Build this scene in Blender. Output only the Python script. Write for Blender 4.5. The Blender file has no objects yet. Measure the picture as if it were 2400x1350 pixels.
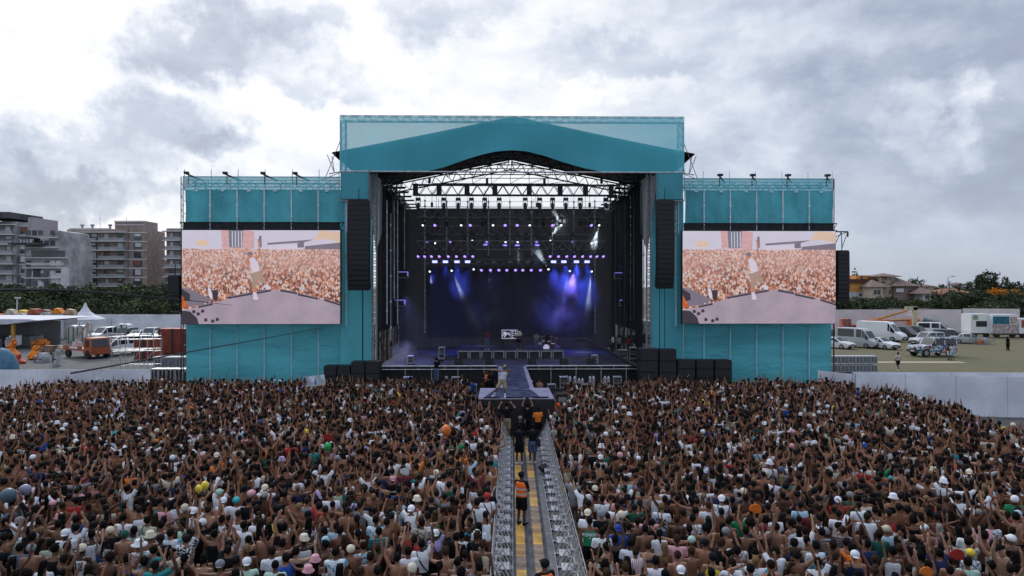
import bpy, bmesh, math, random
import numpy as np
from mathutils import Vector, Matrix, Euler
R = math.radians
rng = np.random.default_rng(7)
random.seed(7)
scene = bpy.context.scene
COL = scene.collection

# ------------------------------------------------------------------ camera
CAMZ, F, HY = 8.0, 1600.0, 672.0
cam_d = bpy.data.cameras.new('camera')
cam = bpy.data.objects.new('camera', cam_d)
COL.objects.link(cam)
cam.location = (0, 0, CAMZ)
cam.rotation_euler = (R(90), 0, 0)
cam_d.sensor_width = 36
cam_d.lens = 24
cam_d.shift_y = -3.0 / 2400
cam_d.clip_end = 8000
scene.camera = cam
scene.view_settings.view_transform = 'Standard'
scene.view_settings.look = 'None'
scene.view_settings.gamma = 1
scene.view_settings.exposure = 0.2
scene.cycles.max_bounces = 6
scene.cycles.transparent_max_bounces = 16
scene.cycles.volume_bounces = 0
scene.cycles.use_denoising = True

# ------------------------------------------------------------------ node helper
class NT:
    def __init__(s, tree):
        s.t = tree; s.n = tree.nodes; s.l = tree.links
    def node(s, typ, **kw):
        n = s.n.new(typ)
        for k, v in kw.items(): setattr(n, k, v)
        return n
    def link(s, a, b): s.l.new(a, b)
    def put(s, inp, v):
        if isinstance(v, bpy.types.NodeSocket): s.link(v, inp)
        elif v is not None: inp.default_value = v
    def math(s, op, a, b=None, clamp=False):
        n = s.node('ShaderNodeMath', operation=op, use_clamp=clamp)
        s.put(n.inputs[0], a)
        if b is not None: s.put(n.inputs[1], b)
        return n.outputs[0]
    def vmath(s, op, a, b=None):
        n = s.node('ShaderNodeVectorMath', operation=op)
        s.put(n.inputs[0], a)
        if b is not None: s.put(n.inputs[1], b)
        return n.outputs['Value'] if op in ('LENGTH', 'DOT_PRODUCT', 'DISTANCE') else n.outputs[0]
    def noise(s, vec, scale, detail=4, rough=.55, dist=0, out=0):
        n = s.node('ShaderNodeTexNoise')
        s.put(n.inputs['Vector'], vec)
        n.inputs['Scale'].default_value = scale
        n.inputs['Detail'].default_value = detail
        n.inputs['Roughness'].default_value = rough
        n.inputs['Distortion'].default_value = dist
        return n.outputs[out]
    def map(s, v, a, b, c=0., d=1., mode='SMOOTHSTEP'):
        n = s.node('ShaderNodeMapRange', interpolation_type=mode)
        s.put(n.inputs[0], v)
        for i, x in zip((1, 2, 3, 4), (a, b, c, d)): s.put(n.inputs[i], x)
        return n.outputs[0]
    def mix(s, f, a, b, blend='MIX'):
        n = s.node('ShaderNodeMix', data_type='RGBA', blend_type=blend)
        s.put(n.inputs[0], f)
        s.put(n.inputs[6], a if isinstance(a, bpy.types.NodeSocket) else (*a, 1))
        s.put(n.inputs[7], b if isinstance(b, bpy.types.NodeSocket) else (*b, 1))
        return n.outputs[2]
    def ramp(s, f, stops):
        n = s.node('ShaderNodeValToRGB')
        s.put(n.inputs[0], f)
        e = n.color_ramp.elements
        while len(e) < len(stops): e.new(.5)
        for i, (p, c) in enumerate(stops):
            e[i].position = p; e[i].color = (*c, 1)
        return n.outputs[0]

# ------------------------------------------------------------------ world: bright broken cloud over a pale sky
SUN_AZ, SUN_EL = -28.0, 34.0          # azimuth to the left of the view axis, elevation
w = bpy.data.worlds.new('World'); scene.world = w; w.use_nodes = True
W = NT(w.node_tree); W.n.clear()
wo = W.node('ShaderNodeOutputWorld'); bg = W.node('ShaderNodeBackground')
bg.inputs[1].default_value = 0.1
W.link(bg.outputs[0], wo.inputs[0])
sky = W.node('ShaderNodeTexSky', sky_type='NISHITA', sun_disc=False)
sky.sun_elevation = R(SUN_EL); sky.sun_rotation = R(SUN_AZ)
tc = W.node('ShaderNodeTexCoord')
d0 = tc.outputs['Generated']
# broken edges: the direction is pushed about by noise before any cloud mass is read
wn = W.noise(d0, 6.0, 7, .62, 0, 1)
wv = W.vmath('SUBTRACT', wn, (.5, .5, .5))
warp = W.node('ShaderNodeVectorMath', operation='MULTIPLY_ADD')
W.put(warp.inputs[0], wv); warp.inputs[1].default_value = (.44, .34, .32); W.put(warp.inputs[2], d0)
dw = warp.outputs[0]
def dirpx(x, y):
    v = Vector(((x - 1200) / F, 1, (HY - y) / F)); return v.normalized()
def blob(x, y, rx, ry, lo=1.0, hi=0.25):
    c = dirpx(x, y)
    v = W.vmath('SUBTRACT', dw, tuple(c))
    v = W.vmath('MULTIPLY', v, (F / rx, F / rx * .6, F / ry))
    return W.map(W.vmath('LENGTH', v), hi, lo, 1, 0)
st = W.vmath('MULTIPLY', d0, (1, 1, 2.1))
fb = W.noise(st, 3.2, 9, .6, .25)
fine = W.noise(st, 9.0, 8, .62, .2)
sx = W.node('ShaderNodeSeparateXYZ'); W.put(sx.inputs[0], d0)
X, Y, Z = sx.outputs
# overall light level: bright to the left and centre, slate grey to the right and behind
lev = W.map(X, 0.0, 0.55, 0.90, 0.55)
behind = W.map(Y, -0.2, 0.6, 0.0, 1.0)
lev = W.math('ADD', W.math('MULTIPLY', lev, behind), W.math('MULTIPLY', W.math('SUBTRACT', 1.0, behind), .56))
lev = W.math('ADD', lev, W.math('MULTIPLY', W.math('SUBTRACT', fb, .5), .52))
lev = W.math('ADD', lev, W.math('MULTIPLY', W.math('SUBTRACT', fine, .5), .54))
for (x, y, rx, ry, k) in [(450, 70, 230, 95, -.48), (700, 40, 200, 60, -.25), (760, 160, 160, 60, -.20), (350, 285, 230, 110, -.42), (560, 330, 130, 70, -.30), (60, 420, 190, 130, -.50),
                          (230, 440, 190, 80, -.34), (0, 300, 130, 60, -.2), (560, 450, 260, 40, -.14), (100, 80, 220, 130, .16), (150, 220, 170, 60, .16), (760, 290, 260, 130, .22), (930, 60, 150, 90, .22),
                          (1100, 30, 160, 70, -.22), (1450, 130, 260, 60, -.12), (1400, 210, 260, 40, .12), (1300, 60, 260, 60, .06), (2290, 80, 340, 130, -.12),
                          (1900, 240, 260, 90, -.06), (2180, 280, 120, 110, .20), (2290, 240, 60, 60, .14), (1760, 330, 160, 110, .14),
                          (2330, 420, 220, 160, -.04), (2000, 560, 330, 90, .12), (1900, 100, 330, 70, .10), (120, 530, 200, 45, .24), (1000, 240, 420, 60, .1)]:
    lev = W.math('ADD', lev, W.math('MULTIPLY', blob(x, y, rx, ry), k * (.74 if k < 0 else .75)))
# towards the horizon the air evens everything out
hz = W.map(Z, 0.0, 0.16, 1.0, 0.0)
hl = W.map(X, -.55, .5, .78, .54)
lev = W.math('ADD', W.math('MULTIPLY', lev, W.math('SUBTRACT', 1, W.math('MULTIPLY', hz, .75))), W.math('MULTIPLY', hl, W.math('MULTIPLY', hz, .75)))
cl = W.ramp(lev, [(0.0, (.17, .185, .25)), (.30, (.29, .315, .41)), (.50, (.36, .41, .52)), (.68, (.53, .585, .69)), (.86, (.76, .79, .85)), (1.0, (.94, .93, .92))])
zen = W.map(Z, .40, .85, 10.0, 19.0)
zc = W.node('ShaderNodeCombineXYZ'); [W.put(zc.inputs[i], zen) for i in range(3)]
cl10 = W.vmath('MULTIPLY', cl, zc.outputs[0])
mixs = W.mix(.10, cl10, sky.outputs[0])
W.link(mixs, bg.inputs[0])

# ------------------------------------------------------------------ sun: soft, behind thin cloud to the front left
sd = bpy.data.lights.new('sun', 'SUN'); sd.energy = 0.9; sd.angle = R(14); sd.color = (1, .95, .88)
so = bpy.data.objects.new('sun', sd); COL.objects.link(so)
sv = Vector((math.sin(R(SUN_AZ)) * math.cos(R(SUN_EL)), math.cos(R(SUN_AZ)) * math.cos(R(SUN_EL)), math.sin(R(SUN_EL))))
so.rotation_euler = (-sv).to_track_quat('-Z', 'Y').to_euler(); so.location = (-40, 60, 60)

# ------------------------------------------------------------------ materials
MATS = {}
def mat(name, col, rough=.6, metal=0., var=.12, vscale=3., bump=0., bscale=8., emit=None, es=0., spec=.4, col2=None, detail=5):
    if name in MATS: return MATS[name]
    m = bpy.data.materials.new(name); m.use_nodes = True
    T = NT(m.node_tree); b = T.n['Principled BSDF']
    b.inputs['Roughness'].default_value = rough; b.inputs['Metallic'].default_value = metal
    b.inputs['Specular IOR Level'].default_value = spec
    co = T.node('ShaderNodeTexCoord').outputs['Object']
    if var > 0:
        nz = T.noise(co, vscale, detail)
        c2 = col2 or tuple(c * (1 - 1.6 * var) for c in col)
        c1 = tuple(min(1, c * (1 + .8 * var)) for c in col) if not col2 else col
        T.link(T.mix(T.map(nz, .32, .68, 0, 1), c1, c2), b.inputs['Base Color'])
    else: b.inputs['Base Color'].default_value = (*col, 1)
    if bump > 0:
        bn = T.node('ShaderNodeBump'); bn.inputs['Strength'].default_value = bump; bn.inputs['Distance'].default_value = .05
        T.link(T.noise(co, bscale, 4), bn.inputs['Height']); T.link(bn.outputs[0], b.inputs['Normal'])
    if emit:
        b.inputs['Emission Color'].default_value = (*emit, 1); b.inputs['Emission Strength'].default_value = es
    m.diffuse_color = (*col, 1)
    MATS[name] = m
    return m

# ------------------------------------------------------------------ mesh builder
class MB:
    def __init__(s): s.v = []; s.f = []; s.mi = []; s.n = 0
    def add(s, v, f, m=0):
        v = np.asarray(v, float).reshape(-1, 3); s.v.append(v)
        n = s.n
        for q in f: s.f.append([i + n for i in q])
        s.mi += [m] * len(f)
        s.n += len(v); return s
    def box(s, c, d, rz=0, m=0, taper=1.0, rx=0):
        x, y, z = d[0] / 2, d[1] / 2, d[2] / 2
        v = np.array([(-x, -y, -z), (x, -y, -z), (x, y, -z), (-x, y, -z), (-x * taper, -y * taper, z), (x * taper, -y * taper, z), (x * taper, y * taper, z), (-x * taper, y * taper, z)])
        if rx:
            c_, s_ = math.cos(rx), math.sin(rx); v = v @ np.array([[1, 0, 0], [0, c_, -s_], [0, s_, c_]]).T
        if rz:
            c_, s_ = math.cos(rz), math.sin(rz); v = v @ np.array([[c_, -s_, 0], [s_, c_, 0], [0, 0, 1]]).T
        return s.add(v + np.array(c), [(0, 3, 2, 1), (4, 5, 6, 7), (0, 1, 5, 4), (1, 2, 6, 5), (2, 3, 7, 6), (3, 0, 4, 7)], m)
    def bb(s, x0, x1, y0, y1, z0, z1, m=0):
        return s.box(((x0 + x1) / 2, (y0 + y1) / 2, (z0 + z1) / 2), (x1 - x0, y1 - y0, z1 - z0), m=m)
    def tube(s, pts, r, n=6, m=0, cap=True, flat=None, up=(0, 0, 1)):
        """lofted rings; r a number or list; flat = (sx, sy) scale of ring"""
        P = np.asarray(pts, float); k = len(P)
        r = np.broadcast_to(np.asarray(r, float).reshape(-1, 1) if np.ndim(r) else np.full((k, 1), r), (k, 1)) if np.ndim(r) < 2 else np.asarray(r, float)
        V = []
        for i in range(k):
            t = P[min(i + 1, k - 1)] - P[max(i - 1, 0)]
            t = t / (np.linalg.norm(t) + 1e-9)
            u = np.array(up, float)
            if abs(t @ u) > .95: u = np.array((0, 1, 0), float)
            a = np.cross(u, t); a /= np.linalg.norm(a) + 1e-9; b = np.cross(t, a)
            rx, ry = (r[i][0], r[i][-1])
            for j in range(n):
                an = 2 * math.pi * j / n
                V.append(P[i] + a * math.cos(an) * rx + b * math.sin(an) * ry)
        Fc = []
        for i in range(k - 1):
            for j in range(n):
                j2 = (j + 1) % n
                Fc.append((i * n + j, i * n + j2, (i + 1) * n + j2, (i + 1) * n + j))
        if cap:
            Fc.append(tuple(range(n - 1, -1, -1))); Fc.append(tuple((k - 1) * n + j for j in range(n)))
        return s.add(V, Fc, m)
    def bar(s, a, b, r=.025, n=5, m=0): return s.tube([a, b], r, n, m)
    def bars(s, segs, r=.025, n=4, m=0):
        for a, b in segs: s.bar(a, b, r, n, m)
        return s
    def prism(s, poly, axis, t0, t1, m=0):
        """poly in the two other axes, extruded from t0 to t1 along axis"""
        k = len(poly); v = []
        for t in (t0, t1):
            for a, b in poly:
                v.append({'x': (t, a, b), 'y': (a, t, b), 'z': (a, b, t)}[axis])
        f = [tuple(range(k - 1, -1, -1)), tuple(range(k, 2 * k))] + [(i, (i + 1) % k, k + (i + 1) % k, k + i) for i in range(k)]
        return s.add(v, f, m)
    def ball(s, c, r, n=10, k=7, m=0, jit=0.):
        r = np.broadcast_to(np.asarray(r, float), (3,)); V = [(0, 0, -1)]
        for i in range(1, k):
            a = math.pi * i / k
            for j in range(n):
                b = 2 * math.pi * j / n
                V.append((math.sin(a) * math.cos(b), math.sin(a) * math.sin(b), -math.cos(a)))
        V.append((0, 0, 1)); V = np.array(V)
        if jit: V = V * (1 + rng.uniform(-jit, jit, (len(V), 1)))
        Fc = [(0, 1 + (j + 1) % n, 1 + j) for j in range(n)]
        for i in range(k - 2):
            for j in range(n):
                Fc.append((1 + i * n + j, 1 + i * n + (j + 1) % n, 1 + (i + 1) * n + (j + 1) % n, 1 + (i + 1) * n + j))
        q = 1 + (k - 2) * n; e = len(V) - 1
        Fc += [(q + j, q + (j + 1) % n, e) for j in range(n)]
        return s.add(V * r + np.array(c), Fc, m)
    def truss(s, a, b, h=.5, d=.5, r=.028, bay=None, m=0, tri=False):
        """box truss from a to b; h tall, d deep"""
        a = np.array(a, float); b = np.array(b, float); L = np.linalg.norm(b - a); t = (b - a) / L
        up = np.array((0, 0, 1.)) if abs(t[2]) < .9 else np.array((0, 1., 0))
        sd_ = np.cross(t, up); sd_ /= np.linalg.norm(sd_); up = np.cross(sd_, t)
        cs = [up * h / 2 + sd_ * d / 2, up * h / 2 - sd_ * d / 2, -up * h / 2 - sd_ * d / 2, -up * h / 2 + sd_ * d / 2]
        for c in cs: s.bar(a + c, b + c, r, 5, m)
        k = max(1, round(L / (bay or h)))
        for i in range(k):
            p0 = a + t * L * i / k; p1 = a + t * L * (i + 1) / k; pm = (p0 + p1) / 2
            for q in range(4):
                c0, c1 = cs[q], cs[(q + 1) % 4]
                if q == 3: c0, c1 = c1, c0
                s.bar(p0 + c0, pm + c1, r * .6, 4, m); s.bar(pm + c1, p1 + c0, r * .6, 4, m)
        return s
    def mesh(s, name, mats):
        me = bpy.data.meshes.new(name)
        V = np.concatenate(s.v) if s.v else np.zeros((0, 3))
        me.from_pydata(V.tolist(), [], s.f)
        for m in mats: me.materials.append(m)
        if len(mats) > 1: me.polygons.foreach_set('material_index', np.array(s.mi, np.int32))
        me.update(); return me
    def build(s, name, mats, parent=None, mw=None, smooth=False):
        if not isinstance(mats, (list, tuple)): mats = [mats]
        me = s.mesh(name, mats)
        if smooth: me.polygons.foreach_set('use_smooth', np.ones(len(me.polygons), bool))
        o = bpy.data.objects.new(name, me); COL.objects.link(o)
        if parent is not None: o.parent = parent
        if mw is not None: o.matrix_local = mw
        return o

def tag(o, label=None, cat=None, group=None, kind=None):
    if label: o['label'] = label
    if cat: o['category'] = cat
    if group: o['group'] = group
    if kind: o['kind'] = kind
    return o
def thing(name, label, cat, mw=None, group=None):
    o = bpy.data.objects.new(name, None); COL.objects.link(o); o.empty_display_size = .1
    if mw is not None: o.matrix_local = mw
    return tag(o, label, cat, group)
def copy_tree(o, parent=None, mw=None):
    c = o.copy(); COL.objects.link(c)
    if parent is not None: c.parent = parent
    if mw is not None: c.matrix_local = mw
    for ch in list(o.children): copy_tree(ch, c)
    return c
def TR(x=0, y=0, z=0, rz=0, s=1, rx=0, ry=0):
    return Matrix.Translation((x, y, z)) @ Euler((rx, ry, rz)).to_matrix().to_4x4() @ Matrix.Scale(s, 4)

def at(px, py, D):
    return ((px - 1200) / F * D, D, CAMZ + (HY - py) / F * D)
def gnd(px, py, z=0.):                       # where the pixel's ray meets height z
    D = (CAMZ - z) * F / (py - HY); return ((px - 1200) / F * D, D, z)

# stage frame: everything of the stage is laid out in its own axes, turned 1.2 degrees, 52 m out
TH = R(1.2); CT, ST_ = math.cos(TH), math.sin(TH); D0 = 52.0
TS = Matrix.Translation((0, D0, 0)) @ Matrix.Rotation(TH, 4, 'Z')
def sp(px, py, yl):                          # stage-frame point seen at a pixel, yl metres behind the stage front
    a, b = (px - 1200) / F, (HY - py) / F
    t = (yl + D0 * CT) / (CT - a * ST_)
    X_, Y_ = a * t, t - D0
    return (CT * X_ + ST_ * Y_, yl, CAMZ + b * t)
# ================================================================== stage materials
def fabric(name, col, trans=0.0, transl=.25, bump=.35, bscale=1.2, rough=.75, dark=.25, stretch=(1, 1, .35)):
    m = bpy.data.materials.new(name); m.use_nodes = True; T = NT(m.node_tree); T.n.clear()
    out = T.node('ShaderNodeOutputMaterial')
    co = T.node('ShaderNodeTexCoord').outputs['Object']
    sc = T.vmath('MULTIPLY', co, stretch)
    nz = T.noise(sc, bscale * .35, 5)
    c = T.mix(T.map(nz, .3, .7, 0, 1), col, tuple(x * (1 - dark) for x in col))
    bn = T.node('ShaderNodeBump'); bn.inputs['Strength'].default_value = bump; bn.inputs['Distance'].default_value = .22
    fold = T.noise(T.vmath('ADD', sc, T.vmath('MULTIPLY', T.noise(co, .5, 2, .5, 0, 1), (2.2, 2.2, 2.2))), bscale, 3, .5, .6)
    T.link(fold, bn.inputs['Height'])
    d = T.node('ShaderNodeBsdfPrincipled'); d.inputs['Roughness'].default_value = rough; d.inputs['Specular IOR Level'].default_value = .25
    T.link(c, d.inputs['Base Color']); T.link(bn.outputs[0], d.inputs['Normal'])
    s = d.outputs[0]
    if transl > 0:
        tl = T.node('ShaderNodeBsdfTranslucent'); T.link(c, tl.inputs['Color']); T.link(bn.outputs[0], tl.inputs['Normal'])
        mx = T.node('ShaderNodeMixShader'); mx.inputs[0].default_value = transl; T.link(s, mx.inputs[1]); T.link(tl.outputs[0], mx.inputs[2]); s = mx.outputs[0]
    if trans > 0:
        tp = T.node('ShaderNodeBsdfTransparent'); mx = T.node('ShaderNodeMixShader'); mx.inputs[0].default_value = trans
        T.link(s, mx.inputs[1]); T.link(tp.outputs[0], mx.inputs[2]); s = mx.outputs[0]
    T.link(s, out.inputs[0]); MATS[name] = m; return m
TEAL = (.11, .47, .56)
M_teal = fabric('teal_cloth', TEAL, 0, .22, 1., 1.0, .75, .3, (1.6, 1, .6))
M_teall = fabric('teal_cloth_low', TEAL, 0, .18, 1., .8, .75, .3, (.45, 1, 2.4))
M_teal_s = fabric('teal_cloth_smooth', TEAL, 0, .22, .5, .7, .75, .22, (1, 1, .5))
M_scrim = fabric('teal_scrim', (.125, .60, .72), .22, .12, .12, .6, 1., .15)
M_roof = fabric('roof_membrane', (.10, .10, .115), 0, .03, .3, .5)
M_black = fabric('black_drape', (.022, .023, .026), 0, .2, .6, 1.4, stretch=(3, 3, .1))
M_back = fabric('backdrop_cloth', (.036, .037, .042), 0, .35, .3, .8, stretch=(2, 2, .2))
M_grey = fabric('grey_lining', (.45, .46, .48), 0, .5, .5, 1.5, stretch=(3, 3, .1))
M_alu = mat('aluminium', (.62, .63, .65), .35, .75, .1)
M_alud = mat('dull_aluminium', (.30, .31, .33), .45, .6, .1)
M_blk = mat('black_metal', (.022, .023, .026), .5, .1, .15)
M_blks = mat('black_scaffold', (.035, .037, .042), .5, .4, .15)
M_cab = mat('speaker_black', (.016, .017, .019), .6, 0, .2, 6)
M_grill = mat('speaker_grille', (.024, .025, .028), .7, 0, .3, 40)
M_deck = mat('deck_board', (.055, .055, .062), .6, 0, .3, 1.2, spec=.15)
M_deckl = mat('deck_board_pale', (.30, .28, .35), .6, 0, .15, 1.5)
M_mat = mat('runway_mat', (.055, .070, .115), .7, 0, .45, 2.2, bump=.2, spec=.1)
M_steel = mat('galvanised', (.50, .51, .53), .45, .6, .15)
M_pole = mat('pale_pole', (.78, .82, .86), .5, .2, .1)
M_poleT = mat('pole_under_cloth', (.34, .62, .68), .7, 0, .1)

def stage_thing(name, label, cat, group=None): return thing(name, label, cat, TS.copy(), group)

def sheet(name, pts_fn, nu, nv, m, parent, th=0):
    """grid sheet from pts_fn(u,v)"""
    mb = MB(); V = [pts_fn(i / nu, j / nv) for j in range(nv + 1) for i in range(nu + 1)]
    mb.add(V, [(j * (nu + 1) + i, j * (nu + 1) + i + 1, (j + 1) * (nu + 1) + i + 1, (j + 1) * (nu + 1) + i) for j in range(nv) for i in range(nu)])
    o = mb.build(name, m, parent, smooth=True)
    return o

# ================================================================== main stage roof
roof = stage_thing('stage_roof', 'large gabled festival stage roof with teal front scrim and black side drapes', 'stage roof')
ZE, ZP = 18.15, 20.95
XL, XR = sp(779, 365, 0)[0], sp(1627, 370, 0)[0]
XC = (XL + XR) / 2
def gable(u):                                # u -1..1 across: slightly hollow slope
    a = abs(u); return ZE + (ZP - ZE) * ((1 - a) ** 1.0 * .92 + .08 * (1 - a) ** 2 * 1.0) if a > .04 else ZP - .04 - .0 * a
def roofpt(u, v, dz=0): 
    s = u * 2 - 1
    return (XC + s * (XR - XL) / 2, -.2 + v * 17.4, gable(s) + dz - .12 * math.sin(math.pi * v * 3) ** 2)
mb = MB()
nu, nv = 24, 9
for dz in (0, -.06):
    mb.add([roofpt(i / nu, j / nv, dz) for j in range(nv + 1) for i in range(nu + 1)],
           [(j * (nu + 1) + i, j * (nu + 1) + i + 1, (j + 1) * (nu + 1) + i + 1, (j + 1) * (nu + 1) + i) for j in range(nv) for i in range(nu)])
# eave returns
for sx_ in (0, 1):
    for k in range(1):
        a = roofpt(sx_, 0); b = roofpt(sx_, 1); s = -1 if sx_ == 0 else 1
        mb.add([a, b, (b[0] - s * 1.3, b[1], b[2] - 1.25), (a[0] - s * 1.3, a[1], a[2] - 1.25)], [(0, 1, 2, 3)])
mb.build('roof_membrane', M_roof, roof, smooth=True)
# scrim: rectangle with a curved lower edge cut away in the middle
x0, _, ztop = sp(796, 268.5, -.7); x1, _, zt2 = sp(1604, 273.5, -.7); _, _, zb = sp(797, 402, -.7)
cut = [(1000, 402), (1040, 392), (1085, 376), (1130, 362), (1165, 354.5), (1200, 352), (1235, 354.5), (1275, 365), (1320, 380), (1365, 393), (1410, 402.5)]
cz = [(sp(a, b, -.7)[0], sp(a, b, -.7)[2]) for a, b in cut]
def zlow(x):
    if x <= cz[0][0] or x >= cz[-1][0]: return zb
    for (a, za), (b, zb_) in zip(cz, cz[1:]):
        if a <= x <= b: return max(zb, za + (zb_ - za) * (x - a) / (b - a))
def scr(u, v):
    x = x0 + (x1 - x0) * u; zl = zlow(x)
    return (x, -.7 + .10 * math.sin(u * 19) * math.sin(v * 3.1), zl + (ztop - .1 - zl) * v)
sheet('front_scrim', scr, 60, 6, M_scrim, roof)
mb = MB()
mb.truss((x0, -.35, ztop - .22), (x1, -.35, ztop - .22), .42, .4, .035, 1.0)
for xx in (x0, x1): mb.truss((xx + (.2 if xx < 0 else -.2), -.35, zb), (xx + (.2 if xx < 0 else -.2), -.35, ztop - .4), .38, .38, .035, .6)
mb.build('scrim_frame', M_alu, roof)
mb = MB(); mb.bar((x0, -.72, zb), (x1, -.72, zb), .06, 6)
for s, e in ((x0, -1), (x1, 1)):
    mb.bar((s, -.3, zb + 2.5), (s + e * 1.35, .4, zb - .35), .03); mb.bar((s, -.3, zb), (s + e * 1.9, .4, zb - .55), .03)
    mb.bar((s + e * .75, 0, 17.9), (s + e * .55, 0, zb), .035); mb.bar((s + e * 1.1, 0, 18), (s + e * .55, 0, zb), .035); mb.bar((s + e * .0, 0, zb + .1), (s + e * .95, 0, zb - .05), .05)
mb.build('lower_rail', M_steel, roof)
# roof lattice: gable trusses, purlins
mb = MB()
for yl in (1.6, 6, 11, 16.6):
    for a, b in ((-1, 0), (0, 1)):
        p = (XC + a * (XR - XL) / 2 * .93, yl, gable(a * .93) - .75); q = (XC + b * (XR - XL) / 2 * .93, yl, gable(b * .93) - .75)
        mb.truss(p, q, .8, .35, .04, 1.1)
    mb.bar((-7.6, yl, 18.35), (7.6, yl, 18.35), .05); mb.bar((-5, yl, 18.9), (5, yl, 18.9), .04)
    for k in range(-3, 4):
        xx = XC + k * 1.9; u = k * 1.9 / ((XR - XL) / 2)
        mb.bar((xx, yl, 18.35), (xx, yl, gable(u) - 1.1), .03)
        if k < 3: mb.bar((xx, yl, 18.35), (xx + 1.9, yl, gable((k + 1) * 1.9 / ((XR - XL) / 2)) - 1.1), .025)
for u in (-.8, -.45, .45, .8):
    mb.truss((XC + u * (XR - XL) / 2, 0, gable(u) - .45), (XC + u * (XR - XL) / 2, 17, gable(u) - .45), .3, .3, .028, 1.4)
mb.build('roof_trusses', M_blks, roof)
# front towers either side of the opening
XO1, XO2 = sp(876, 560, -.3)[0], sp(1523, 560, -.3)[0]
for xx in (XO1, XO2):
    mb = MB(); mb.truss((xx, .1, 0), (xx, .1, zb), .32, .32, .035, .45); mb.build('tower', M_alud, roof)
for px in (818, 1586):
    mb = MB(); q = sp(px, 470, -.4)[0]; mb.truss((q, -.1, 12), (q, -.1, zb), .35, .35, .04, .45); mb.build('tower', M_alu, roof)
for xx in (-10.7, 10.5):
    for yl in (6, 11.5, 16.6):
        mb = MB(); mb.truss((xx, yl, 0), (xx, yl, 17.6), .5, .5, .04, .8); mb.build('tower', M_blks, roof)
# teal boxes under the scrim corners, teal cheek panels behind the line arrays
for (a, b, c, d) in ((798, 863, 404, 466), (1541, 1601, 405, 467)):
    p, q = sp(a, d, -.75), sp(b, c, -.75)
    mb = MB(); mb.bb(p[0], q[0], -.75, .55, p[2], q[2]); mb.build('corner_cloth', M_teal_s, roof)
    mb = MB(); mb.bar((p[0] - .1, -.8, p[2] - .12), (q[0] + .1, -.8, p[2] - .12), .05); mb.bar((p[0] - .1, -.8, p[2] - .12), (p[0] - .1, -.8, q[2]), .03); mb.bar((q[0] + .08, -.8, p[2] - .12), (q[0] + .08, -.8, q[2] + .3), .03); mb.build('corner_frame', M_alud, roof)
for (a, b) in ((796, 871), (1528, 1602)):
    p, q = sp(a, 889, -.1), sp(b, 466, -.1)
    sheet('cheek_cloth', lambda u, v, p=p, q=q: (p[0] + (q[0] - p[0]) * u, -.05 + .05 * math.sin(u * 7 + v * 3), .2 + (q[2] - .2) * v), 12, 12, M_teal_s, roof)
    mb = MB(); px = 811 if a < 1000 else 1584; r_ = sp(px, 600, -.15)[0]
    mb.bar((r_, -.16, 5), (r_, -.16, q[2] - .2), .09, 6); mb.build('cheek_pole', M_poleT, roof)
# grey linings folding back beside the opening
for xx, s in ((XO1, 1), (XO2, -1)):
    mb = MB()
    pts = [(xx - s * .55, -.5, zb - .1), (xx + s * .15, .3, zb - .2), (xx + s * .35, 1.6, zb - .3), (xx + s * .28, 1.6, 12.2), (xx + s * .05, .3, 10.6), (xx - s * .05, -.4, 12.4)]
    mb.add(pts, [(0, 1, 4, 5), (1, 2, 3, 4)]); mb.build('grey_lining', M_grey, roof)
# side drapes in separate drops with slits of daylight between them
for side, xx in ((-1, -10.45), (1, 10.25)):
    y = 1.2; k = 0
    while y < 16.2:
        wd = rng.uniform(.8, 1.2); zlo = 4.4 if 2.5 < y < 13.5 else 1.9
        if side == -1 and y > 13: zlo = 2
        zz = 16.3 + rng.uniform(-.3, .2)
        mb = MB(); n = 14
        for j in range(n + 1): pass
        V = []; 
        for v in (0, .5, 1):
            for j in range(n + 1):
                yy = y + wd * j / n; V.append((xx + side * .0 + .07 * math.sin(yy * 13) + rng.uniform(-.01, .01), yy, zlo + (zz - zlo) * v))
        mb.add(V, [(a * (n + 1) + j, a * (n + 1) + j + 1, (a + 1) * (n + 1) + j + 1, (a + 1) * (n + 1) + j) for a in range(2) for j in range(n)])
        mb.build('side_drape', M_black, roof, smooth=True)
        y += wd + rng.uniform(.12, .42)
# daylight slits between the drapes, shaped as pale poles in front of them
for px, yl, a, b in [(907, 3.4, 470, 760), (924, 6.5, 470, 700), (932, 8.5, 470, 760), (948, 12.5, 470, 632), (916, 5, 500, 800), (1444, 14, 460, 790), (1458, 11, 480, 640), (1487, 6, 470, 760), (1498, 4.5, 500, 740), (1509, 3, 440, 760), (1467, 9, 560, 790)]:
    p, q = sp(px, b, yl), sp(px, a, yl)
    mb = MB(); mb.bar(p, (p[0], yl, min(q[2], 16.8)), .045 if px not in (916, 1467, 1458) else .025, 6)
    for k in range(5): z = p[2] + (q[2] - p[2]) * (k + .5) / 5; mb.bar((p[0], yl - .02, z), (p[0], yl - .02, z + .2), .07, 6)
    mb.build('daylight_slit', M_pole, roof)
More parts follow.
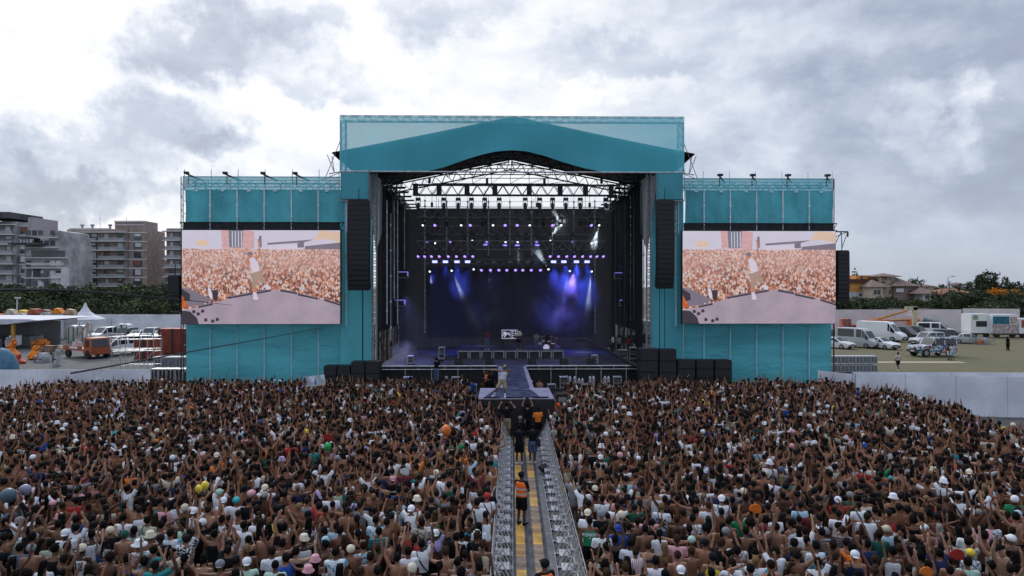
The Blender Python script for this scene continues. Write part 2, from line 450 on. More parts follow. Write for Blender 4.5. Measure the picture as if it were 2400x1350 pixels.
# backdrop and inner black
p, q = sp(950, 487, 16.2), sp(1442, 487, 16.2)
sheet('backdrop', lambda u, v: (p[0] + (q[0] - p[0]) * u, 16.2 + .06 * math.sin(u * 90), 1.9 + (15.75 - 1.9) * v), 90, 3, M_back, roof)
p2, q2 = sp(1000, 632, 14.4), sp(1392, 632, 14.4)
sheet('inner_backdrop', lambda u, v: (p2[0] + (q2[0] - p2[0]) * u, 14.4 + .05 * math.sin(u * 80), 3.1 + (9.9 - 3.1) * v), 80, 3, M_back, roof)
mb = MB()
for px in (996, 1047, 1096, 1145, 1195, 1246, 1295, 1345, 1394):
    long = px in (996, 1394)
    a = sp(px, 470, 15.6); b = sp(px, 780 if long else 598, 15.6)
    mb.bar(b, a, .05, 6)
    z = b[2]
    while z < a[2]:
        mb.bar((a[0], 15.58, z), (a[0], 15.58, z + .12), .10, 6); z += .52
    mb.bar(a, (a[0], 15.6, a[2] + .5), .02)
mb.bar((p[0], 15.7, 15.9), (q[0], 15.7, 15.9), .04); mb.bar((p[0], 15.6, sp(1200, 472, 15.6)[2]), (q[0], 15.6, sp(1200, 472, 15.6)[2]), .018)
mb.build('backdrop_poles', M_pole, roof)
# side galleries: stacked beams high on each side, and scaffold below the drapes
mb = MB()
for s in (-1, 1):
    for k in range(7):
        yl = 3 + k * 1.9; z = 16.7 - k * .12
        mb.bar((s * 10.9, yl, z), (s * 9.0, yl, z), .06); mb.bar((s * 10.9, yl, z - .35), (s * 8.7, yl, z - .3), .05)
    mb.truss((s * 9.9, 1, 16.2), (s * 9.9, 16, 15.6), .4, .4, .035, .8)
    for yl in np.arange(2, 16, 2.07):
        mb.bar((s * 10.8, yl, 0), (s * 10.8, yl, 5), .04)
        mb.bar((s * 10.8, yl, 1.2), (s * 10.8, yl + 2.07, 3.2), .03); mb.bar((s * 10.8, yl, 3.2), (s * 10.8, yl + 2.07, 5.2), .03)
    for z in (2.4, 3.2, 4.1, 5.0): mb.bar((s * 10.8, 1.5, z), (s * 10.8, 16, z), .035)
mb.build('side_gallery', M_blks, roof)

# ================================================================== stage deck
deck = stage_thing('stage_deck', 'long dark stage deck with silver edge truss and black skirt below the roof', 'stage')
DX0, DX1 = sp(888, 857, 0)[0], sp(1497, 857, 0)[0]
mb = MB(); mb.bb(DX0, DX1, 0, 16.8, 1.82, 1.99); mb.build('floor_board', M_deck, deck)
mb = MB(); mb.bb(DX0 + .1, DX1 - .1, .3, .34, 0, 1.8); mb.build('skirt', M_blk, deck)
RX0, RX1 = -1.05, 1.07
mb = MB()
for a, b in ((DX0, -1.12), (1.05, DX1)):
    mb.bar((a, -.05, 1.97), (b, -.05, 1.97), .055, 6); mb.bar((a + .2, -.05, 1.72), (b, -.05, 1.72), .035, 6)
    k = int((b - a) / .9)
    for i in range(k + 1):
        xx = a + (b - a) * i / k; mb.bar((xx, -.05, 1.72), (xx, -.05, 1.97), .02)
    for i in range(0, k + 1, 2): xx = a + (b - a) * i / k; mb.bar((xx, 0, 0), (xx, 0, 1.8), .04)
mb.build('edge_truss', M_steel, deck)
# runway and thrust platform
run = stage_thing('runway', 'blue grey catwalk running from the stage to the small front platform', 'catwalk')
yT1, yT0 = -11.4, -15.3
mb = MB(); mb.bb(RX0, RX1, yT1, -.12, 1.80, 1.98); mb.build('walk_board', M_deckl, run)
mb = MB(); mb.bb(RX0 + .28, RX1 - .26, yT1 - .0, 1.4, 1.994, 2.002); mb.build('walk_mat', M_mat, run)
mb = MB(); mb.bb(RX0 + .05, RX1 - .05, yT1 + .1, -.2, 0, 1.79); mb.build('skirt', M_blk, run)
px0, px1 = sp(1121, 933, yT0)[0], sp(1299, 933, yT0)[0]
plat = stage_thing('thrust_platform', 'small front platform with pale lilac corners and black skirt amid the crowd', 'stage platform')
cx = (px0 + px1) / 2
mb = MB(); mb.bb(px0, px1, yT0, yT1 - .004, 1.80, 1.98); mb.build('floor_board', M_deckl, plat); mb = MB(); mb.bb(px0, px1, yT0 - .03, yT0 - .005, .02, 1.95); mb.build('front_fascia', M_blk, plat)
mb = MB(); mb.add([(cx - 1.05, yT1 - .01, 1.995), (cx - 1.75, yT0 + .28, 1.995), (cx + 1.35, yT0 + .28, 1.995), (cx + .82, yT1 - .01, 1.995)], [(0, 1, 2, 3)]); mb.build('floor_mat', M_mat, plat)
mb = MB(); mb.bb(px0 + .05, px1 - .05, yT0 + .06, yT1 - .1, 0, 1.79); mb.build('skirt', M_blk, plat)
mb = MB()
for a, b in ((-1.75, -.9), (-.5, .35), (.9, 1.75)): mb = MB(); mb.bb(cx + a, cx + b, yT0 + .12, yT0 + .24, 1.985, 2.06); mb.build('floor_light_bar', M_blk, plat)

# ================================================================== side wings
def wing(left):
    L = left
    wg = stage_thing('scaffold_wing', 'teal clothed scaffold wing left of the stage carrying a video screen' if L else 'teal clothed scaffold wing right of the stage carrying a video screen', 'scaffold tower')
    pxs = [431, 494, 557, 620.5, 684, 747] if L else [1649, 1710.5, 1772, 1833.5, 1895, 1952]
    xs = [sp(p, 500, .2)[0] for p in pxs]
    xa, xb = (sp(431, 500, .2)[0], sp(797, 500, .2)[0]) if L else (sp(1602, 500, .2)[0], sp(1952, 500, .2)[0])
    zt = sp(500, 413, .2)[2] if L else sp(1900, 418.5, .2)[2]
    z1 = sp(500, 445, .2)[2] if L else sp(1900, 448, .2)[2]
    z2 = sp(500, 521, .2)[2] if L else sp(1900, 524, .2)[2]
    z3 = sp(500, 541, .2)[2] if L else sp(1900, 543, .2)[2]
    sheet('upper_scrim', lambda u, v: (xa + (xb - xa) * u, .22, z1 + (zt - z1) * v), 10, 2, M_scrim, wg)
    pr = rng.uniform(0, 6, 8)
    sheet('upper_cloth', lambda u, v: (xa + .12 + (xb + (.5 if L else 0) - xa - .12) * u, .2 + .07 * math.sin(u * 30 + v * 4 + pr[0]) * math.sin(v * 3.1), z2 + (z1 - z2) * v), 60, 8, M_teal, wg)
    xl0 = sp(436, 700, .2)[0] if L else xa; xl1 = xb if L else sp(1948, 700, .2)[0]
    sheet('lower_cloth', lambda u, v: (xl0 + (xl1 - xl0) * u, .2 + .06 * math.sin(u * 6 * math.pi + pr[1]) * math.sin(v * 9 + u * 8 + pr[2]), .1 + (z3 - .1) * v), 60, 24, M_teall, wg)
    # header truss above the screen, black
    mb = MB(); c = (z2 + z3) / 2
    mb.truss((xa - .1, .0, c), (xb + (.4 if L else .1), .0, c), z2 - z3 - .08, .55, .04, .7); mb.bb(xa, xb, .14, .18, z3, z2); mb.build('header_truss', M_blks, wg)
    for x in xs:
        mb = MB(); mb.bar((x, .08, z2), (x, .08, z1), .05, 6); mb.bar((x, .3, z1), (x, .3, zt + .55), .03, 5)
        for z in (z1 - .02, (z1 + z2) / 2, z2 + .4): mb.bar((x, .06, z), (x, .06, z + .1), .085, 6)
        mb.bar((x, .08, z3 + .1), (x, .08, z2), .04, 5)
        mb.build('scaffold_pole', M_pole, wg)
        if abs(x - (xs[0] if L else xs[-1])) > .1:
            mb = MB(); mb.bar((x, .11, .2), (x, .11, 8), .06, 6); mb.build('cloth_pole', M_poleT, wg)
    # outer edge standard, dark, full height
    xo = xs[0] if L else xs[-1]
    mb = MB()
    for dx, dy in ((0, .1), (-.3 if L else .2, .4), (0, 2.1), (-.0, 4.2)): mb.bar((xo + dx, dy, 0), (xo + dx, dy, zt), .035)
    for z in np.arange(.5, zt, 1.0): mb.bar((xo, .1, z), (xo, 4.2, z + (.9 if int(z) % 2 else 0)), .025); mb.bar((xo, .1, z), (xo + (-.3 if L else .2), .4, z + .5), .02)
    mb.build('edge_scaffold', M_blks, wg)
    # bracing seen through the scrim
    mb = MB(); M = 14; g = (xb - xa) / M
    for yl in (.6, 2.2):
        for i in range(M):
            if 5 < i < 8 and L: continue
            a = xa + i * g; mb.bar((a, yl, z1 + .25), (a + g, yl, zt - .25), .02); mb.bar((a, yl, z1 + .25), (a, yl, zt - .2), .02); mb.bar((a + g / 2, yl, zt - .25), (a + g, yl, z1 + .3), .02)
        mb.bar((xa, yl, zt - .22), (xb, yl, zt - .22), .03); mb.bar((xa, yl, z1 + .3), (xb, yl, z1 + .3), .03); mb.bar((xa, yl, (z1 + zt) / 2), (xb, yl, (z1 + zt) / 2), .025)
    mb.bar((xa, .3, zt - .02), (xb, .3, zt - .02), .045)
    for x in xs: mb.bar((x, .3, z1), (x, 4, z1), .03); mb.bar((x, 4, 0), (x, 4, zt), .03)
    mb.build('bracing', M_blks, wg)
    for i in range(6): mb = MB(); x = xa + (i + .5) * (xb - xa) / 6; mb.bb(x - .12, x + .12, .08, .16, z1 - .12, z1 - .02); mb.build('clamp', M_pole, wg)
    # struts with fixtures leaning over the top
    for px in ((450, 540, 628, 703) if L else (1637 + 55, 1768, 1850, 1942)):
        x = sp(px, 410, 0)[0]; mb = MB(); mb.bar((x - .3, -.3, zt + .1), (x + .5, .8, zt - .25), .06, 6); mb.box((x - .25, -.35, zt + .16), (.35, .3, .16), .2); mb.bar((x - .22, -.1, zt), (x - .22, -.1, zt - .7), .03)
        mb.build('boom_floodlight', M_blk, wg)
    return wg
wingL = wing(True); wingR = wing(False)

# ================================================================== LED screens: a live picture of crowd and singer
def led_mat(name, build):
    m = bpy.data.materials.new(name); m.use_nodes = True; T = NT(m.node_tree); T.n.clear()
    out = T.node('ShaderNodeOutputMaterial'); e = T.node('ShaderNodeEmission'); T.link(build(T), e.inputs[0]); e.inputs[1].default_value = .66
    T.link(e.outputs[0], out.inputs[0]); return m
def crowd_pic(T):
    co = T.node('ShaderNodeTexCoord').outputs['Object']
    sz = T.node('ShaderNodeSeparateXYZ'); T.put(sz.inputs[0], co)
    def layer(sc, stops, stretch):
        v = T.node('ShaderNodeTexVoronoi'); T.put(v.inputs['Vector'], T.vmath('MULTIPLY', co, (sc, 0.01, sc * stretch))); v.inputs['Scale'].default_value = 1
        cc = T.node('ShaderNodeSeparateColor'); T.link(v.outputs['Color'], cc.inputs[0])
        return T.ramp(cc.outputs[0], stops), v.outputs['Distance']
    skin = [(0, (.08, .04, .045)), (.26, (.30, .11, .09)), (.44, (.80, .30, .18)), (.55, (.90, .50, .38)), (.75, (.95, .66, .55)), (.93, (.93, .82, .86)), (1, (.62, .72, .86))]
    for n in ('a',): pass
    a, da = layer(7.5, skin, .72); b, db = layer(14, skin, .6)
    far = T.map(sz.outputs[2], .2, 1.9, 0, 1)
    c = T.mix(far, a, b)
    c = T.mix(T.math('MULTIPLY', T.map(da, .25, .75, 0, 1), T.math('SUBTRACT', .55, T.math('MULTIPLY', far, .4))), c, (.24, .10, .085))
    c = T.mix(T.map(sz.outputs[2], -1.6, 2.6, .02, .45), c, (.86, .56, .52))
    return c
M_pic = led_mat('screen_crowd_picture', crowd_pic)
def flatE(n, c, c2=None, sc=.6):
    def f(T):
        co = T.node('ShaderNodeTexCoord').outputs['Object']
        return T.mix(T.map(T.noise(co, sc, 3), .3, .7, 0, 1), c, c2 or tuple(x * .93 for x in c))
    return led_mat(n, f)
E_sky = flatE('screen_sky', (.72, .69, .85), (.78, .73, .88)); E_floor = flatE('screen_stage_floor', (.52, .42, .52), (.42, .35, .44)); E_dark = flatE('screen_dark', (.07, .06, .08))
E_grey = flatE('screen_grey', (.27, .23, .30)); E_pink = flatE('screen_pink', (.85, .52, .55), (.7, .42, .45), 4); E_skin = flatE('screen_skin', (.62, .30, .22)); E_white = flatE('screen_white', (.84, .75, .92))
E_khaki = flatE('screen_khaki', (.50, .36, .30)); E_yel = flatE('screen_yellow', (.90, .66, .52)); E_or = flatE('screen_orange', (.95, .22, .05), (.5, .1, .05), 6); E_teal = flatE('screen_slate', (.18, .20, .27), (.3, .3, .36), 8)
def screen(a, b, c, d, label, w2):
    p, q = sp(a, d, -.9), sp(b, c, -.9); Wd, H = q[0] - p[0], q[2] - p[2]
    mw = TS @ TR((p[0] + q[0]) / 2, -.9, (p[2] + q[2]) / 2)
    th = thing('video_screen', label, 'video screen', mw)
    mb = MB(); mb.bb(-Wd / 2 - .03, Wd / 2 + .03, .03, .38, -H / 2 - .03, H / 2 + .05); mb.build('screen_frame', M_blk, th)
    mats = [M_pic, E_sky, E_floor, E_dark, E_grey, E_pink, E_skin, E_white, E_khaki, E_yel, E_or, E_teal]
    mb = MB(); W0, H0 = 1254., 742.
    def uv(x, y): return ((x - 86) / W0 * Wd - Wd / 2, H / 2 - (y - 136) / H0 * H)
    def poly(pts, m, lay):
        v = [(*([uv(*pt)[0]] + [-.003 * lay] + [uv(*pt)[1]]),) for pt in pts]
        mb.add(v, [tuple(range(len(v)))], m)
    mb.add([(-Wd / 2, 0, -H / 2), (Wd / 2, 0, -H / 2), (Wd / 2, 0, H / 2), (-Wd / 2, 0, H / 2)], [(0, 1, 2, 3)], 0)
    jag = [(86 + i * 1254 / 46, 284 - (14 if i > 36 else 0) + rng.uniform(-7, 7)) for i in range(47)]
    poly([(86, 136)] + jag + [(1340, 136)], 1, 1)
    poly([(200, 215), (295, 212), (300, 262), (200, 262)], 9, 2); poly([(395, 136), (600, 136), (660, 150), (655, 282), (405, 280)], 5, 2)
    poly([(455, 136), (570, 136), (565, 272), (460, 272)], 11, 3)
    for k in range(4): poly([(480 + k * 24, 142), (488 + k * 24, 142), (490 + k * 24, 268), (482 + k * 24, 268)], 1, 4)
    poly([(650, 136), (654, 136), (656, 282), (652, 282)], 5, 3); poly([(695, 180), (715, 180), (718, 270), (700, 270)], 4, 2)
    poly([(760, 236), (1135, 208), (1052, 232), (765, 252)], 4, 2); poly([(1000, 238), (1052, 226), (1054, 272), (1002, 274)], 4, 3); poly([(770, 256), (1000, 254), (1000, 284), (770, 290)], 7, 2)
    poly([(1060, 262), (1340, 232), (1340, 286), (1060, 285)], 4, 2); poly([(1180, 136), (1340, 150), (1340, 232), (1225, 205), (1130, 215)], 9, 2)
    # stage floor in the picture with the low light bars along its edge
    poly([(86, 770), (210, 742), (400, 694), (640, 640), (800, 612), (860, 612), (1010, 640), (1340, 722), (1340, 878), (86, 878)], 2, 3)
    for x0_, y0_, x1_, y1_ in ((215, 735, 330, 712), (445, 664, 640, 630), (676, 625, 790, 604), (865, 604, 1000, 628), (1005, 636, 1165, 670), (1215, 680, 1340, 718)):
        poly([(x0_, y0_), (x1_, y1_), (x1_, y1_ + 16), (x0_, y0_ + 16)], 3, 4); poly([(x0_ + 4, y0_ - 4), (x1_ - 4, y1_ - 4), (x1_ - 4, y1_ + 4), (x0_ + 4, y0_ + 4)], 4, 5)
    poly([(86, 590), (150, 600), (230, 640), (330, 690), (220, 730), (86, 745)], 4, 4)
    poly([(86, 600), (150, 640), (150, 690), (86, 700)], 3, 5); poly([(86, 650), (110, 690), (140, 740), (86, 750)], 10, 6)
    poly([(86, 770), (150, 778), (205, 830), (220, 878), (86, 878)], 3, 5)
    for x_, y_ in ((180, 780), (215, 798), (250, 776), (275, 845), (330, 855), (366, 842)):
        poly([(x_ + 14 * math.cos(t), y_ + 15 * math.sin(t)) for t in np.linspace(0, 2 * math.pi, 8)[:-1]], 3, 6)
        poly([(x_ - 20, y_ + 10), (x_ + 20, y_ + 2), (x_ + 21, y_ + 6), (x_ - 19, y_ + 15)], 4, 5)
    poly([(320, 612), (370, 606), (368, 692), (335, 690)], 3, 5); poly([(290, 590), (315, 600), (325, 680), (300, 660)], 7, 5)
    # the singer from behind, right arm raised
    poly([(655, 350), (690, 340), (697, 300), (688, 235), (684, 205), (697, 205), (705, 240), (706, 300), (700, 345), (680, 380)], 6, 7)
    poly([(600, 350), (625, 345), (640, 380), (610, 412), (585, 398)], 6, 7); poly([(610, 312), (640, 310), (648, 335), (640, 358), (618, 360), (606, 340)], 6, 8); poly([(604, 312), (625, 304), (645, 312), (648, 332), (606, 336)], 4, 9)
    poly([(618, 362), (655, 346), (690, 400), (703, 455), (645, 478), (632, 420)], 7, 8)
    poly([(638, 474), (704, 456), (735, 510), (750, 545), (720, 558), (690, 520), (682, 545), (676, 598), (646, 596), (640, 530)], 8, 8)
    poly([(650, 596), (675, 598), (672, 630), (656, 630)], 6, 7); poly([(650, 628), (674, 626), (690, 676), (688, 686), (650, 684)], 7, 8)
    poly([(735, 555), (750, 548), (765, 575), (748, 580)], 6, 7); poly([(742, 572), (762, 560), (786, 596), (780, 608), (752, 602)], 7, 8)
    mb.build('display', mats, th)
    return th
scrL = screen(426.5, 797, 540, 759.5, 'left video screen showing a singer in white vest before a packed crowd', 0)
scrR = screen(1600, 1958.5, 542, 758.5, 'right video screen showing the same singer and crowd, beside a hanging speaker column', 1)

# ================================================================== speakers
def line_array(px, top, bot, wpx, yl, label, n=16, lean=1):
    p = sp(px, top, yl); q = sp(px, bot, yl); Wd = wpx / (F / (D0 + yl)); H = p[2] - q[2]
    th = thing('line_array_speaker', label, 'speaker column', TS @ TR(p[0], yl, p[2]), 'hanging speaker columns')
    mb = MB(); mb.bb(-Wd * .45, Wd * .45, -.3, .3, 0, .1); mb.bar((0, 0, .1), (0, 0, .9), .03); mb.build('rigging_frame', M_blk, th)
    h = H / n; y = 0; z = 0; ang = -.02
    for k in range(n):
        a = ang + (max(0, k - n * .45) / (n * .55)) ** 2 * .42 * lean
        z1_ = z - h * math.cos(a); y1_ = y + h * math.sin(a)
        mb = MB(); c = ((0), (y + y1_) / 2, (z + z1_) / 2)
        mb.box(c, (Wd, .62, h * .985), rx=a, taper=1.0); mb.box((0, c[1] - .32 * math.cos(a) , c[2] - .32 * math.sin(a) * 1), (Wd * .94, .03, h * .86), rx=a, m=1)
        mb.bar((-Wd * .5, c[1] - .2, c[2] + h * .4), (-Wd * .5, c[1] - .2, c[2] - h * .4), .02, m=0)
        mb.build('cabinet', [M_cab, M_grill], th); z, y = z1_, y1_
    return th
line_array(841, 471, 679, 50, -1.6, 'tall black speaker column hanging left of the stage opening', 18)
line_array(1558, 471, 675, 40, -1.6, 'tall black speaker column hanging right of the stage opening', 18)
line_array(411, 648, 708, 26, -.5, 'short black speaker column at the outer edge of the left screen', 8)
line_array(1973, 590, 706, 27, -.6, 'black speaker column on a bracket at the outer edge of the right screen', 12)
brk = stage_thing('speaker_bracket', 'steel bracket arm holding the outer right speaker column', 'bracket')
a, b, c = sp(1958, 543, 0), sp(1987, 543, 0), sp(1973, 582, -.5)
mb = MB(); mb.bar(a, b, .05); mb.bar((a[0], 0, a[2] - .4), b, .03); mb.bar(b, (b[0], 0, b[2] - .4), .06); mb.bar(b, c, .03); mb.bar((b[0] - .5, 0, b[2]), c, .03); mb.bar((a[0], 0, a[2] - .9), (b[0] - .5, 0, b[2]), .03); mb.build('bracket_bars', M_blks, brk)
cabl = stage_thing('speaker_cable', 'black cable drop below the left speaker column', 'cable'); mb = MB(); q = sp(850, 680, -1.2); mb.bar((q[0], -1.2, 1.5), (q[0], -1.2, q[2]), .05); mb.build('cable_run', M_blk, cabl)
cabr = stage_thing('speaker_cable', 'pair of thin cable drops below the right speaker column', 'cable'); mb = MB()
for px in (1546, 1558): q = sp(px, 676, -1.2); mb.bar((q[0], -1.2, 1.5), (q[0], -1.2, q[2]), .03)
mb.build('cable_run', M_blk, cabr)

def sub(px0, px1, ztop, yl, n, where, side):
    a, b = sp(px0, 850, yl)[0], sp(px1, 850, yl)[0]
    for k in range(n):
        h = ztop / n; th = thing('subwoofer', f'black subwoofer {["bottom","second","third","topmost"][min(3, k + 4 - n)] if k else "bottom"} of the stack {where}', 'subwoofer', TS @ TR((a + b) / 2, yl, k * h), 'subwoofers stacked beside the stage')
        mb = MB(); mb.bb(-(b - a) / 2 + .02, (b - a) / 2 - .02, 0, 1.1, .01, h - .01); mb.build('cabinet', M_cab, th)
        mb = MB(); mb.bb(-(b - a) / 2 + .06, (b - a) / 2 - .06, -.03, 0, .05, h - .05)
        mb.build('grille', M_grill, th)
for i, (a, b, z, n) in enumerate([(1499, 1543, 3.45, 4), (1545, 1586, 3.4, 4), (1588, 1630, 2.62, 4), (1632, 1673, 2.6, 4), (1675, 1716, 2.6, 4)]):
    sub(a, b, z, -2.2, n, ['nearest the stage on the right', 'second from the stage on the right', 'third from the stage on the right', 'fourth from the stage on the right', 'farthest right under the screen'][i], 1)
for i, (a, b, z, n) in enumerate([(856, 890, 2.55, 3), (822, 855, 2.55, 3), (790, 821, 2.25, 3), (758, 789, 2.25, 3)]):
    sub(a, b, z, -2.2, n, ['nearest the stage on the left', 'second from the stage on the left', 'third from the stage on the left', 'farthest left under the screen'][i], -1)
# ================================================================== ground
def struct(name, o): o.name = name; tag(o, kind='structure'); return o
mb = MB(); mb.add([(-4000, -300, -.06), (4000, -300, -.06), (4000, 7000, -.06), (-4000, 7000, -.06)], [(0, 1, 2, 3)])
tag(mb.build('ground', mat('far_ground', (.115, .105, .070), .95, 0, .3, .02)), kind='structure')
mb = MB(); mb.add([(-46, -20, -.03), (40, -20, -.03), (40, 58, -.03), (-46, 58, -.03)], [(0, 1, 2, 3)])
tag(mb.build('arena_floor', mat('arena_floor', (.12, .115, .115), .85, 0, .25, .5, .3, 6)), kind='structure')
mb = MB(); mb.add([(-160, 58.1, -.02), (-19, 58.1, -.02), (-19, 104, -.02), (-160, 104, -.02)], [(0, 1, 2, 3)])
tag(mb.build('car_park', mat('asphalt', (.10, .10, .105), .85, 0, .2, .8, .2, 20)), kind='structure')
gr = bpy.data.materials.new('dry_grass'); gr.use_nodes = True; T = NT(gr.node_tree); co = T.node('ShaderNodeTexCoord').outputs['Object']
c = T.mix(T.map(T.noise(co, .09, 6, .6), .34, .56, 0, 1), (.095, .105, .040), (.125, .105, .055)); c = T.mix(T.map(T.noise(co, 1.6, 5, .7), .4, .65, 0, .5), c, (.16, .14, .08))
T.link(c, T.n['Principled BSDF'].inputs['Base Color']); T.n['Principled BSDF'].inputs['Roughness'].default_value = .95
mb = MB(); mb.add([(16, 50, .004), (140, 50, .004), (180, 122, .004), (14, 116, .004)], [(0, 1, 2, 3)])
tag(mb.build('field', gr), kind='structure')
a, b = gnd(2050, 849), gnd(2241, 847)
mb = MB(); mb.bb(a[0] - 3, b[0], a[1] - 1.2, a[1] + .4, .006, .05); tag(mb.build('path', mat('pale_path', (.42, .33, .24), .9, 0, .1, 1)), kind='structure')
# ================================================================== people
def evald(mb, voxel, smooth=4, faces=None, name='tmp', sm=.5):
    me = mb.mesh(name, []); o = bpy.data.objects.new(name, me); COL.objects.link(o)
    m = o.modifiers.new('r', 'REMESH'); m.mode = 'VOXEL'; m.voxel_size = voxel; m.use_smooth_shade = True
    if smooth: s = o.modifiers.new('s', 'SMOOTH'); s.iterations = smooth; s.factor = sm
    if faces: d = o.modifiers.new('d', 'DECIMATE'); d.ratio = 1.0
    dg = bpy.context.evaluated_depsgraph_get()
    if faces:
        ev = o.evaluated_get(dg); n = sum(len(p.vertices) - 2 for p in ev.data.polygons)
        d.ratio = min(1, faces / max(n, 1)); dg = bpy.context.evaluated_depsgraph_get()
    out = bpy.data.meshes.new_from_object(o.evaluated_get(dg)); out.name = name
    bpy.data.objects.remove(o); bpy.data.meshes.remove(me)
    out.polygons.foreach_set('use_smooth', np.ones(len(out.polygons), bool))
    return out

V3 = lambda *a: np.array(a, float)
ARM = {  # upper arm direction, forearm direction; x is outward
    'down': ((.16, .04, -1), (.08, .3, -1)), 'fold': ((.25, .12, -1), (-.55, .9, .12)), 'phone': ((.1, .65, -.6), (-.35, .6, .85)),
    'up': ((.42, .25, .85), (-.14, .18, 1)), 'upout': ((.62, .15, .72), (.15, .1, 1)), 'bent': ((.85, .3, .15), (-.12, .12, 1)),
    'point': ((.35, .55, .8), (.02, .55, .95)), 'head': ((.9, .1, .42), (-.85, -.15, .45)), 'clap': ((.35, .25, .95), (-.5, .05, .9)), 'out': ((.95, .15, .1), (.7, .2, .6)), 'film': ((.15, .5, .85), (-.22, .35, .95)), 'wave': ((.7, .35, .45), (-.4, .0, 1)), 'fist': ((.5, .6, .5), (.05, -.25, 1)), 'mid': ((.35, .7, -.1), (-.1, .35, .95)), 'lean': ((.15, .75, .65), (.25, .5, .8))}
def unit(v): v = V3(*v); return v / np.linalg.norm(v)
def joints(L='down', Rr='down', sex='m', lean=0., legs=None, armlen=1.0, nod=0.):
    m = sex == 'm'; J = {'sex': sex}
    J['pel'] = V3(0, 0, .95); J['chest'] = V3(0, lean * .35, 1.30); J['neckb'] = V3(0, lean * .52, 1.475); J['head'] = V3(0, lean * .62 + .012 + nod * .03, 1.64 - abs(nod) * .01)
    sw = .19 if m else .165
    for s, nm, ps in ((1, 'R', Rr), (-1, 'L', L)):
        ud, fd = ARM[ps] if isinstance(ps, str) else ps
        ud = unit(ud) * V3(s, 1, 1); fd = unit(fd) * V3(s, 1, 1)
        hi = max(0, ud[2]) * .05
        J['sh' + nm] = V3(s * (sw - hi * .5), lean * .48, 1.42 + hi); J['el' + nm] = J['sh' + nm] + ud * .285 * armlen; J['wr' + nm] = J['el' + nm] + fd * .25 * armlen; J['hd' + nm] = fd
        if legs: J['hip' + nm], J['kn' + nm], J['an' + nm], J['toe' + nm] = [V3(*x) for x in legs[nm]]
        else: J['hip' + nm] = V3(s * .09, 0, .88); J['kn' + nm] = V3(s * .10, .02, .49); J['an' + nm] = V3(s * .11, -.02, .09); J['toe' + nm] = V3(s * .03, .2, 0)
    return J
def torso_rings(J, inf=0., z0=0, z1=99):
    m = J['sex'] == 'm'; p, c, n = J['pel'], J['chest'], J['neckb']
    rg = [(p + V3(0, 0, -.1), .15 if m else .155, .105), (p, .165 if m else .175, .115 if m else .12), (p + (c - p) * .35, .150 if m else .135, .10), (p + (c - p) * .72, .158 if m else .138, .108), (c, .178 if m else .155, .118 if m else .112), (c + (n - c) * .55, .175 if m else .15, .105), (c + (n - c) * .85, .135 if m else .11, .08), (n + (n - c) * .05, .07, .062)]
    rg = [(q, a + inf, b + inf) for q, a, b in rg if z0 <= q[2] <= z1]
    return rg
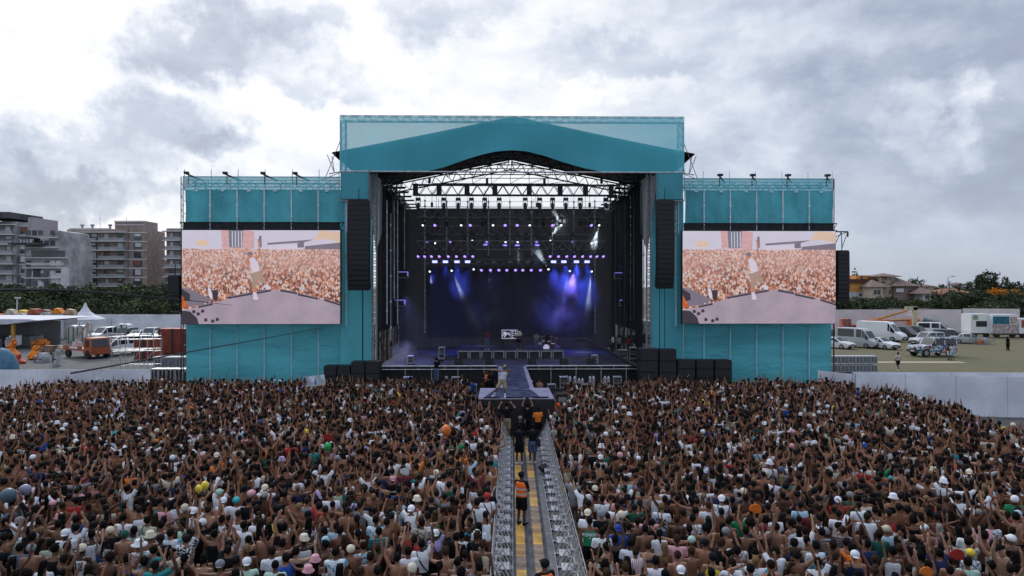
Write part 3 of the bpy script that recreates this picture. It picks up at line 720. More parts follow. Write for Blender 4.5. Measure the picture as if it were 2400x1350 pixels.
def body_mb(J, fingers=True, fr=.0085):
    mb = MB(); m = J['sex'] == 'm'
    rg = torso_rings(J); mb.tube([r[0] for r in rg], [(r[1], r[2]) for r in rg], 14, up=(0, 1, 0)) if 0 else tor(mb, rg)
    k = 1. if m else .86; h = J['head']; n = J['neckb']
    mb.tube([n + V3(0, 0, -.05), n + (h - n) * .45, h + V3(0, -.02, -.02)], [.062 * k, .053 * k, .05], 10)
    mb.ball(h + V3(0, -.012, .025), (.080, .096, .100), 14, 10); mb.ball(h + V3(0, .018, -.045), (.062, .074, .075), 12, 8)
    mb.ball(h + V3(0, .098, -.02), (.012, .02, .024), 6, 5); mb.ball(h + V3(0, .085, -.062), (.024, .012, .009), 6, 5); mb.ball(h + V3(0, .075, -.1), (.025, .022, .018), 6, 5)
    for s in (-1, 1): mb.ball(h + V3(s * .077, -.005, -.01), (.012, .022, .032), 6, 5); mb.ball(h + V3(s * .03, .08, .022), (.026, .012, .008), 6, 4)
    if not m:
        for s in (-1, 1): mb.ball(J['chest'] + V3(s * .07, .09, -.01), (.06, .055, .06), 8, 6)
    for s, nm in ((1, 'R'), (-1, 'L')):
        sh, el, wr, hd = J['sh' + nm], J['el' + nm], J['wr' + nm], J['hd' + nm]
        c = J['chest'] + (J['neckb'] - J['chest']) * .6
        mb.tube([c + V3(s * .06, 0, 0), sh], [.075 * k, .056 * k], 8)
        mb.ball(sh, .058 * k, 8, 6)
        mb.tube([sh, sh + (el - sh) * .4, el], [.052 * k, .05 * k, .038 * k], 9); mb.ball(el, .038 * k, 8, 6)
        mb.tube([el, el + (wr - el) * .3, wr], [.038 * k, .040 * k, .026 * k], 9)
        # hand: palm, four bent fingers of unequal length, thumb from its side
        sd = np.cross(hd, V3(0, 1, .1)); sd /= np.linalg.norm(sd) + 1e-9; nr = np.cross(sd, hd)
        sd = sd * s
        mb.tube([wr - hd * .01, wr + hd * .04, wr + hd * .085], [(.026 * k, .016), (.038 * k, .015), (.038 * k, .013)], 8, up=tuple(nr))
        if fingers:
            cv = J.get('curl' + nm, .35)
            for i, (o, ln) in enumerate(((-.028, .068), (-.009, .078), (.010, .074), (.028, .058))):
                b0 = wr + hd * .08 + sd * o * k; f = b0 + hd * ln * .5 * math.cos(cv) + nr * ln * .5 * math.sin(cv); t = f + hd * ln * .5 * math.cos(cv * 2.4) + nr * ln * .5 * math.sin(cv * 2.4)
                mb.tube([b0, f, t], [fr, fr * .95, fr * .8], 6)
            b0 = wr + hd * .03 - sd * .03 * k; mb.tube([b0, b0 - sd * .022 + hd * .03, b0 - sd * .018 + hd * .06 + nr * .01], [fr * 1.3, fr * 1.15, fr * .95], 6)
        hp, kn, an, toe = J['hip' + nm], J['kn' + nm], J['an' + nm], J['toe' + nm]
        mb.tube([hp + V3(0, 0, .05), hp + (kn - hp) * .35, kn], [.088, .080, .053], 10); mb.ball(kn, .053, 8, 6)
        mb.tube([kn, kn + (an - kn) * .3, an], [.052, .056, .034], 9)
        mb.tube([an + V3(0, 0, 0), an - toe * .22 + V3(0, 0, -.05), an + toe * .5 + V3(0, 0, -.055), an + toe + V3(0, 0, -.065)], [(.036, .036), (.034, .032), (.043, .028), (.032, .018)], 8)
    return mb
def tor(mb, rg, n=14, m=0):
    V = []
    for q, a, b in rg:
        for j in range(n):
            t = 2 * math.pi * j / n; V.append(q + V3(math.cos(t) * a, math.sin(t) * b * (1 + .0), 0))
    k = len(rg); Fc = [(i * n + j, i * n + (j + 1) % n, (i + 1) * n + (j + 1) % n, (i + 1) * n + j) for i in range(k - 1) for j in range(n)]
    Fc += [tuple(range(n - 1, -1, -1)), tuple((k - 1) * n + j for j in range(n))]
    mb.add(V, Fc, m); return mb
def top_mb(J, kind, inf=.017, sl=.62):
    mb = MB(); m = J['sex'] == 'm'; k = 1 if m else .86
    if kind == 'bra':
        c = J['chest']; tor(mb, [(c + V3(0, 0, -.045), .162, .118), (c + V3(0, 0, .03), .168, .122)])
        for s in (-1, 1): mb.ball(c + V3(s * .07, .095, -.01), (.068, .06, .062), 8, 6); mb.tube([c + V3(s * .07, .12, .03), c + V3(s * .075, .07, .16), c + V3(s * .07, -.06, .15), c + V3(s * .06, -.115, .02)], .012, 6)
        return mb
    rg = torso_rings(J, inf)
    if kind == 'crop': rg = rg[3:]
    if kind in ('tank', 'vest'):
        r7 = rg[-1]; rg = rg[:-2]; q, a, b = rg[-1]; rg[-1] = (q, a * .86, b)
        for s in (-1, 1):
            mb.tube([q + V3(s * .09, .06, -.04), q + V3(s * .082, .03, .055), q + V3(s * .082, -.03, .058), q + V3(s * .09, -.07, -.04)], .03 if m else .02, 8)
    tor(mb, rg)
    if not m and kind in ('tee', 'crop'):
        for s in (-1, 1): mb.ball(J['chest'] + V3(s * .07, .095, -.015), (.07, .06, .07), 8, 6)
    if kind in ('tee', 'crop', 'long'):
        for s, nm in ((1, 'R'), (-1, 'L')):
            sh, el, wr = J['sh' + nm], J['el' + nm], J['wr' + nm]; c = J['chest'] + (J['neckb'] - J['chest']) * .6
            mb.tube([c + V3(s * .05, 0, -.01), sh], [(.088 * k, .088 * k), (.072 * k, .072 * k)], 8); mb.ball(sh, .073 * k, 8, 6)
            mb.tube([sh, sh + (el - sh) * (sl if kind != 'long' else 1)], [.070 * k, .066 * k], 9)
            if kind == 'long': mb.tube([el, wr], [.058, .042], 8); mb.ball(el, .06, 8, 6)
    return mb
def shorts_mb(J, low=.62, inf=.02, long=False):
    mb = MB(); p = J['pel']; m = J['sex'] == 'm'
    tor(mb, [(p + V3(0, 0, -.13), .17 + inf, .12 + inf), (p + V3(0, 0, -.02), .175 + inf, .125 + inf), (p + V3(0, 0, .07), .155 + inf, .108 + inf)])
    for nm in 'LR':
        hp, kn, an = J['hip' + nm], J['kn' + nm], J['an' + nm]
        mb.tube([hp, hp + (kn - hp) * (1 if long else low)], [.10 + inf, (.07 if long else .09) + inf], 10)
        if long: mb.ball(kn, .07 + inf, 8, 6); mb.tube([kn, kn + (an - kn) * .97], [.068 + inf, .05 + inf], 9)
    return mb
def hair_mb(kind, h=(0, .012, 1.64), jit=.05):
    mb = MB(); h = V3(*h)
    if kind == 'bald': return mb
    if kind == 'buzz': mb.ball(h + V3(0, -.022, .032), (.085, .098, .100), 12, 8)
    elif kind == 'curly':
        mb.ball(h + V3(0, -.03, .045), (.105, .11, .11), 12, 9, jit=.1)
        for i in range(14): a = rng.uniform(0, 6.28); b = rng.uniform(-.2, 1.3); mb.ball(h + V3(.09 * math.cos(a) * math.cos(b), -.03 + .095 * math.sin(a) * math.cos(b), .045 + .1 * math.sin(b)), .03, 6, 4, jit=.2)
    else:
        mb.ball(h + V3(0, -.026, .036), (.090, .103, .103), 13, 9, jit=jit)
        for i in range(6): mb.ball(h + V3(rng.uniform(-.05, .05), rng.uniform(-.05, .05), .115), (.035, .035, .02), 6, 4, jit=.15)
    if kind == 'long':
        tor(mb, [(h + V3(0, -.13, -.42), .045, .02), (h + V3(0, -.125, -.33), .085, .035), (h + V3(0, -.095, -.15), .098, .05), (h + V3(0, -.06, -.02), .095, .07), (h + V3(0, -.03, .06), .08, .07)], 10)
    if kind == 'pony':
        mb.tube([h + V3(0, -.10, .06), h + V3(0, -.16, .04), h + V3(0, -.165, -.08), h + V3(0, -.145, -.22)], [.022, .034, .032, .012], 7)
    if kind == 'bun': mb.ball(h + V3(0, -.07, .13), .048, 9, 7, jit=.08)
    return mb
def hat_mb(kind, h=(0, .012, 1.64)):
    mb = MB(); h = V3(*h)
    if kind in ('cap', 'capback', 'headscarf'):
        mb.ball(h + V3(0, -.022, .045), (.106, .122, .098), 14, 9)
        if kind == 'headscarf': mb.ball(h + V3(0, -.03, .02), (.108, .12, .10), 12, 8)
        else:
            s = 1 if kind == 'cap' else -1
            mb.ball(h + V3(0, s * .12 - .01, .045 - (.03 if s < 0 else 0)), (.072, .075, .012), 10, 6); mb.ball(h + V3(0, -.014, .13), (.012, .012, .008), 6, 4)
    if kind in ('bucket', 'sunhat'):
        w_ = .15 if kind == 'bucket' else .19
        V = []; n = 16; rr = [(.005, .16), (.08, .157), (.10, .13), (.108, .055), (w_, .02 if kind == 'bucket' else .035), (w_ - .004, .012), (.10, .045)]
        for r, z in rr:
            for j in range(n): t = 2 * math.pi * j / n; V.append(h + V3(math.cos(t) * r, -.012 + math.sin(t) * r * 1.08, z + (.01 * math.sin(2 * t) if r > .12 else 0)))
        mb.add(V, [(i * n + j, i * n + (j + 1) % n, (i + 1) * n + (j + 1) % n, (i + 1) * n + j) for i in range(len(rr) - 1) for j in range(n)])
    return mb
def strap_mb():
    mb = MB(); pts = [(-.10, .05, 1.50), (-.115, -.02, 1.505), (-.10, -.105, 1.44), (-.03, -.142, 1.30), (.07, -.135, 1.15), (.17, -.05, 1.02), (.16, .08, 1.04), (.05, .15, 1.2), (-.06, .135, 1.38), (-.10, .05, 1.50)]
    mb.tube(pts, [(.007, .02)] * len(pts), 6, cap=False); return mb

POSES = [('down', 'down'), ('fold', 'fold'), ('phone', 'phone'), ('down', 'up'), ('up', 'down'), ('up', 'up'), ('fold', 'bent'), ('point', 'down'), ('down', 'point'), ('clap', 'clap'), ('head', 'fold'), ('upout', 'upout'), ('film', 'film'), ('fold', 'up'), ('out', 'bent'), ('phone', 'down'), ('mid', 'wave'), ('fist', 'fold'), ('wave', 'lean'), ('down', 'mid'), ('lean', 'down'), ('mid', 'mid')]
POSE_TXT = ['arms down', 'hands together in front', 'holding up a phone', 'right arm raised high', 'left arm raised high', 'both arms raised high', 'right elbow bent up', 'left arm pointing up', 'right arm pointing up', 'hands clapping overhead', 'left hand on head', 'both arms spread upward', 'filming overhead', 'right fist raised', 'arms out sideways', 'left hand raised to face', 'right arm waving', 'left fist raised', 'waving both arms', 'right forearm raised', 'left arm reaching forward', 'forearms raised']
def arrays(me):
    me.calc_loop_triangles(); V = np.empty(len(me.vertices) * 3, np.float32); me.vertices.foreach_get('co', V)
    T = np.empty(len(me.loop_triangles) * 3, np.int32); me.loop_triangles.foreach_get('vertices', T)
    return V.reshape(-1, 3), T.reshape(-1, 3)
VAR = {}
def variant(i, sex):
    i = int(i)
    if (i, sex) in VAR: return VAR[(i, sex)]
    L, Rr = POSES[i]; J = joints(L, Rr, sex, lean=[0, .06, -.03, .1][i % 4])
    d = {'J': J, 'body': evald(body_mb(J), .0135, 2, 2600, 'person_body', .35)}
    d['low'] = evald(body_mb(J, False), .03, 1, 300, 'low', .3)
    for k in (('tee', 'tank', 'crop', 'bra') if sex == 'f' else ('tee', 'tank')):
        d[k] = evald(top_mb(J, k), .017, 4, 1000, k); d[k + 'low'] = evald(top_mb(J, k), .03, 2, 110 if k != 'bra' else 50, k)
    d['shorts'] = evald(shorts_mb(J), .02, 3, 500, 'shorts')
    VAR[(i, sex)] = d; return d
HAIRM, HATM = {}, {}
def hair_mesh(kind, head, v=0):
    key = (kind, tuple(np.round(head, 3)), v)
    if key not in HAIRM:
        mb = hair_mb(kind, head)
        me = mb.mesh('hair', []) if mb.n else None
        if me: me.polygons.foreach_set('use_smooth', np.ones(len(me.polygons), bool))
        HAIRM[key] = me
    return HAIRM[key]
def hat_mesh(kind, head):
    key = (kind, tuple(np.round(head, 3)))
    if key not in HATM:
        me = hat_mb(kind, head).mesh('hat', []); me.polygons.foreach_set('use_smooth', np.ones(len(me.polygons), bool)); HATM[key] = me
    return HATM[key]
STRAP = strap_mb().mesh('strap', [])

COLS = {'white': (.66, .69, .74), 'black': (.007, .0075, .010), 'grey': (.20, .21, .23), 'red': (.36, .035, .03), 'dark green': (.015, .085, .06), 'green': (.02, .22, .10), 'teal': (.02, .20, .22), 'blue': (.02, .07, .30), 'navy': (.02, .03, .09),
        'pale blue': (.33, .50, .60), 'pink': (.62, .32, .36), 'hot pink': (.55, .12, .22), 'orange': (.75, .20, .03), 'yellow': (.72, .55, .06), 'beige': (.48, .43, .34), 'sage green': (.33, .38, .31), 'lavender': (.38, .32, .56), 'turquoise': (.05, .42, .45), 'burgundy': (.13, .02, .03), 'mint': (.40, .58, .50), 'cream': (.62, .57, .45), 'brown': (.14, .08, .05), 'khaki': (.33, .27, .18), 'denim': (.08, .12, .2)}
HAIRC = {'black': (.007, .0065, .007), 'dark brown': (.015, .010, .008), 'brown': (.045, .025, .015), 'blond': (.20, .125, .065), 'grey': (.3, .28, .26)}
SKINS = [(.29, .146, .088), (.205, .097, .056), (.145, .066, .037), (.09, .041, .024), (.34, .19, .122), (.055, .024, .014)]
def skin_mat(i):
    c = SKINS[i]; m = mat(f'skin{i}', c, .5, 0, .10, 9, .05, 30, spec=.35); return m
def cloth_mat(c, print_=None):
    b = COLS[c]; n = 'cloth_' + c.replace(' ', '_') + ('_' + print_ if print_ else '')
    if n in MATS: return MATS[n]
    if not print_: return mat(n, b, .85, 0, .1, 7, .4, 14, spec=.15)
    m = bpy.data.materials.new(n); m.use_nodes = True; T = NT(m.node_tree); p = T.n['Principled BSDF']; p.inputs['Roughness'].default_value = .85
    co = T.node('ShaderNodeTexCoord').outputs['Object']; x = T.node('ShaderNodeSeparateXYZ'); T.put(x.inputs[0], co)
    if print_ == 'stripe': f = T.map(T.math('SINE', T.math('MULTIPLY', x.outputs[2], 110)), -.1, .1); c2 = (.02, .02, .03) if c != 'red' else (.6, .6, .62)
    elif print_ == 'pin': f = T.map(T.math('SINE', T.math('MULTIPLY', x.outputs[0], 130)), .2, .5); c2 = (.36, .05, .05)
    elif print_ == 'marbled': f = T.map(T.noise(co, 7, 3), .47, .56); c2 = (.05, .36, .55)
    else: f = T.map(T.noise(co, 22, 2), .50, .56); c2 = (.12, .13, .16) if c != 'black' else (.6, .6, .62)
    T.link(T.mix(f, b, c2), p.inputs['Base Color']); MATS[n] = m; return m
M_strap = mat('bag_strap', (.015, .015, .017), .6)
M_eye = mat('eye_dark', (.02, .015, .012), .3)
def slot(o, m):
    if not o.data.materials: o.data.materials.append(None)
    o.material_slots[0].link = 'OBJECT'; o.material_slots[0].material = m
def child(par, name, me, m, label=None):
    o = bpy.data.objects.new(name, me); COL.objects.link(o); o.parent = par; slot(o, m)
    if label: o['label'] = label
    return o
ORDN = ['first', 'second', 'third', 'fourth', 'fifth', 'sixth', 'seventh', 'eighth', 'ninth', 'tenth', 'eleventh', 'twelfth', 'thirteenth', 'fourteenth', 'fifteenth', 'sixteenth', 'seventeenth', 'eighteenth', 'nineteenth', 'twentieth']

# ---------------------------------------------------------------- who stands where: heads picked out of the photograph first
def S(px, py, sex='m', top=None, tc='white', hair='short', hc='black', hat=None, hatc='white', pose=0, strap=0, skin=None, yaw=None, prt=None, txt=None, ht=1.0, fx=False):
    return dict(px=px, py=py, sex=sex, top=top, tc=tc, hair=hair, hc=hc, hat=hat, hatc=hatc, pose=pose, strap=strap, skin=skin, yaw=yaw, prt=prt, txt=txt, ht=ht, fx=True)
SPEC = []
def crop(ox, lst, sc=4.494):
    for x, y, kw in lst: SPEC.append(S(ox + x / sc, 1050 + y / sc, **kw))
crop(0, [(863, 1060, dict(hat='capback', hatc='cream', top='tank', txt=('12', 'navy'), skin=5)), (1465, 1020, dict(hat='sunhat', top='tee', prt='printed')), (1575, 935, dict(hat='bucket', hatc='cream', pose=1)), (1310, 915, dict(hat='cap', hatc='dark green')),
    (1300, 735, dict(top='tee', txt=('NT', 'black'))), (805, 555, dict(top='tee', tc='red', txt=('1', 'white'))), (1120, 630, dict(top='tee', tc='beige', pose=2)), (1465, 650, dict(top='tank', hc='dark brown')), (1555, 760, dict(top='tee', tc='sage green', strap=1)),
    (1745, 605, dict(top='tee', tc='pink')), (1670, 565, dict(top='tank', tc='teal', pose=15)), (2040, 675, dict(hat='capback', top='tee', pose=3)), (1940, 635, dict(hat='headscarf', hatc='beige', pose=5)), (2320, 1225, dict(hat='capback', hatc='grey', pose=14)),
    (1620, 1075, dict(top='tee', tc='teal')), (1690, 955, dict(hat='capback', hatc='black', top='tee', tc='black')), (1795, 895, dict(top='tee', hc='dark brown', prt='marbled')), (960, 905, dict(top='tank', tc='white', yaw=-.9, skin=5, pose=2)), (1135, 690, dict(sex='f', hair='long', top='tank', tc='black')),
    (1410, 870, dict(top='tee', tc='sage green', prt='printed', yaw=-.7)), (1340, 430, dict(top='tee', txt=('15', 'navy'), pose=5)), (2310, 470, dict(hat='cap', hatc='mint', top='tee', pose=12)), (1820, 105, dict(hat='cap', top='tee', prt='stripe', pose=14)), (1330, 1170, dict(top='tank', tc='blue', pose=3)),
    (1160, 1150, dict(hair='curly', hc='dark brown')), (2255, 915, dict(top='tank', tc='black', pose=11)), (1965, 970, dict(top='tee', tc='black', prt='printed', hat='cap', hatc='black', pose=3)), (1690, 810, dict(yaw=-1.1, top='tank', tc='white')), (1790, 870, dict(top='tank', tc='navy', pose=1)), (2150, 1180, dict(sex='f', hair='bun')),
    (1950, 810, dict(yaw=-2.4, top='tee', tc='mint', pose=7)), (540, 1000, dict(top='tee', tc='sage green')), (690, 900, dict(top='tee', hat='capback')), (620, 800, dict(pose=10)), (1940, 1160, dict(sex='f', hair='pony', top='bra', tc='black')), (330, 1060, dict(hat='cap', hatc='grey')), (210, 1050, dict(top='tee', tc='denim')), (460, 1230, dict(sex='f', top='tee', tc='white', hair='long'))])
crop(534, [(200, 1205, dict(hat='capback', top='tee', tc='mint')), (465, 1085, dict(top='tee', hc='dark brown', yaw=-.5)), (610, 1160, dict(top='tee', tc='blue', yaw=-1.)), (920, 1180, dict(sex='f', hair='long', hat='bucket', hatc='pink', strap=1, top='bra', tc='black', pose=14)), (845, 1295, dict(sex='f', hat='bucket', hatc='pink', hair='short', hc='brown')),
    (1295, 1070, dict(hat='cap', hatc='cream', strap=1)), (1425, 1030, dict(top='tee', tc='pale blue', prt='printed', hair='buzz', hc='dark brown', yaw=-.6)), (800, 960, dict(hat='bucket', hatc='cream', top='tank', pose=6)), (1020, 985, dict(hat='headscarf', hatc='pale blue', sex='f', pose=7)), (720, 1085, dict(top='tank', tc='black', pose=6)),
    (90, 555, dict(hat='cap', hatc='turquoise', top='tee')), (390, 500, dict(hair='curly', hc='grey')), (1100, 705, dict(hair='buzz', hc='brown', skin=4)), (1925, 650, dict(hat='capback', top='tee', pose=11)), (1590, 875, dict(top='tee', tc='teal', prt='stripe')), (1560, 760, dict(top='tee', prt='marbled')), (1665, 785, dict(hc='dark brown', pose=3)),
    (2190, 910, dict(sex='f', hat='capback', top='crop', tc='lavender', strap=1, pose=3)), (2045, 785, dict(top='tee', tc='beige', prt='printed', strap=1)), (1940, 1265, dict(hat='headscarf', hatc='cream')), (1500, 1155, dict(hc='dark brown', pose=3)), (1785, 1155, dict(pose=4)), (1900, 1085, dict(top='tee', hair='short')), (2040, 1020, dict(top='tee', strap=1, pose=3)),
    (1735, 330, dict(hat='capback', hatc='pink', top='tee', tc='black', txt=('Trendy', 'white'), sex='f')), (570, 135, dict(hat='bucket', hatc='lavender', pose=3)), (1155, 110, dict(hat='cap', hatc='grey')), (1280, 490, dict(top='tee', tc='dark green', pose=4)), (850, 370, dict(sex='f', hair='bun', top='tank', strap=1)), (690, 540, dict()), (965, 380, dict(pose=0, hc='dark brown')),
    (1230, 960, dict(sex='f', hair='long', hc='brown')), (1370, 900, dict(sex='f', hair='pony', top='bra', tc='black', pose=4)), (680, 740, dict(sex='f', hair='pony', top='tank', pose=10)), (1180, 1270, dict(sex='f', hair='long', hc='black')), (1400, 1300, dict(sex='f', hair='long', hc='brown')), (215, 965, dict(hair='buzz', top='tank', tc='black', yaw=-1.1)),
    (170, 815, dict(top='tee')), (370, 920, dict(pose=3)), (2330, 390, dict(top='tee', tc='dark green', hair='curly')), (1640, 1110, dict(sex='f', hair='long', hc='dark brown', top='bra', tc='black', pose=5)), (540, 640, dict(top='tank', tc='grey', pose=4)), (2230, 1240, dict(sex='f', hair='pony', top='bra', tc='blue')), (2420, 1200, dict(top='tank', tc='beige')), (1040, 1020, dict(hc='black', yaw=-1.5, pose=1)),
    (2350, 1030, dict(sex='f', hair='long', top='tank', tc='white')), (500, 1230, dict(hair='buzz', top='tee', tc='mint')), (80, 1180, dict(hat='cap', hatc='black', top='tank', tc='black')), (1560, 1060, dict(sex='f', hair='curly', hc='brown')), (1000, 700, dict(top='tee', prt='stripe', hat='cap', hatc='dark green'))])
crop(1068, [(330, 510, dict(top='tee', strap=1, hat='cap', hatc='red')), (470, 640, dict(sex='f', hair='long', yaw=3.0, top='tank', tc='black', hc='dark brown')), (720, 620, dict(pose=1, yaw=.6, hc='black')), (560, 830, dict(top='tee', tc='green', txt=('10', 'white'), pose=14)), (390, 960, dict(top='tee', tc='burgundy', pose=0)), (650, 1150, dict(top='tee', tc='sage green', hc='dark brown', yaw=.5)), (240, 1180, dict(sex='f', hair='long', hc='brown')), (350, 1320, dict(sex='f', hair='bun'))], 4.494)
crop(1334, [(115, 615, dict(hat='capback', hatc='cream', top='tee', tc='beige', pose=11)), (195, 690, dict(hat='capback', hatc='cream', top='tee', pose=1)), (215, 765, dict(top='tank', tc='green', txt=('RONDO\n9', 'white'))), (340, 695, dict(hat='headscarf', hatc='grey', top='tee', tc='black')), (548, 705, dict(hat='headscarf', hatc='cream', top='tee', tc='black')), (520, 850, dict(hat='capback', hatc='blue', top='tee', tc='blue', strap=1)),
    (345, 880, dict(top='tee', hair='buzz')), (255, 1100, dict(sex='f', hair='long', hc='blond', top='bra', tc='beige')), (385, 1040, dict(sex='f', hair='curly', hc='dark brown', yaw=-.8, pose=2)), (800, 850, dict(skin=1)), (975, 620, dict(hair='short', hc='blond', top='tee', txt=('BORA\nTEAM', 'black'), strap=1, skin=4)), (1145, 530, dict()), (1345, 560, dict(strap=1, pose=14, hc='dark brown')),
    (1300, 740, dict(top='tee', prt='printed')), (1440, 850, dict(pose=3)), (1135, 960, dict(hc='brown', top='tee', tc='pink')), (1430, 1000, dict(hat='capback', hatc='black')), (1515, 1150, dict(hat='cap', hatc='black', top='tank', tc='yellow', strap=1)), (1650, 880, dict(hat='cap', hatc='grey')), (1735, 870, dict(hair='short', hc='brown', top='tee', tc='red')), (1860, 870, dict(pose=6)),
    (1770, 1000, dict(hair='curly', top='tee', prt='printed', strap=1)), (1178, 1290, dict(hat='capback')), (910, 1190, dict(top='tee')), (610, 1190, dict(sex='f', hair='long')), (700, 1090, dict(sex='f', hair='bun', hc='brown', top='tee', prt='pin')), (1140, 1125, dict(hair='buzz', hc='brown')), (1290, 1085, dict(sex='f', hair='short', hc='brown')), (1835, 460, dict(hat='capback', hatc='cream', top='tee', tc='grey')),
    (2185, 830, dict(hair='buzz', hc='dark brown')), (2330, 790, dict(top='tank', yaw=-.6)), (2040, 850, dict(hat='headscarf', hatc='burgundy', top='tank', tc='black', pose=8)), (2110, 165, dict(hat='bucket', top='tee')), (330, 100, dict(hat='capback', top='tee')), (2235, 230, dict(hat='capback', hatc='denim', top='tee', tc='grey', strap=1)), (350, 530, dict(top='tee', hair='short')), (770, 480, dict(top='tee', tc='grey', strap=1)),
    (1965, 1180, dict(hair='short', hc='blond', pose=14, top='tee', prt='marbled')), (2350, 1250, dict(sex='f', hair='long', hc='brown', yaw=2.9, top='tank', tc='black')), (310, 1270, dict(sex='f', hair='long', hc='blond', top='bra', tc='white', pose=3)), (620, 1090, dict(sex='f', hair='long', hc='brown', top='bra', tc='black')), (950, 900, dict(sex='f', hair='pony', top='tee', tc='white')), (1000, 1040, dict(sex='f', hair='long', hc='blond')), (2050, 1190, dict(top='tee', tc='lavender', pose=3)), (1010, 1330, dict(hair='short', hc='black'))])
crop(1868, [(430, 550, dict(hat='capback', top='tee', tc='red', pose=6)), (1015, 525, dict(hat='bucket', top='tank', tc='black')), (1545, 360, dict(hat='bucket', top='tee', pose=4)), (440, 690, dict(top='tee', prt='marbled', pose=8)), (230, 750, dict(top='tee', prt='stripe', yaw=-1.4)), (35, 600, dict(top='tee', tc='pale blue', strap=1)), (650, 600, dict(hair='buzz', top='tee', strap=1)), (735, 720, dict(top='tee', hc='dark brown')),
    (945, 860, dict(hat='cap', hatc='beige', top='tee', tc='pale blue')), (875, 920, dict(top='tee', tc='dark green', hc='dark brown', pose=15)), (1345, 850, dict(hat='cap', top='tank', tc='black')), (612, 1130, dict(hat='capback', top='tank', tc='navy', strap=1)), (260, 885, dict(top='tee', prt='stripe', strap=1, tc='grey')), (200, 1030, dict(top='tee', prt='marbled', tc='white', strap=1)), (225, 1215, dict(top='tee', pose=3, hc='dark brown')),
    (1190, 370, dict(top='tee', tc='black', yaw=-1.2)), (710, 220, dict(top='tee', tc='red', prt='stripe')), (1230, 760, dict(sex='f', hair='bun', top='tank', tc='black')), (1830, 1110, dict(sex='f', hat='cap', hatc='yellow', top='tee', prt='printed')), (1800, 1200, dict(top='tee', tc='mint', strap=1, hair='short')), (1810, 890, dict(hc='dark brown', top='tee', tc='white')), (740, 1010, dict(top='tee', tc='navy')),
    (690, 850, dict(sex='f', hair='long', hc='brown', top='bra', tc='black')), (1700, 870, dict(sex='f', hair='long', top='tank', tc='black', pose=4)), (1500, 1110, dict(top='tee', tc='navy', pose=12)), (830, 1180, dict(sex='f', hair='short', hc='brown', pose=5)), (1700, 520, dict(top='tee', strap=1, pose=4)), (1380, 1230, dict(hair='buzz', pose=12)), (560, 500, dict(hat='cap', hatc='grey', top='tee', tc='dark green')), (1700, 1190, dict(sex='f', hair='bun')),
    (2260, 960, dict(hat='cap', hatc='white', top='tank', tc='black')), (2330, 700, dict(hat='cap', hatc='pale blue', top='tee', tc='burgundy')), (2050, 790, dict(top='tee', tc='white', prt='printed')), (1000, 820 + 100, dict(sex='f', hair='short', hc='brown', top='tank', tc='beige'))], 4.5)

HEADZ = 1.66
people = []
def legal(x, y):
    if y < 35.2: 
        if -.72 < x < 2.0: return False
    elif y < 46.5:
        t = min(1, (y - 35.2) / 4.5)
        if -.80 - t * 2.1 < x < 2.1 + t * 1.5: return False
    edge = 47.2 - .06 * abs(x) * 0
    if y > 46.6 - (1.6 if x > 3 and x < 9 else 0): return False
    if x > 0 and x > 23.6 - (40 - y) * .05 + .5 * math.sin(y * .9): return False
    if x < -31.5 + .6 * math.sin(y): return False
    if abs(x) > 1205 / F * (y + 1) * 1 + .6: return False
    return y > 13.9
grid = {}
def near(x, y, r):
    gx, gy = int(x // .6), int(y // .6)
    for i in (-1, 0, 1):
        for j in (-1, 0, 1):
            for (a, b, rr) in grid.get((gx + i, gy + j), ()):
                if (a - x) ** 2 + (b - y) ** 2 < r * r: return True
    return False
def infront(x, y):
    for q in people:
        if q['fx'] and -.34 < q['x'] - x * q['y'] / y < .34 and 0 < q['y'] - y < (1.15 if q['txt'] else .62): return True
    return False
def put(x, y): grid.setdefault((int(x // .6), int(y // .6)), []).append((x, y, 0))
for s in SPEC:
    h = HEADZ * s['ht'] * (.95 if s['sex'] == 'f' else 1.0)
    D = (CAMZ - h) * F / (s['py'] - HY); x = (s['px'] - 1200) / F * D
    if not legal(x, D) or near(x, D, .30): continue
    s['x'], s['y'] = x, D; put(x, D); people.append(s)
def rnd(lst, p): return lst[rng.choice(len(lst), p=np.array(p) / sum(p))]
TOPC = ['white', 'black', 'grey', 'red', 'dark green', 'green', 'teal', 'blue', 'navy', 'pale blue', 'pink', 'hot pink', 'orange', 'yellow', 'beige', 'sage green', 'lavender', 'turquoise', 'burgundy']
TOPP = [30, 50, 5, 2.4, 1.6, 1, 1.2, 1.6, 5, 2, 2, .6, .7, .5, 3.5, 2, 1.6, .8, 1.6]
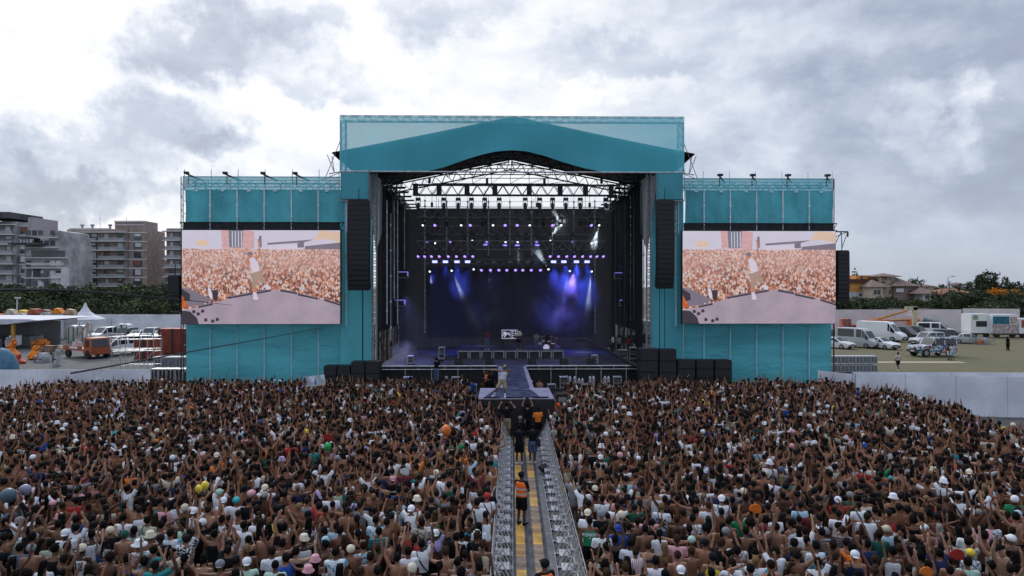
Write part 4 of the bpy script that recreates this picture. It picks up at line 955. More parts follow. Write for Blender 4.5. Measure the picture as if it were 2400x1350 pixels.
def randspec(y):
    sex = 'm' if rng.random() < .62 else 'f'
    if sex == 'm': top = rnd([None, 'tee', 'tank'], [33, 47, 20]); hair = rnd(['short', 'buzz', 'curly', 'bun'], [74, 16, 9, 1])
    else: top = rnd([None, 'bra', 'crop', 'tank', 'tee'], [6, 34, 20, 24, 16]); hair = rnd(['long', 'pony', 'bun', 'curly', 'short'], [52, 20, 12, 6, 10])
    far = min(1, max(0, (y - 16) / 22))
    w_ = [48 - 28 * far, 16, 8, 4 + 8 * far, 4 + 8 * far, 2 + 9 * far, 4, 3 + 5 * far, 3 + 5 * far, 2 + 5 * far, 3, 2 + 10 * far, 4, 4 + 5 * far, 3, 6]
    w_ = w_ + [6, 4 + 3 * far, 2 + 5 * far, 6, 4 + 4 * far, 6]
    pose = int(rng.choice(22, p=np.array(w_) / sum(w_)))
    hat = rnd([None, 'cap', 'capback', 'bucket', 'headscarf'], [95, 1.5, 2.1, .9, .5])
    return dict(sex=sex, top=top, tc=rnd(TOPC, TOPP), hair=hair, hc=rnd(['black', 'dark brown', 'brown', 'blond', 'grey'], [54, 34, 9, 3, .5]), hat=hat, hatc=rnd(['white', 'cream', 'black', 'grey', 'pink', 'red', 'yellow', 'blue', 'mint'], [34, 12, 30, 8, 4, 3, 1.2, 4, 1.5]), pose=pose, strap=int(rng.random() < .16), skin=None, yaw=None,
                prt=rnd([None, 'printed', 'stripe', 'marbled'], [84, 9, 4, 3]), txt=None, ht=1., fx=False)
NC = 0
for y0 in np.arange(13.9, 46.7, .5):
    wx = 1205 / F * (y0 + 1) + .8
    for k in range(int(2 * wx * .5 / .25 * 11)):
        x = rng.uniform(-wx, wx); y = y0 + rng.uniform(0, .5)
        r = .375 + .05 * rng.random() + (.0 if y > 16.5 else .02)
        if legal(x, y) and not near(x, y, r) and (y > 26 or not infront(x, y)):
            s = randspec(y); s['x'], s['y'] = x, y; put(x, y); people.append(s); NC += 1
print('people', len(people))
for s in people:
    h = float(np.clip(rng.normal(1.0, .035), .9, 1.09)) * (.935 if s['sex'] == 'f' else 1.0)
    s['h'] = h if not s['fx'] else (.95 if s['sex'] == 'f' else 1.0)
    if s['skin'] is None: s['skin'] = int(rng.choice(6, p=[.27, .27, .22, .12, .09, .03]))
    base = math.atan2(s['x'] - 0, 50 - s['y']) * .7
    if s['yaw'] is None: s['yaw'] = base + (rng.normal(0, .22) if rng.random() < .9 or s['fx'] else rng.uniform(-3, 3))
    s['pxh'] = 1200 + F * s['x'] / s['y']
order = sorted(range(len(people)), key=lambda i: people[i]['y'])
inview = [i for i in order if 6 < people[i]['pxh'] < 2394 and HY + F * (CAMZ - 1.62 * people[i]['h']) / people[i]['y'] < 1356]
IND = inview[:268] + [i for i in inview[268:] if people[i]['txt']]
INDS = set(IND)

def hexlab(s):
    who = 'man' if s['sex'] == 'm' else 'woman'
    t = {'tee': 'T-shirt', 'tank': 'tank top', 'crop': 'crop top', 'bra': 'bikini top', None: None}[s['top']]
    p = {None: '', 'printed': 'patterned ', 'stripe': 'striped ', 'pin': 'striped ', 'marbled': 'blue marbled '}[s['prt'] if s['top'] in ('tee', 'crop', 'tank') else None]
    wear = f"{s['tc']} {p}{t}" if t else ('shirtless' if s['sex'] == 'm' else 'bare back')
    hn = {'cap': 'cap', 'capback': 'backward cap', 'bucket': 'bucket hat', 'sunhat': 'sun hat', 'headscarf': 'beanie'}
    hd = f"{s['hatc']} {hn[s['hat']]}" if s['hat'] else f"{ {'short':'short','buzz':'cropped','curly':'curly','long':'long','pony':'ponytailed','bun':'bunned','bald':'no'}[s['hair']] } {s['hc']} hair"
    return who, wear, hd
def make_person(s, labels):
    d = variant(s['pose'], s['sex']); h = s['h']
    o = bpy.data.objects.new('person', d['body']); COL.objects.link(o); slot(o, skin_mat(s['skin']))
    o.matrix_local = TR(s['x'], s['y'], 0, -s['yaw'] + 0, h, 0, 0)
    hd = d['J']['head']
    if s['hair'] != 'bald': child(o, 'hair', hair_mesh('buzz' if s['hat'] and s['hair'] in ('short', 'curly', 'bun') else s['hair'], hd, int(rng.integers(3))), mat('hair_' + s['hc'].replace(' ', '_'), HAIRC[s['hc']], .8, 0, .3, 12, .6, 60, spec=.08))
    if s['hat']: child(o, {'cap': 'cap', 'capback': 'cap', 'bucket': 'bucket_hat', 'sunhat': 'sun_hat', 'headscarf': 'beanie'}[s['hat']], hat_mesh(s['hat'], hd), cloth_mat(s['hatc']))
    if s['top']: child(o, {'tee': 'tshirt', 'tank': 'tank_top', 'crop': 'crop_top', 'bra': 'bikini_top'}[s['top'] if not (s['sex'] == 'm' and s['top'] in ('crop', 'bra')) else 'tee'], d[s['top']], cloth_mat(s['tc'], s['prt']))
    child(o, 'shorts', d['shorts'], cloth_mat(s.get('sc') or rnd(['black', 'denim', 'beige', 'white', 'khaki'], [5, 4, 2, 1, 2])))
    if s['strap']: child(o, 'bag_strap', STRAP, M_strap)
    if s['txt']:
        t, c = s['txt']; cu = bpy.data.curves.new('lettering', 'FONT'); cu.body = t; cu.size = {1: .26, 2: .25}.get(len(t), .11 if '\n' in t or len(t) < 7 else .1); cu.align_x = 'CENTER'; cu.align_y = 'CENTER'; cu.extrude = .003; cu.space_line = .95; cu.offset = .004
        lo = bpy.data.objects.new('lettering', cu); COL.objects.link(lo); dg = bpy.context.evaluated_depsgraph_get(); me = bpy.data.meshes.new_from_object(lo.evaluated_get(dg)); bpy.data.objects.remove(lo)
        V = np.empty(len(me.vertices) * 3); me.vertices.foreach_get('co', V); V = V.reshape(-1, 3)
        W_ = np.stack([V[:, 0], -.134 + .55 * V[:, 0] ** 2 - V[:, 2] * 1.0 + .12 * np.maximum(0, V[:, 1] - .04) , V[:, 1] + 1.26], 1)
        me.vertices.foreach_set('co', W_.astype(np.float32).ravel()); child(o, 'lettering', me, cloth_mat(c))
    who, wear, hdr = hexlab(s); pt = POSE_TXT[s['pose']]
    side = 'left' if s['x'] < .6 else 'right'
    b = f"{who} with {hdr}, {wear}" if s['top'] is None else f"{who} in {wear} with {hdr}"
    cands = [f"{b}, {pt}"]
    if s['strap']: cands.append(f"{b}, black bag strap across back")
    far = abs(s['x'] - .6) < 2.4
    if far: cands.append(f"{b}, {pt}, by the {side} barrier")
    cands.append(f"{b}, {pt}, {side} crowd")
    nb = sorted(((people[j]['x'] - s['x']) ** 2 + (people[j]['y'] - s['y']) ** 2, j) for j in IND if people[j] is not s)[:8]
    for _, j in nb:
        q = people[j]; w2, we2, hd2 = hexlab(q)
        if q['hat']: ref = f"{q['hatc']} {'bucket hat' if q['hat'] in ('bucket', 'sunhat') else 'cap' if 'cap' in q['hat'] else 'beanie'}"
        elif q['top'] and q['tc'] not in ('white', 'black'): ref = q['tc'] + ' top'
        elif q['hair'] in ('curly', 'bun', 'pony'): ref = {'curly': 'curly', 'bun': 'bunned', 'pony': 'ponytailed'}[q['hair']] + ' ' + q['hc'] + ' hair'
        else: continue
        rel = ('left of' if q['x'] > s['x'] else 'right of') if abs(q['x'] - s['x']) > abs(q['y'] - s['y']) else ('behind' if q['y'] > s['y'] else 'in front of')
        cands.append(f"{b}, {pt}, {rel} {ref}"); cands.append(f"{b}, {rel} {ref}")
    k = 0
    for c in cands:
        if c not in labels and len(c.split()) <= 16: break
    else:
        for rr in ORDN:
            c = f"{b}, {rr} such from left in front crowd"
            if c not in labels and len(c.split()) <= 16: break
    labels.add(c)
    tag(o, c, 'person', 'people standing in the front of the crowd'); return o
labels = set()
for i in IND: make_person(people[i], labels)

# ---------------------------------------------------------------- the rest of the crowd, thousands: one object
def crowd_mesh(idx):
    Vs, Ts, Cs = [], [], []; n = 0; cache = {}
    def low_prim(fn):
        me = evald(fn(), .034, 1, 70, 'lp', .3); a = arrays(me); return a
    hl = {}
    for k in ('short', 'buzz', 'curly', 'long', 'pony', 'bun'): hl[k] = low_prim(lambda: hair_mb(k, (0, 0, 0), 0)) if k in ('short', 'buzz', 'curly') else (lambda a: a)(arrays(hair_mb(k, (0, 0, 0), .03).mesh('x', [])))
    tl = {k: arrays(hat_mb(k, (0, 0, 0)).mesh('x', [])) for k in ('cap', 'capback', 'bucket', 'sunhat', 'headscarf')}
    st = arrays(STRAP)
    for i in idx:
        s = people[i]; key = (s['pose'], s['sex'])
        if key not in cache: d = variant(*key); cache[key] = {k: arrays(d[k]) for k in d if k.endswith('low')} | {'hd': d['J']['head'], 'shl': arrays(d['shorts']) if 0 else None}
        c = cache[key]; parts = [(c['low'], SKINS[s['skin']], 0)]
        if s['top']: parts.append((c[s['top'] + 'low'], COLS[s['tc']], 0))
        if s['hat'] is None or s['hair'] not in ('short', 'buzz'): parts.append((hl[s['hair']], HAIRC[s['hc']], 1))
        if s['hat']: parts.append((tl[s['hat']], COLS[s['hatc']], 1))
        if s['strap']: parts.append((st, (.015, .015, .017), 0))
        cs, sn = math.cos(-s['yaw']), math.sin(-s['yaw']); Rm = np.array([[cs, -sn, 0], [sn, cs, 0], [0, 0, 1]], np.float32)
        f = 1 + rng.normal(0, .07)
        for (V, T), col, hd in parts:
            P = (V + c['hd'].astype(np.float32)) if hd else V
            P = P @ Rm.T * s['h'] + np.array((s['x'], s['y'], 0), np.float32)
            Vs.append(P.astype(np.float32)); Ts.append(T + n); n += len(P)
            Cs.append(np.tile(np.array((*[min(1, x * f) for x in col], 1), np.float32), (len(P), 1)))
    V = np.concatenate(Vs); T = np.concatenate(Ts); C = np.concatenate(Cs)
    me = bpy.data.meshes.new('crowd'); me.vertices.add(len(V)); me.vertices.foreach_set('co', V.ravel())
    me.loops.add(T.size); me.loops.foreach_set('vertex_index', T.ravel().astype(np.int32)); me.polygons.add(len(T)); me.polygons.foreach_set('loop_start', np.arange(0, T.size, 3, dtype=np.int32))
    me.polygons.foreach_set('use_smooth', np.ones(len(T), bool)); me.update(calc_edges=True)
    ca = me.color_attributes.new('Col', 'FLOAT_COLOR', 'POINT'); ca.data.foreach_set('color', C.ravel())
    print('crowd verts', len(V), 'tris', len(T)); return me
cm = bpy.data.materials.new('crowd_colours'); cm.use_nodes = True; T_ = NT(cm.node_tree); a_ = T_.node('ShaderNodeVertexColor'); a_.layer_name = 'Col'
T_.link(a_.outputs[0], T_.n['Principled BSDF'].inputs['Base Color']); T_.n['Principled BSDF'].inputs['Roughness'].default_value = .75; T_.n['Principled BSDF'].inputs['Specular IOR Level'].default_value = .12
crowd_me = crowd_mesh([i for i in order if i not in INDS]); crowd_me.materials.append(cm)
co_ = bpy.data.objects.new('crowd', crowd_me); COL.objects.link(co_); tag(co_, 'dense festival crowd of thousands seen from behind, facing the stage', 'crowd', kind='stuff')
# ================================================================== stage lights
M_lensP = mat('lens_purple', (.3, .25, .6), .3, 0, 0, emit=(.42, .26, 1.0), es=1.5)
M_lensW = mat('lens_white', (.8, .8, .8), .3, 0, 0, emit=(.8, .92, 1.0), es=2.2)
M_lensO = mat('lens_off', (.03, .03, .035), .15)
M_strip = mat('strip_white', (.8, .8, 1), .3, 0, 0, emit=(.30, .32, 1.0), es=2.6)
M_stripB = mat('strip_violet', (.4, .4, 1), .3, 0, 0, emit=(.26, .22, 1.0), es=1.3)
M_fix = mat('fixture_black', (.02, .02, .023), .45, .1, .1)
def mover(px, py, yl, kind, label, tiltx=.5, tilty=0., sc=1., group='moving lights hung in rows over the stage'):
    p = sp(px, py, yl)
    th = thing('moving_light', label, 'stage light', TS @ TR(*p, s=sc), group)
    mb = MB(); mb.bb(-.19, .19, -.14, .14, .52, .68); mb.bar((-.1, 0, .68), (-.1, 0, .8), .02); mb.bar((.1, 0, .68), (.1, 0, .8), .02); mb.build('base', M_fix, th)
    mb = MB(); mb.bb(-.19, -.15, -.08, .08, .0, .5); mb.bb(.15, .19, -.08, .08, .0, .5); mb.bb(-.19, .19, -.08, .08, .46, .52); mb.build('yoke', M_fix, th)
    hm = TR(0, 0, .08, rx=0) @ Euler((tiltx, 0, tilty)).to_matrix().to_4x4()
    mb = MB(); mb.tube([(0, 0, .22), (0, 0, .1), (0, 0, -.12), (0, 0, -.2)], [.09, .135, .135, .15], 10); hd = mb.build('lamp_head', M_fix, th, hm)
    mb = MB(); mb.tube([(0, 0, -.2), (0, 0, -.235), (0, 0, -.24)], [.135 if kind != 'w' else .09, .12 if kind != 'w' else .08, .02], 12); mb.build('lens', {'p': M_lensP, 'w': M_lensW, 'o': M_lensO}[kind], hd)
    return th
KN = {'p': 'purple lit', 'w': 'white lit', 'o': 'unlit'}
def row(name, items, py, yl, tx=-.85, sc=1.):
    cnt = {}
    for px, k, *a in items:
        cnt[k] = cnt.get(k, 0) + 1
        mover(px, a[0] if a else py, yl, k, f'{KN[k]} moving light, {ORDN[cnt[k]-1]} from left of its kind in {name}', tx if k != 'o' else -.1, (px - 1200) / 500, sc)
row('the top row against the sky', [(x, 'o') for x in (980, 1040, 1074, 1105, 1136, 1170, 1231, 1265, 1295, 1326, 1360, 1420)], 484, 2.0, sc=1.0)
row('the second row', [(993, 'w'), (1021, 'p'), (1047, 'o'), (1082, 'w'), (1103, 'p'), (1131, 'o'), (1156, 'w'), (1184, 'p'), (1212, 'p'), (1241, 'w'), (1273, 'o'), (1294, 'p'), (1314, 'w'), (1360, 'o'), (1384, 'p'), (1402, 'w')], 527, 7.5, sc=1.0)
row('the third row', [(1003, 'p'), (1022, 'w', 569), (1056, 'p'), (1087, 'o'), (1108, 'w', 563), (1141, 'p'), (1165, 'o'), (1185, 'w', 566), (1213, 'w', 566), (1232, 'o'), (1257, 'p'), (1289, 'w', 563), (1341, 'p'), (1384.5, 'w', 569), (1397, 'p')], 565, 9.5, sc=1.0)
row('the fourth row', [(x, 'p') for x in (982, 997, 1013, 1031, 1052, 1071, 1090.5, 1109, 1288.5, 1308, 1327, 1345, 1364, 1382.5, 1397, 1412)], 600, 8.0, sc=.95)
row('the lowest row', [(1009, 'w', 635), (1060, 'w', 633), (1111, 'w', 630), (1129, 'p'), (1150, 'p'), (1169.5, 'p'), (1188, 'p'), (1208, 'p'), (1225, 'p'), (1244.5, 'p'), (1266, 'p'), (1284.6, 'w', 630), (1334, 'w', 634), (1385, 'w', 635)], 632, 12.6, sc=1.05)
def strip(px, py, yl, w_, h_, m, label):
    p = sp(px, py, yl); th = thing('light_bar', label, 'stage light', TS @ TR(*p), 'rectangular light bars')
    mb = MB(); mb.bb(-w_ / 2 - .04, w_ / 2 + .04, .0, .25, -h_ / 2 - .04, h_ / 2 + .04); mb.bar((0, .1, h_ / 2), (0, .1, h_ / 2 + .3), .03); mb.build('housing', M_fix, th)
    mb = MB(); mb.bb(-w_ / 2, w_ / 2, -.03, -.002, -h_ / 2, h_ / 2); mb.build('diffuser', m, th)
for i, x in enumerate((1019, 1044, 1071, 1096)): strip(x, 613.5, 12.4, .48, .22, M_strip, f'bright blue white light bar, {ORDN[i]} from left in the left four')
for i, x in enumerate((1297.5, 1321.5, 1351, 1376)): strip(x, 613.5, 12.4, .48, .22, M_strip, f'bright blue white light bar, {ORDN[i]} from left in the right four')
for i, (x, y) in enumerate(((1138.5, 573.5), (1183, 575), (1213, 575), (1259, 574.5))): strip(x, y, 9.4, .40, .14, M_stripB, f'small violet light bar, {ORDN[i]} from left in the middle row')
for i, (x, y) in enumerate(((1121, 613.5), (1157, 613.5), (1195, 613.5), (1237, 613.5), (1276, 613.5))): strip(x, y, 12.4, .40, .16, M_alud, f'unlit grey light bar, {ORDN[i]} from left on the lowest truss')
# lighting trusses
M_trg = mat('truss_grey', (.16, .165, .18), .5, .4, .15)
def ltruss(pa, pb, py, yl, h, d, m, label, bay=.9, r=.035):
    p, q = sp(pa, py, yl), sp(pb, py, yl); z = (p[2] + q[2]) / 2; L = q[0] - p[0]
    th = thing('lighting_truss', label, 'truss', TS @ TR(p[0], yl, z))
    mb = MB(); mb.truss((0, 0, 0), (L, 0, 0), h, d, r, bay); mb.build('truss_frame', m, th)
    for t in (.08, .36, .64, .92):
        mb = MB(); mb.bar((L * t, 0, h / 2), (L * t, 0, 16.4 - z), .02); mb.box((L * t, 0, h / 2 + .35), (.2, .2, .4)); mb.build('chain_hoist', M_fix, th)
    return th
tf = ltruss(968, 1448, 446, 2.0, .8, .6, M_blks, 'black front truss with hanging cable looms against the sky', 1.0, .045)
for px in (975, 1030, 1095, 1160, 1240, 1312, 1371, 1431):
    x = sp(px, 446, 2)[0] - sp(968, 446, 2)[0]
    mb = MB(); mb.bb(x - .2, x + .2, -.36, -.28, -.50, .46)
    for k in range(3): mb.bar((x - .12 + k * .12, -.38, -.5), (x - .12 + k * .12, -.38, .46), .03)
    mb.build('cable_loom', M_fix, tf)
M_trg = mat('truss_mid', (.26, .265, .28), .5, .3, .15)
ltruss(977, 1417, 500, 7.5, .75, .5, M_trg, 'dark grey truss carrying the second row of lights'); ltruss(989, 1405, 540, 9.8, .75, .5, M_trg, 'faint grey truss between the second and third light rows')
ltruss(977, 1417, 575, 8.2, .75, .5, M_trg, 'dark grey truss above the fourth row of lights'); ltruss(996, 1394, 613, 12.7, .42, .4, M_trg, 'low dark truss carrying the bright light bars')
# side fixtures glinting blue on the towers
for i, (px, py, yl) in enumerate(((945, 650, 10), (938, 716, 10), (1452, 652, 10), (1464, 716, 10))):
    p = sp(px, py, yl); th = thing('tower_light', f'small fixture with blue glint on the {"left" if i < 2 else "right"} side tower, {"upper" if i % 2 == 0 else "lower"}', 'stage light', TS @ TR(*p))
    mb = MB(); mb.bb(-.5, .5, -.1, .1, -.06, .0); mb.bb(-.5, .5, -.1, .1, .46, .5); mb.bb(-.5, -.45, -.1, .1, 0, .46); mb.bb(.45, .5, -.1, .1, 0, .46); mb.build('bracket_frame', M_alud, th)
    mb = MB(); mb.tube([(-.2, 0, .1), (-.2, -.2, .25)], [.14, .12], 8); mb.tube([(.2, 0, .1), (.2, -.2, .25)], [.14, .12], 8); mb.build('lamp_head', M_fix, th)
    mb = MB(); mb.bb(-.45, .45, -.14, -.11, .47, .5); mb.bb(.4, .44, -.14, -.11, .1, .46); mb.build('blue_glint', M_stripB, th)  # blue glint on the frame edges, given as glowing strips
# real lamps inside the rig
def spot(px, py, yl, tx, ty, tyl, energy, cone, col, r=.06, blend=.35):
    p, t = Vector(sp(px, py, yl)), Vector(sp(tx, ty, tyl)); l = bpy.data.lights.new('spot_lamp', 'SPOT'); l.energy = energy; l.spot_size = R(cone); l.spot_blend = blend; l.color = col; l.shadow_soft_size = r
    o = bpy.data.objects.new('spot_lamp', l); COL.objects.link(o); o.matrix_local = TS @ (Matrix.Translation(p) @ (t - p).to_track_quat('-Z', 'Y').to_matrix().to_4x4())
WH, BL, VI = (.80, .95, 1.), (.04, .08, 1.), (.28, .18, 1.)
for a in [(1009, 641, 12.2, 1014, 690, 11.2, 500, 14), (1061, 640, 12.2, 1112, 760, 10.5, 1500, 13), (1385, 641, 12.2, 1372, 790, 10.8, 2600, 12), (1334, 640, 12.2, 1318, 700, 11., 600, 14), (1284, 627, 12.2, 1240, 560, 11.5, 1300, 24), (1314, 524, 7.2, 1295, 488, 7.0, 700, 20), (1289, 561, 8.9, 1325, 500, 8.6, 800, 30), (1402, 533, 7.2, 1388, 590, 6.8, 1500, 22), (1213, 574, 9.2, 1218, 640, 9.2, 420, 18)]: spot(*a[:6], a[6] * 1.3, a[7], WH)
for x in (1019, 1044, 1071, 1096, 1297, 1325, 1351, 1376): spot(x, 616, 12.0, x + (4 if x > 1200 else 0), 760, 11, 1500 if x > 1200 else 900, 50, BL, .15, .8)
for x in (1258, 1340): spot(x, 578, 9.2, x - 4, 720, 10, 700, 40, BL, .1, .7)
spot(1345, 640, 11.5, 1330, 740, 11, 2500, 50, VI, .2, .9)
spot(950, 690, 8, 970, 820, 4.5, 1500, 60, (.25, .28, 1.), .2, .9); spot(1150, 640, 10, 1150, 850, 1, 450, 100, (.2, .2, 1.), .3, 1); spot(1300, 640, 10, 1300, 850, .6, 600, 100, (.28, .24, 1.), .3, 1)
spot(1200, 560, 2.5, 1200, 900, -9, 350, 50, (.30, .30, 1.), .2, 1)
# stage haze and smoke puffs
def smoke(name, label, p0, p1, dens, noise=None, ns=.3, lo=.45, hi=.75, ball=True):
    c = [(a + b) / 2 for a, b in zip(p0, p1)]; d = [abs(b - a) / 2 for a, b in zip(p0, p1)]
    mb = MB(); (mb.ball((0, 0, 0), d, 20, 12) if ball else mb.box((0, 0, 0), [2 * x for x in d]))
    m = bpy.data.materials.new(name); m.use_nodes = True; T = NT(m.node_tree); T.n.clear(); out = T.node('ShaderNodeOutputMaterial'); v = T.node('ShaderNodeVolumePrincipled')
    v.inputs['Color'].default_value = (.8, .8, .85, 1); v.inputs['Anisotropy'].default_value = .1; v.inputs['Density'].default_value = dens
    if noise:
        co = T.node('ShaderNodeTexCoord').outputs['Object']; n = T.map(T.noise(co, ns, 4, .55, .6), lo, hi, 0, 1)
        if ball:
            r = T.vmath('LENGTH', T.vmath('DIVIDE', co, tuple(d))); n = T.math('MULTIPLY', n, T.map(r, .25, .98, 1, 0))
        T.link(T.math('MULTIPLY', n, dens), v.inputs['Density'])
    T.link(v.outputs[0], out.inputs['Volume']); o = mb.build(name, m, None, TS @ TR(*c)); tag(o, label, 'smoke', kind='stuff'); return o
smoke('stage_smoke', 'thin haze filling the stage under the lights', (-9.6, 1.6, 2.05), (9.4, 15.4, 15.0), .007, None, ball=False)
a = sp(1215, 800, 10); b = sp(1400, 640, 10)
smoke('smoke_cloud', 'drifting blue grey smoke at the right of the stage', (a[0], 8.6, a[2]), (b[0], 13.2, b[2]), .34, True, .42, .42, .72)
a = sp(1080, 790, 10); b = sp(1215, 660, 10); smoke('smoke_cloud', 'faint grey smoke in the middle of the stage', (a[0], 8.8, a[2]), (b[0], 13, b[2]), .13, True, .38, .42, .72)
for i, (px, py, yl, r, d_) in enumerate(((1312, 530, 8.5, 1.35, .9), (1303, 508, 7.1, .8, .9), (1394, 562, 7.0, 1.1, .8), (1262, 600, 11.7, 1.1, .8), (1078, 672, 11.8, 1.6, .5), (1012, 654, 11.8, .6, .6), (1379, 690, 11.6, 2.0, .45), (1326, 662, 11.6, 1.0, .5), (1216, 598, 9.0, .9, .35), (1121, 629, 12.0, .35, 1.5))):
    q = sp(px, py, yl); smoke('beam_smoke', f'small smoke wisp lit white by a spotlight, {ORDN[i]} such', (q[0] - r * .8, yl - r * .8, q[2] - r), (q[0] + r * .8, yl + r * .8, q[2] + r), d_ * .8, True, .6, .2, .75)
a = sp(1275, 705, 11); b = sp(1412, 603, 11); smoke('smoke_cloud', 'deep blue smoke under the right light bars', (a[0], 9.6, a[2]), (b[0], 14.0, b[2]), .42, True, .5, .36, .62)
a = sp(1010, 660, 11); b = sp(1120, 606, 11); smoke('smoke_cloud', 'blue glow of smoke under the left light bars', (a[0], 10.6, a[2]), (b[0], 14.0, b[2]), .09, True, .5, .36, .62)
a = sp(905, 853, 3); b = sp(985, 792, 3); smoke('smoke_cloud', 'violet lit smoke puff low at the left of the stage', (a[0], 1.6, a[2]), (b[0], 5.2, b[2]), .75, True, .8, .40, .66)
a = sp(1330, 846, 4); b = sp(1398, 806, 4); smoke('smoke_cloud', 'blue smoke wisp low at the right of the deck', (a[0], 2.4, a[2]), (b[0], 5.4, b[2]), .3, True, .9, .42, .7)

# ================================================================== on the deck
ris = stage_thing('riser', 'long band riser with silver edged panels at the back of the stage', 'riser')
p, q = sp(1072, 822, 5.2), sp(1322, 822, 5.2); zr = p[2]
mb = MB(); mb.bb(p[0], q[0], 5.2, 10.6, zr - .12, zr); mb.build('riser_top', M_deck, ris)
n = 9
for i in range(n):
    a, b = p[0] + (q[0] - p[0]) * i / n, p[0] + (q[0] - p[0]) * (i + 1) / n
    mb = MB(); mb.bb(a + .02, b - .04, 5.14, 5.19, zr - .08, zr - .01); mb.bb(a + .04, a + .10, 5.14, 5.19, 2, zr - .09); mb.bb(b - .12, b - .06, 5.14, 5.19, 2, zr - .09); mb.build('edge_panel', M_steel, ris)
mb = MB(); mb.bb(p[0] + .1, q[0] - .1, 5.3, 5.34, 1.99, zr - .13); mb.build('skirt', M_blk, ris)
# emblem panel on the desk on the riser
p, q = sp(1176, 794, 6.0), sp(1219, 773, 6.0); Wd, H = q[0] - p[0], q[2] - p[2]
dk = thing('emblem_desk', 'small black desk front bearing a white horse emblem and dots', 'desk', TS @ TR(p[0], 6.0, p[2]))
mb = MB(); mb.bb(0, Wd, .02, .6, 0, H); mb.bb(.05, .15, .1, .5, zr - p[2], 0); mb.bb(Wd - .15, Wd - .05, .1, .5, zr - p[2], 0); mb.build('desk_body', M_blk, dk)
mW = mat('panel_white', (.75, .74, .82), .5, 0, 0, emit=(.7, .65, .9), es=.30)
mb = MB()
for a in ((0, Wd, 0, .05), (0, Wd, H - .05, H), (0, .05, .05, H - .05), (Wd - .05, Wd, .05, H - .05), (Wd * .49, Wd * .52, .05, H - .05)): mb.bb(a[0], a[1], -.01, .015, a[2], a[3])
mb.build('border', mW, dk)
mb = MB(); s_ = H / 22
hp = [(3, 15), (5, 18), (8, 18), (10, 16), (14, 15), (18, 15), (20, 13), (20, 6), (18, 8), (17, 11), (13, 11), (11, 8), (8, 5), (6, 3), (5, 5), (8, 9), (6, 10), (3, 6), (2, 8), (5, 12), (4, 13)]
mb.prism([(x * s_, y * s_) for x, y in hp], 'y', -.012, .012); mb.build('horse_emblem', mW, dk)
mb = MB(); k = 0
for i in range(3):
    for j in range(4):
        if (i, j) != (1, 0): mb.ball((Wd * .60 + i * .22, .0, .12 + j * .17), (.065, .02, .055), 8, 6)
mb.build('dot_emblem', mW, dk)
# drums
dr = thing('drum_kit', 'drum kit with silver hardware on the riser', 'drum kit', TS @ TR(*sp(1280, 822, 7.0)))
def cylm(name, c, r, h, m, par, ax='z'):
    mb = MB(); v = {'z': (0, 0, h), 'y': (0, h, 0)}[ax]; mb.tube([c, (c[0] + v[0], c[1] + v[1], c[2] + v[2])], r, 14); mb.tube([(c[0], c[1], c[2] + (h if ax == 'z' else 0)), (c[0] + (0), c[1] + (0 if ax == 'z' else -.012), c[2] + (h + .012 if ax == 'z' else 0))], r * .93, 14, m=1); return mb.build(name, [m, mW], par)
M_drum = mat('drum_shell', (.10, .04, .06), .3, .2, .1)
cylm('bass_drum', (0, -.2, .3), .29, .42, M_drum, dr, 'y')
for x, y, z in ((-.25, .0, .62), (.22, 0, .62)): cylm('tom', (x, y, z), .15, .2, M_drum, dr)
cylm('floor_tom', (.6, .15, .25), .2, .35, M_drum, dr); cylm('snare', (-.5, .3, .5), .18, .14, M_steel, dr)
for x, z in ((-.75, 1.0), (-.35, 1.25), (.45, 1.25), (.85, 1.1)):
    mb = MB(); mb.bar((x, .1, 0), (x, .1, z), .015); mb.tube([(x, .1, z), (x, .1, z + .02)], [.23, .03], 12); mb.build('cymbal', mat('brass', (.6, .42, .15), .3, .9, .1), dr)
def flight(px, py, yl, w_, h_, d_, label, z=None, racks=True):
    p = sp(px, py, yl); th = thing('flight_case', label, 'flight case', TS @ TR(p[0], yl, p[2] if z is None else z))
    mb = MB(); mb.bb(-w_ / 2, w_ / 2, 0, d_, .05, h_); mb.build('case_body', M_blk, th)
    mb = MB(); e = .05
    for x in (-w_ / 2, w_ / 2 - e): mb.bb(x, x + e, -.02, .0, .05, h_)
    for z_ in (.05, h_ - e, h_ * .52): mb.bb(-w_ / 2 + e, w_ / 2 - e, -.022, -.002, z_, z_ + e * (1 if z_ != h_ * .52 else .5))
    mb.bb(-w_ / 2, w_ / 2, 0, d_, h_ + .002, h_ + .02); mb.build('metal_edge', M_steel, th)
    if racks:
        mb = MB()
        for k in range(3): mb.bb(-w_ * .32, w_ * .32, -.025, -.001, .12 + k * h_ * .28, .12 + k * h_ * .28 + .04)
        mb.build('rack_unit', M_alud, th)
flight(962, 848, 1.2, .48, .62, .5, 'upright rack case on the deck in violet smoke at left', 1.99)
flight(1394, 851, 1.2, .52, .66, .5, 'upright rack case on the deck at right', 1.99)
flight(1035, 838, 4.5, .5, 1.0, .5, 'tall rack case at the left back of the deck', 1.99); flight(1460, 828, 5, .8, .7, .6, 'open case with gear at the right of the deck', 1.99); flight(1484, 836, 4, .6, 1.0, .6, 'stacked drawer case at the right edge of the deck', 1.99)
for i, (px, py) in enumerate(((955, 893), (1068, 892), (1108, 905), (1322, 890), (1447, 890), (1293, 903), (1378, 905))):
    flight(px, py, -2.2, .62, .85, .5, f'black case with silver edges before the stage front, {ORDN[i]} such', .0 if i not in (0, 1, 3, 4) else .55)
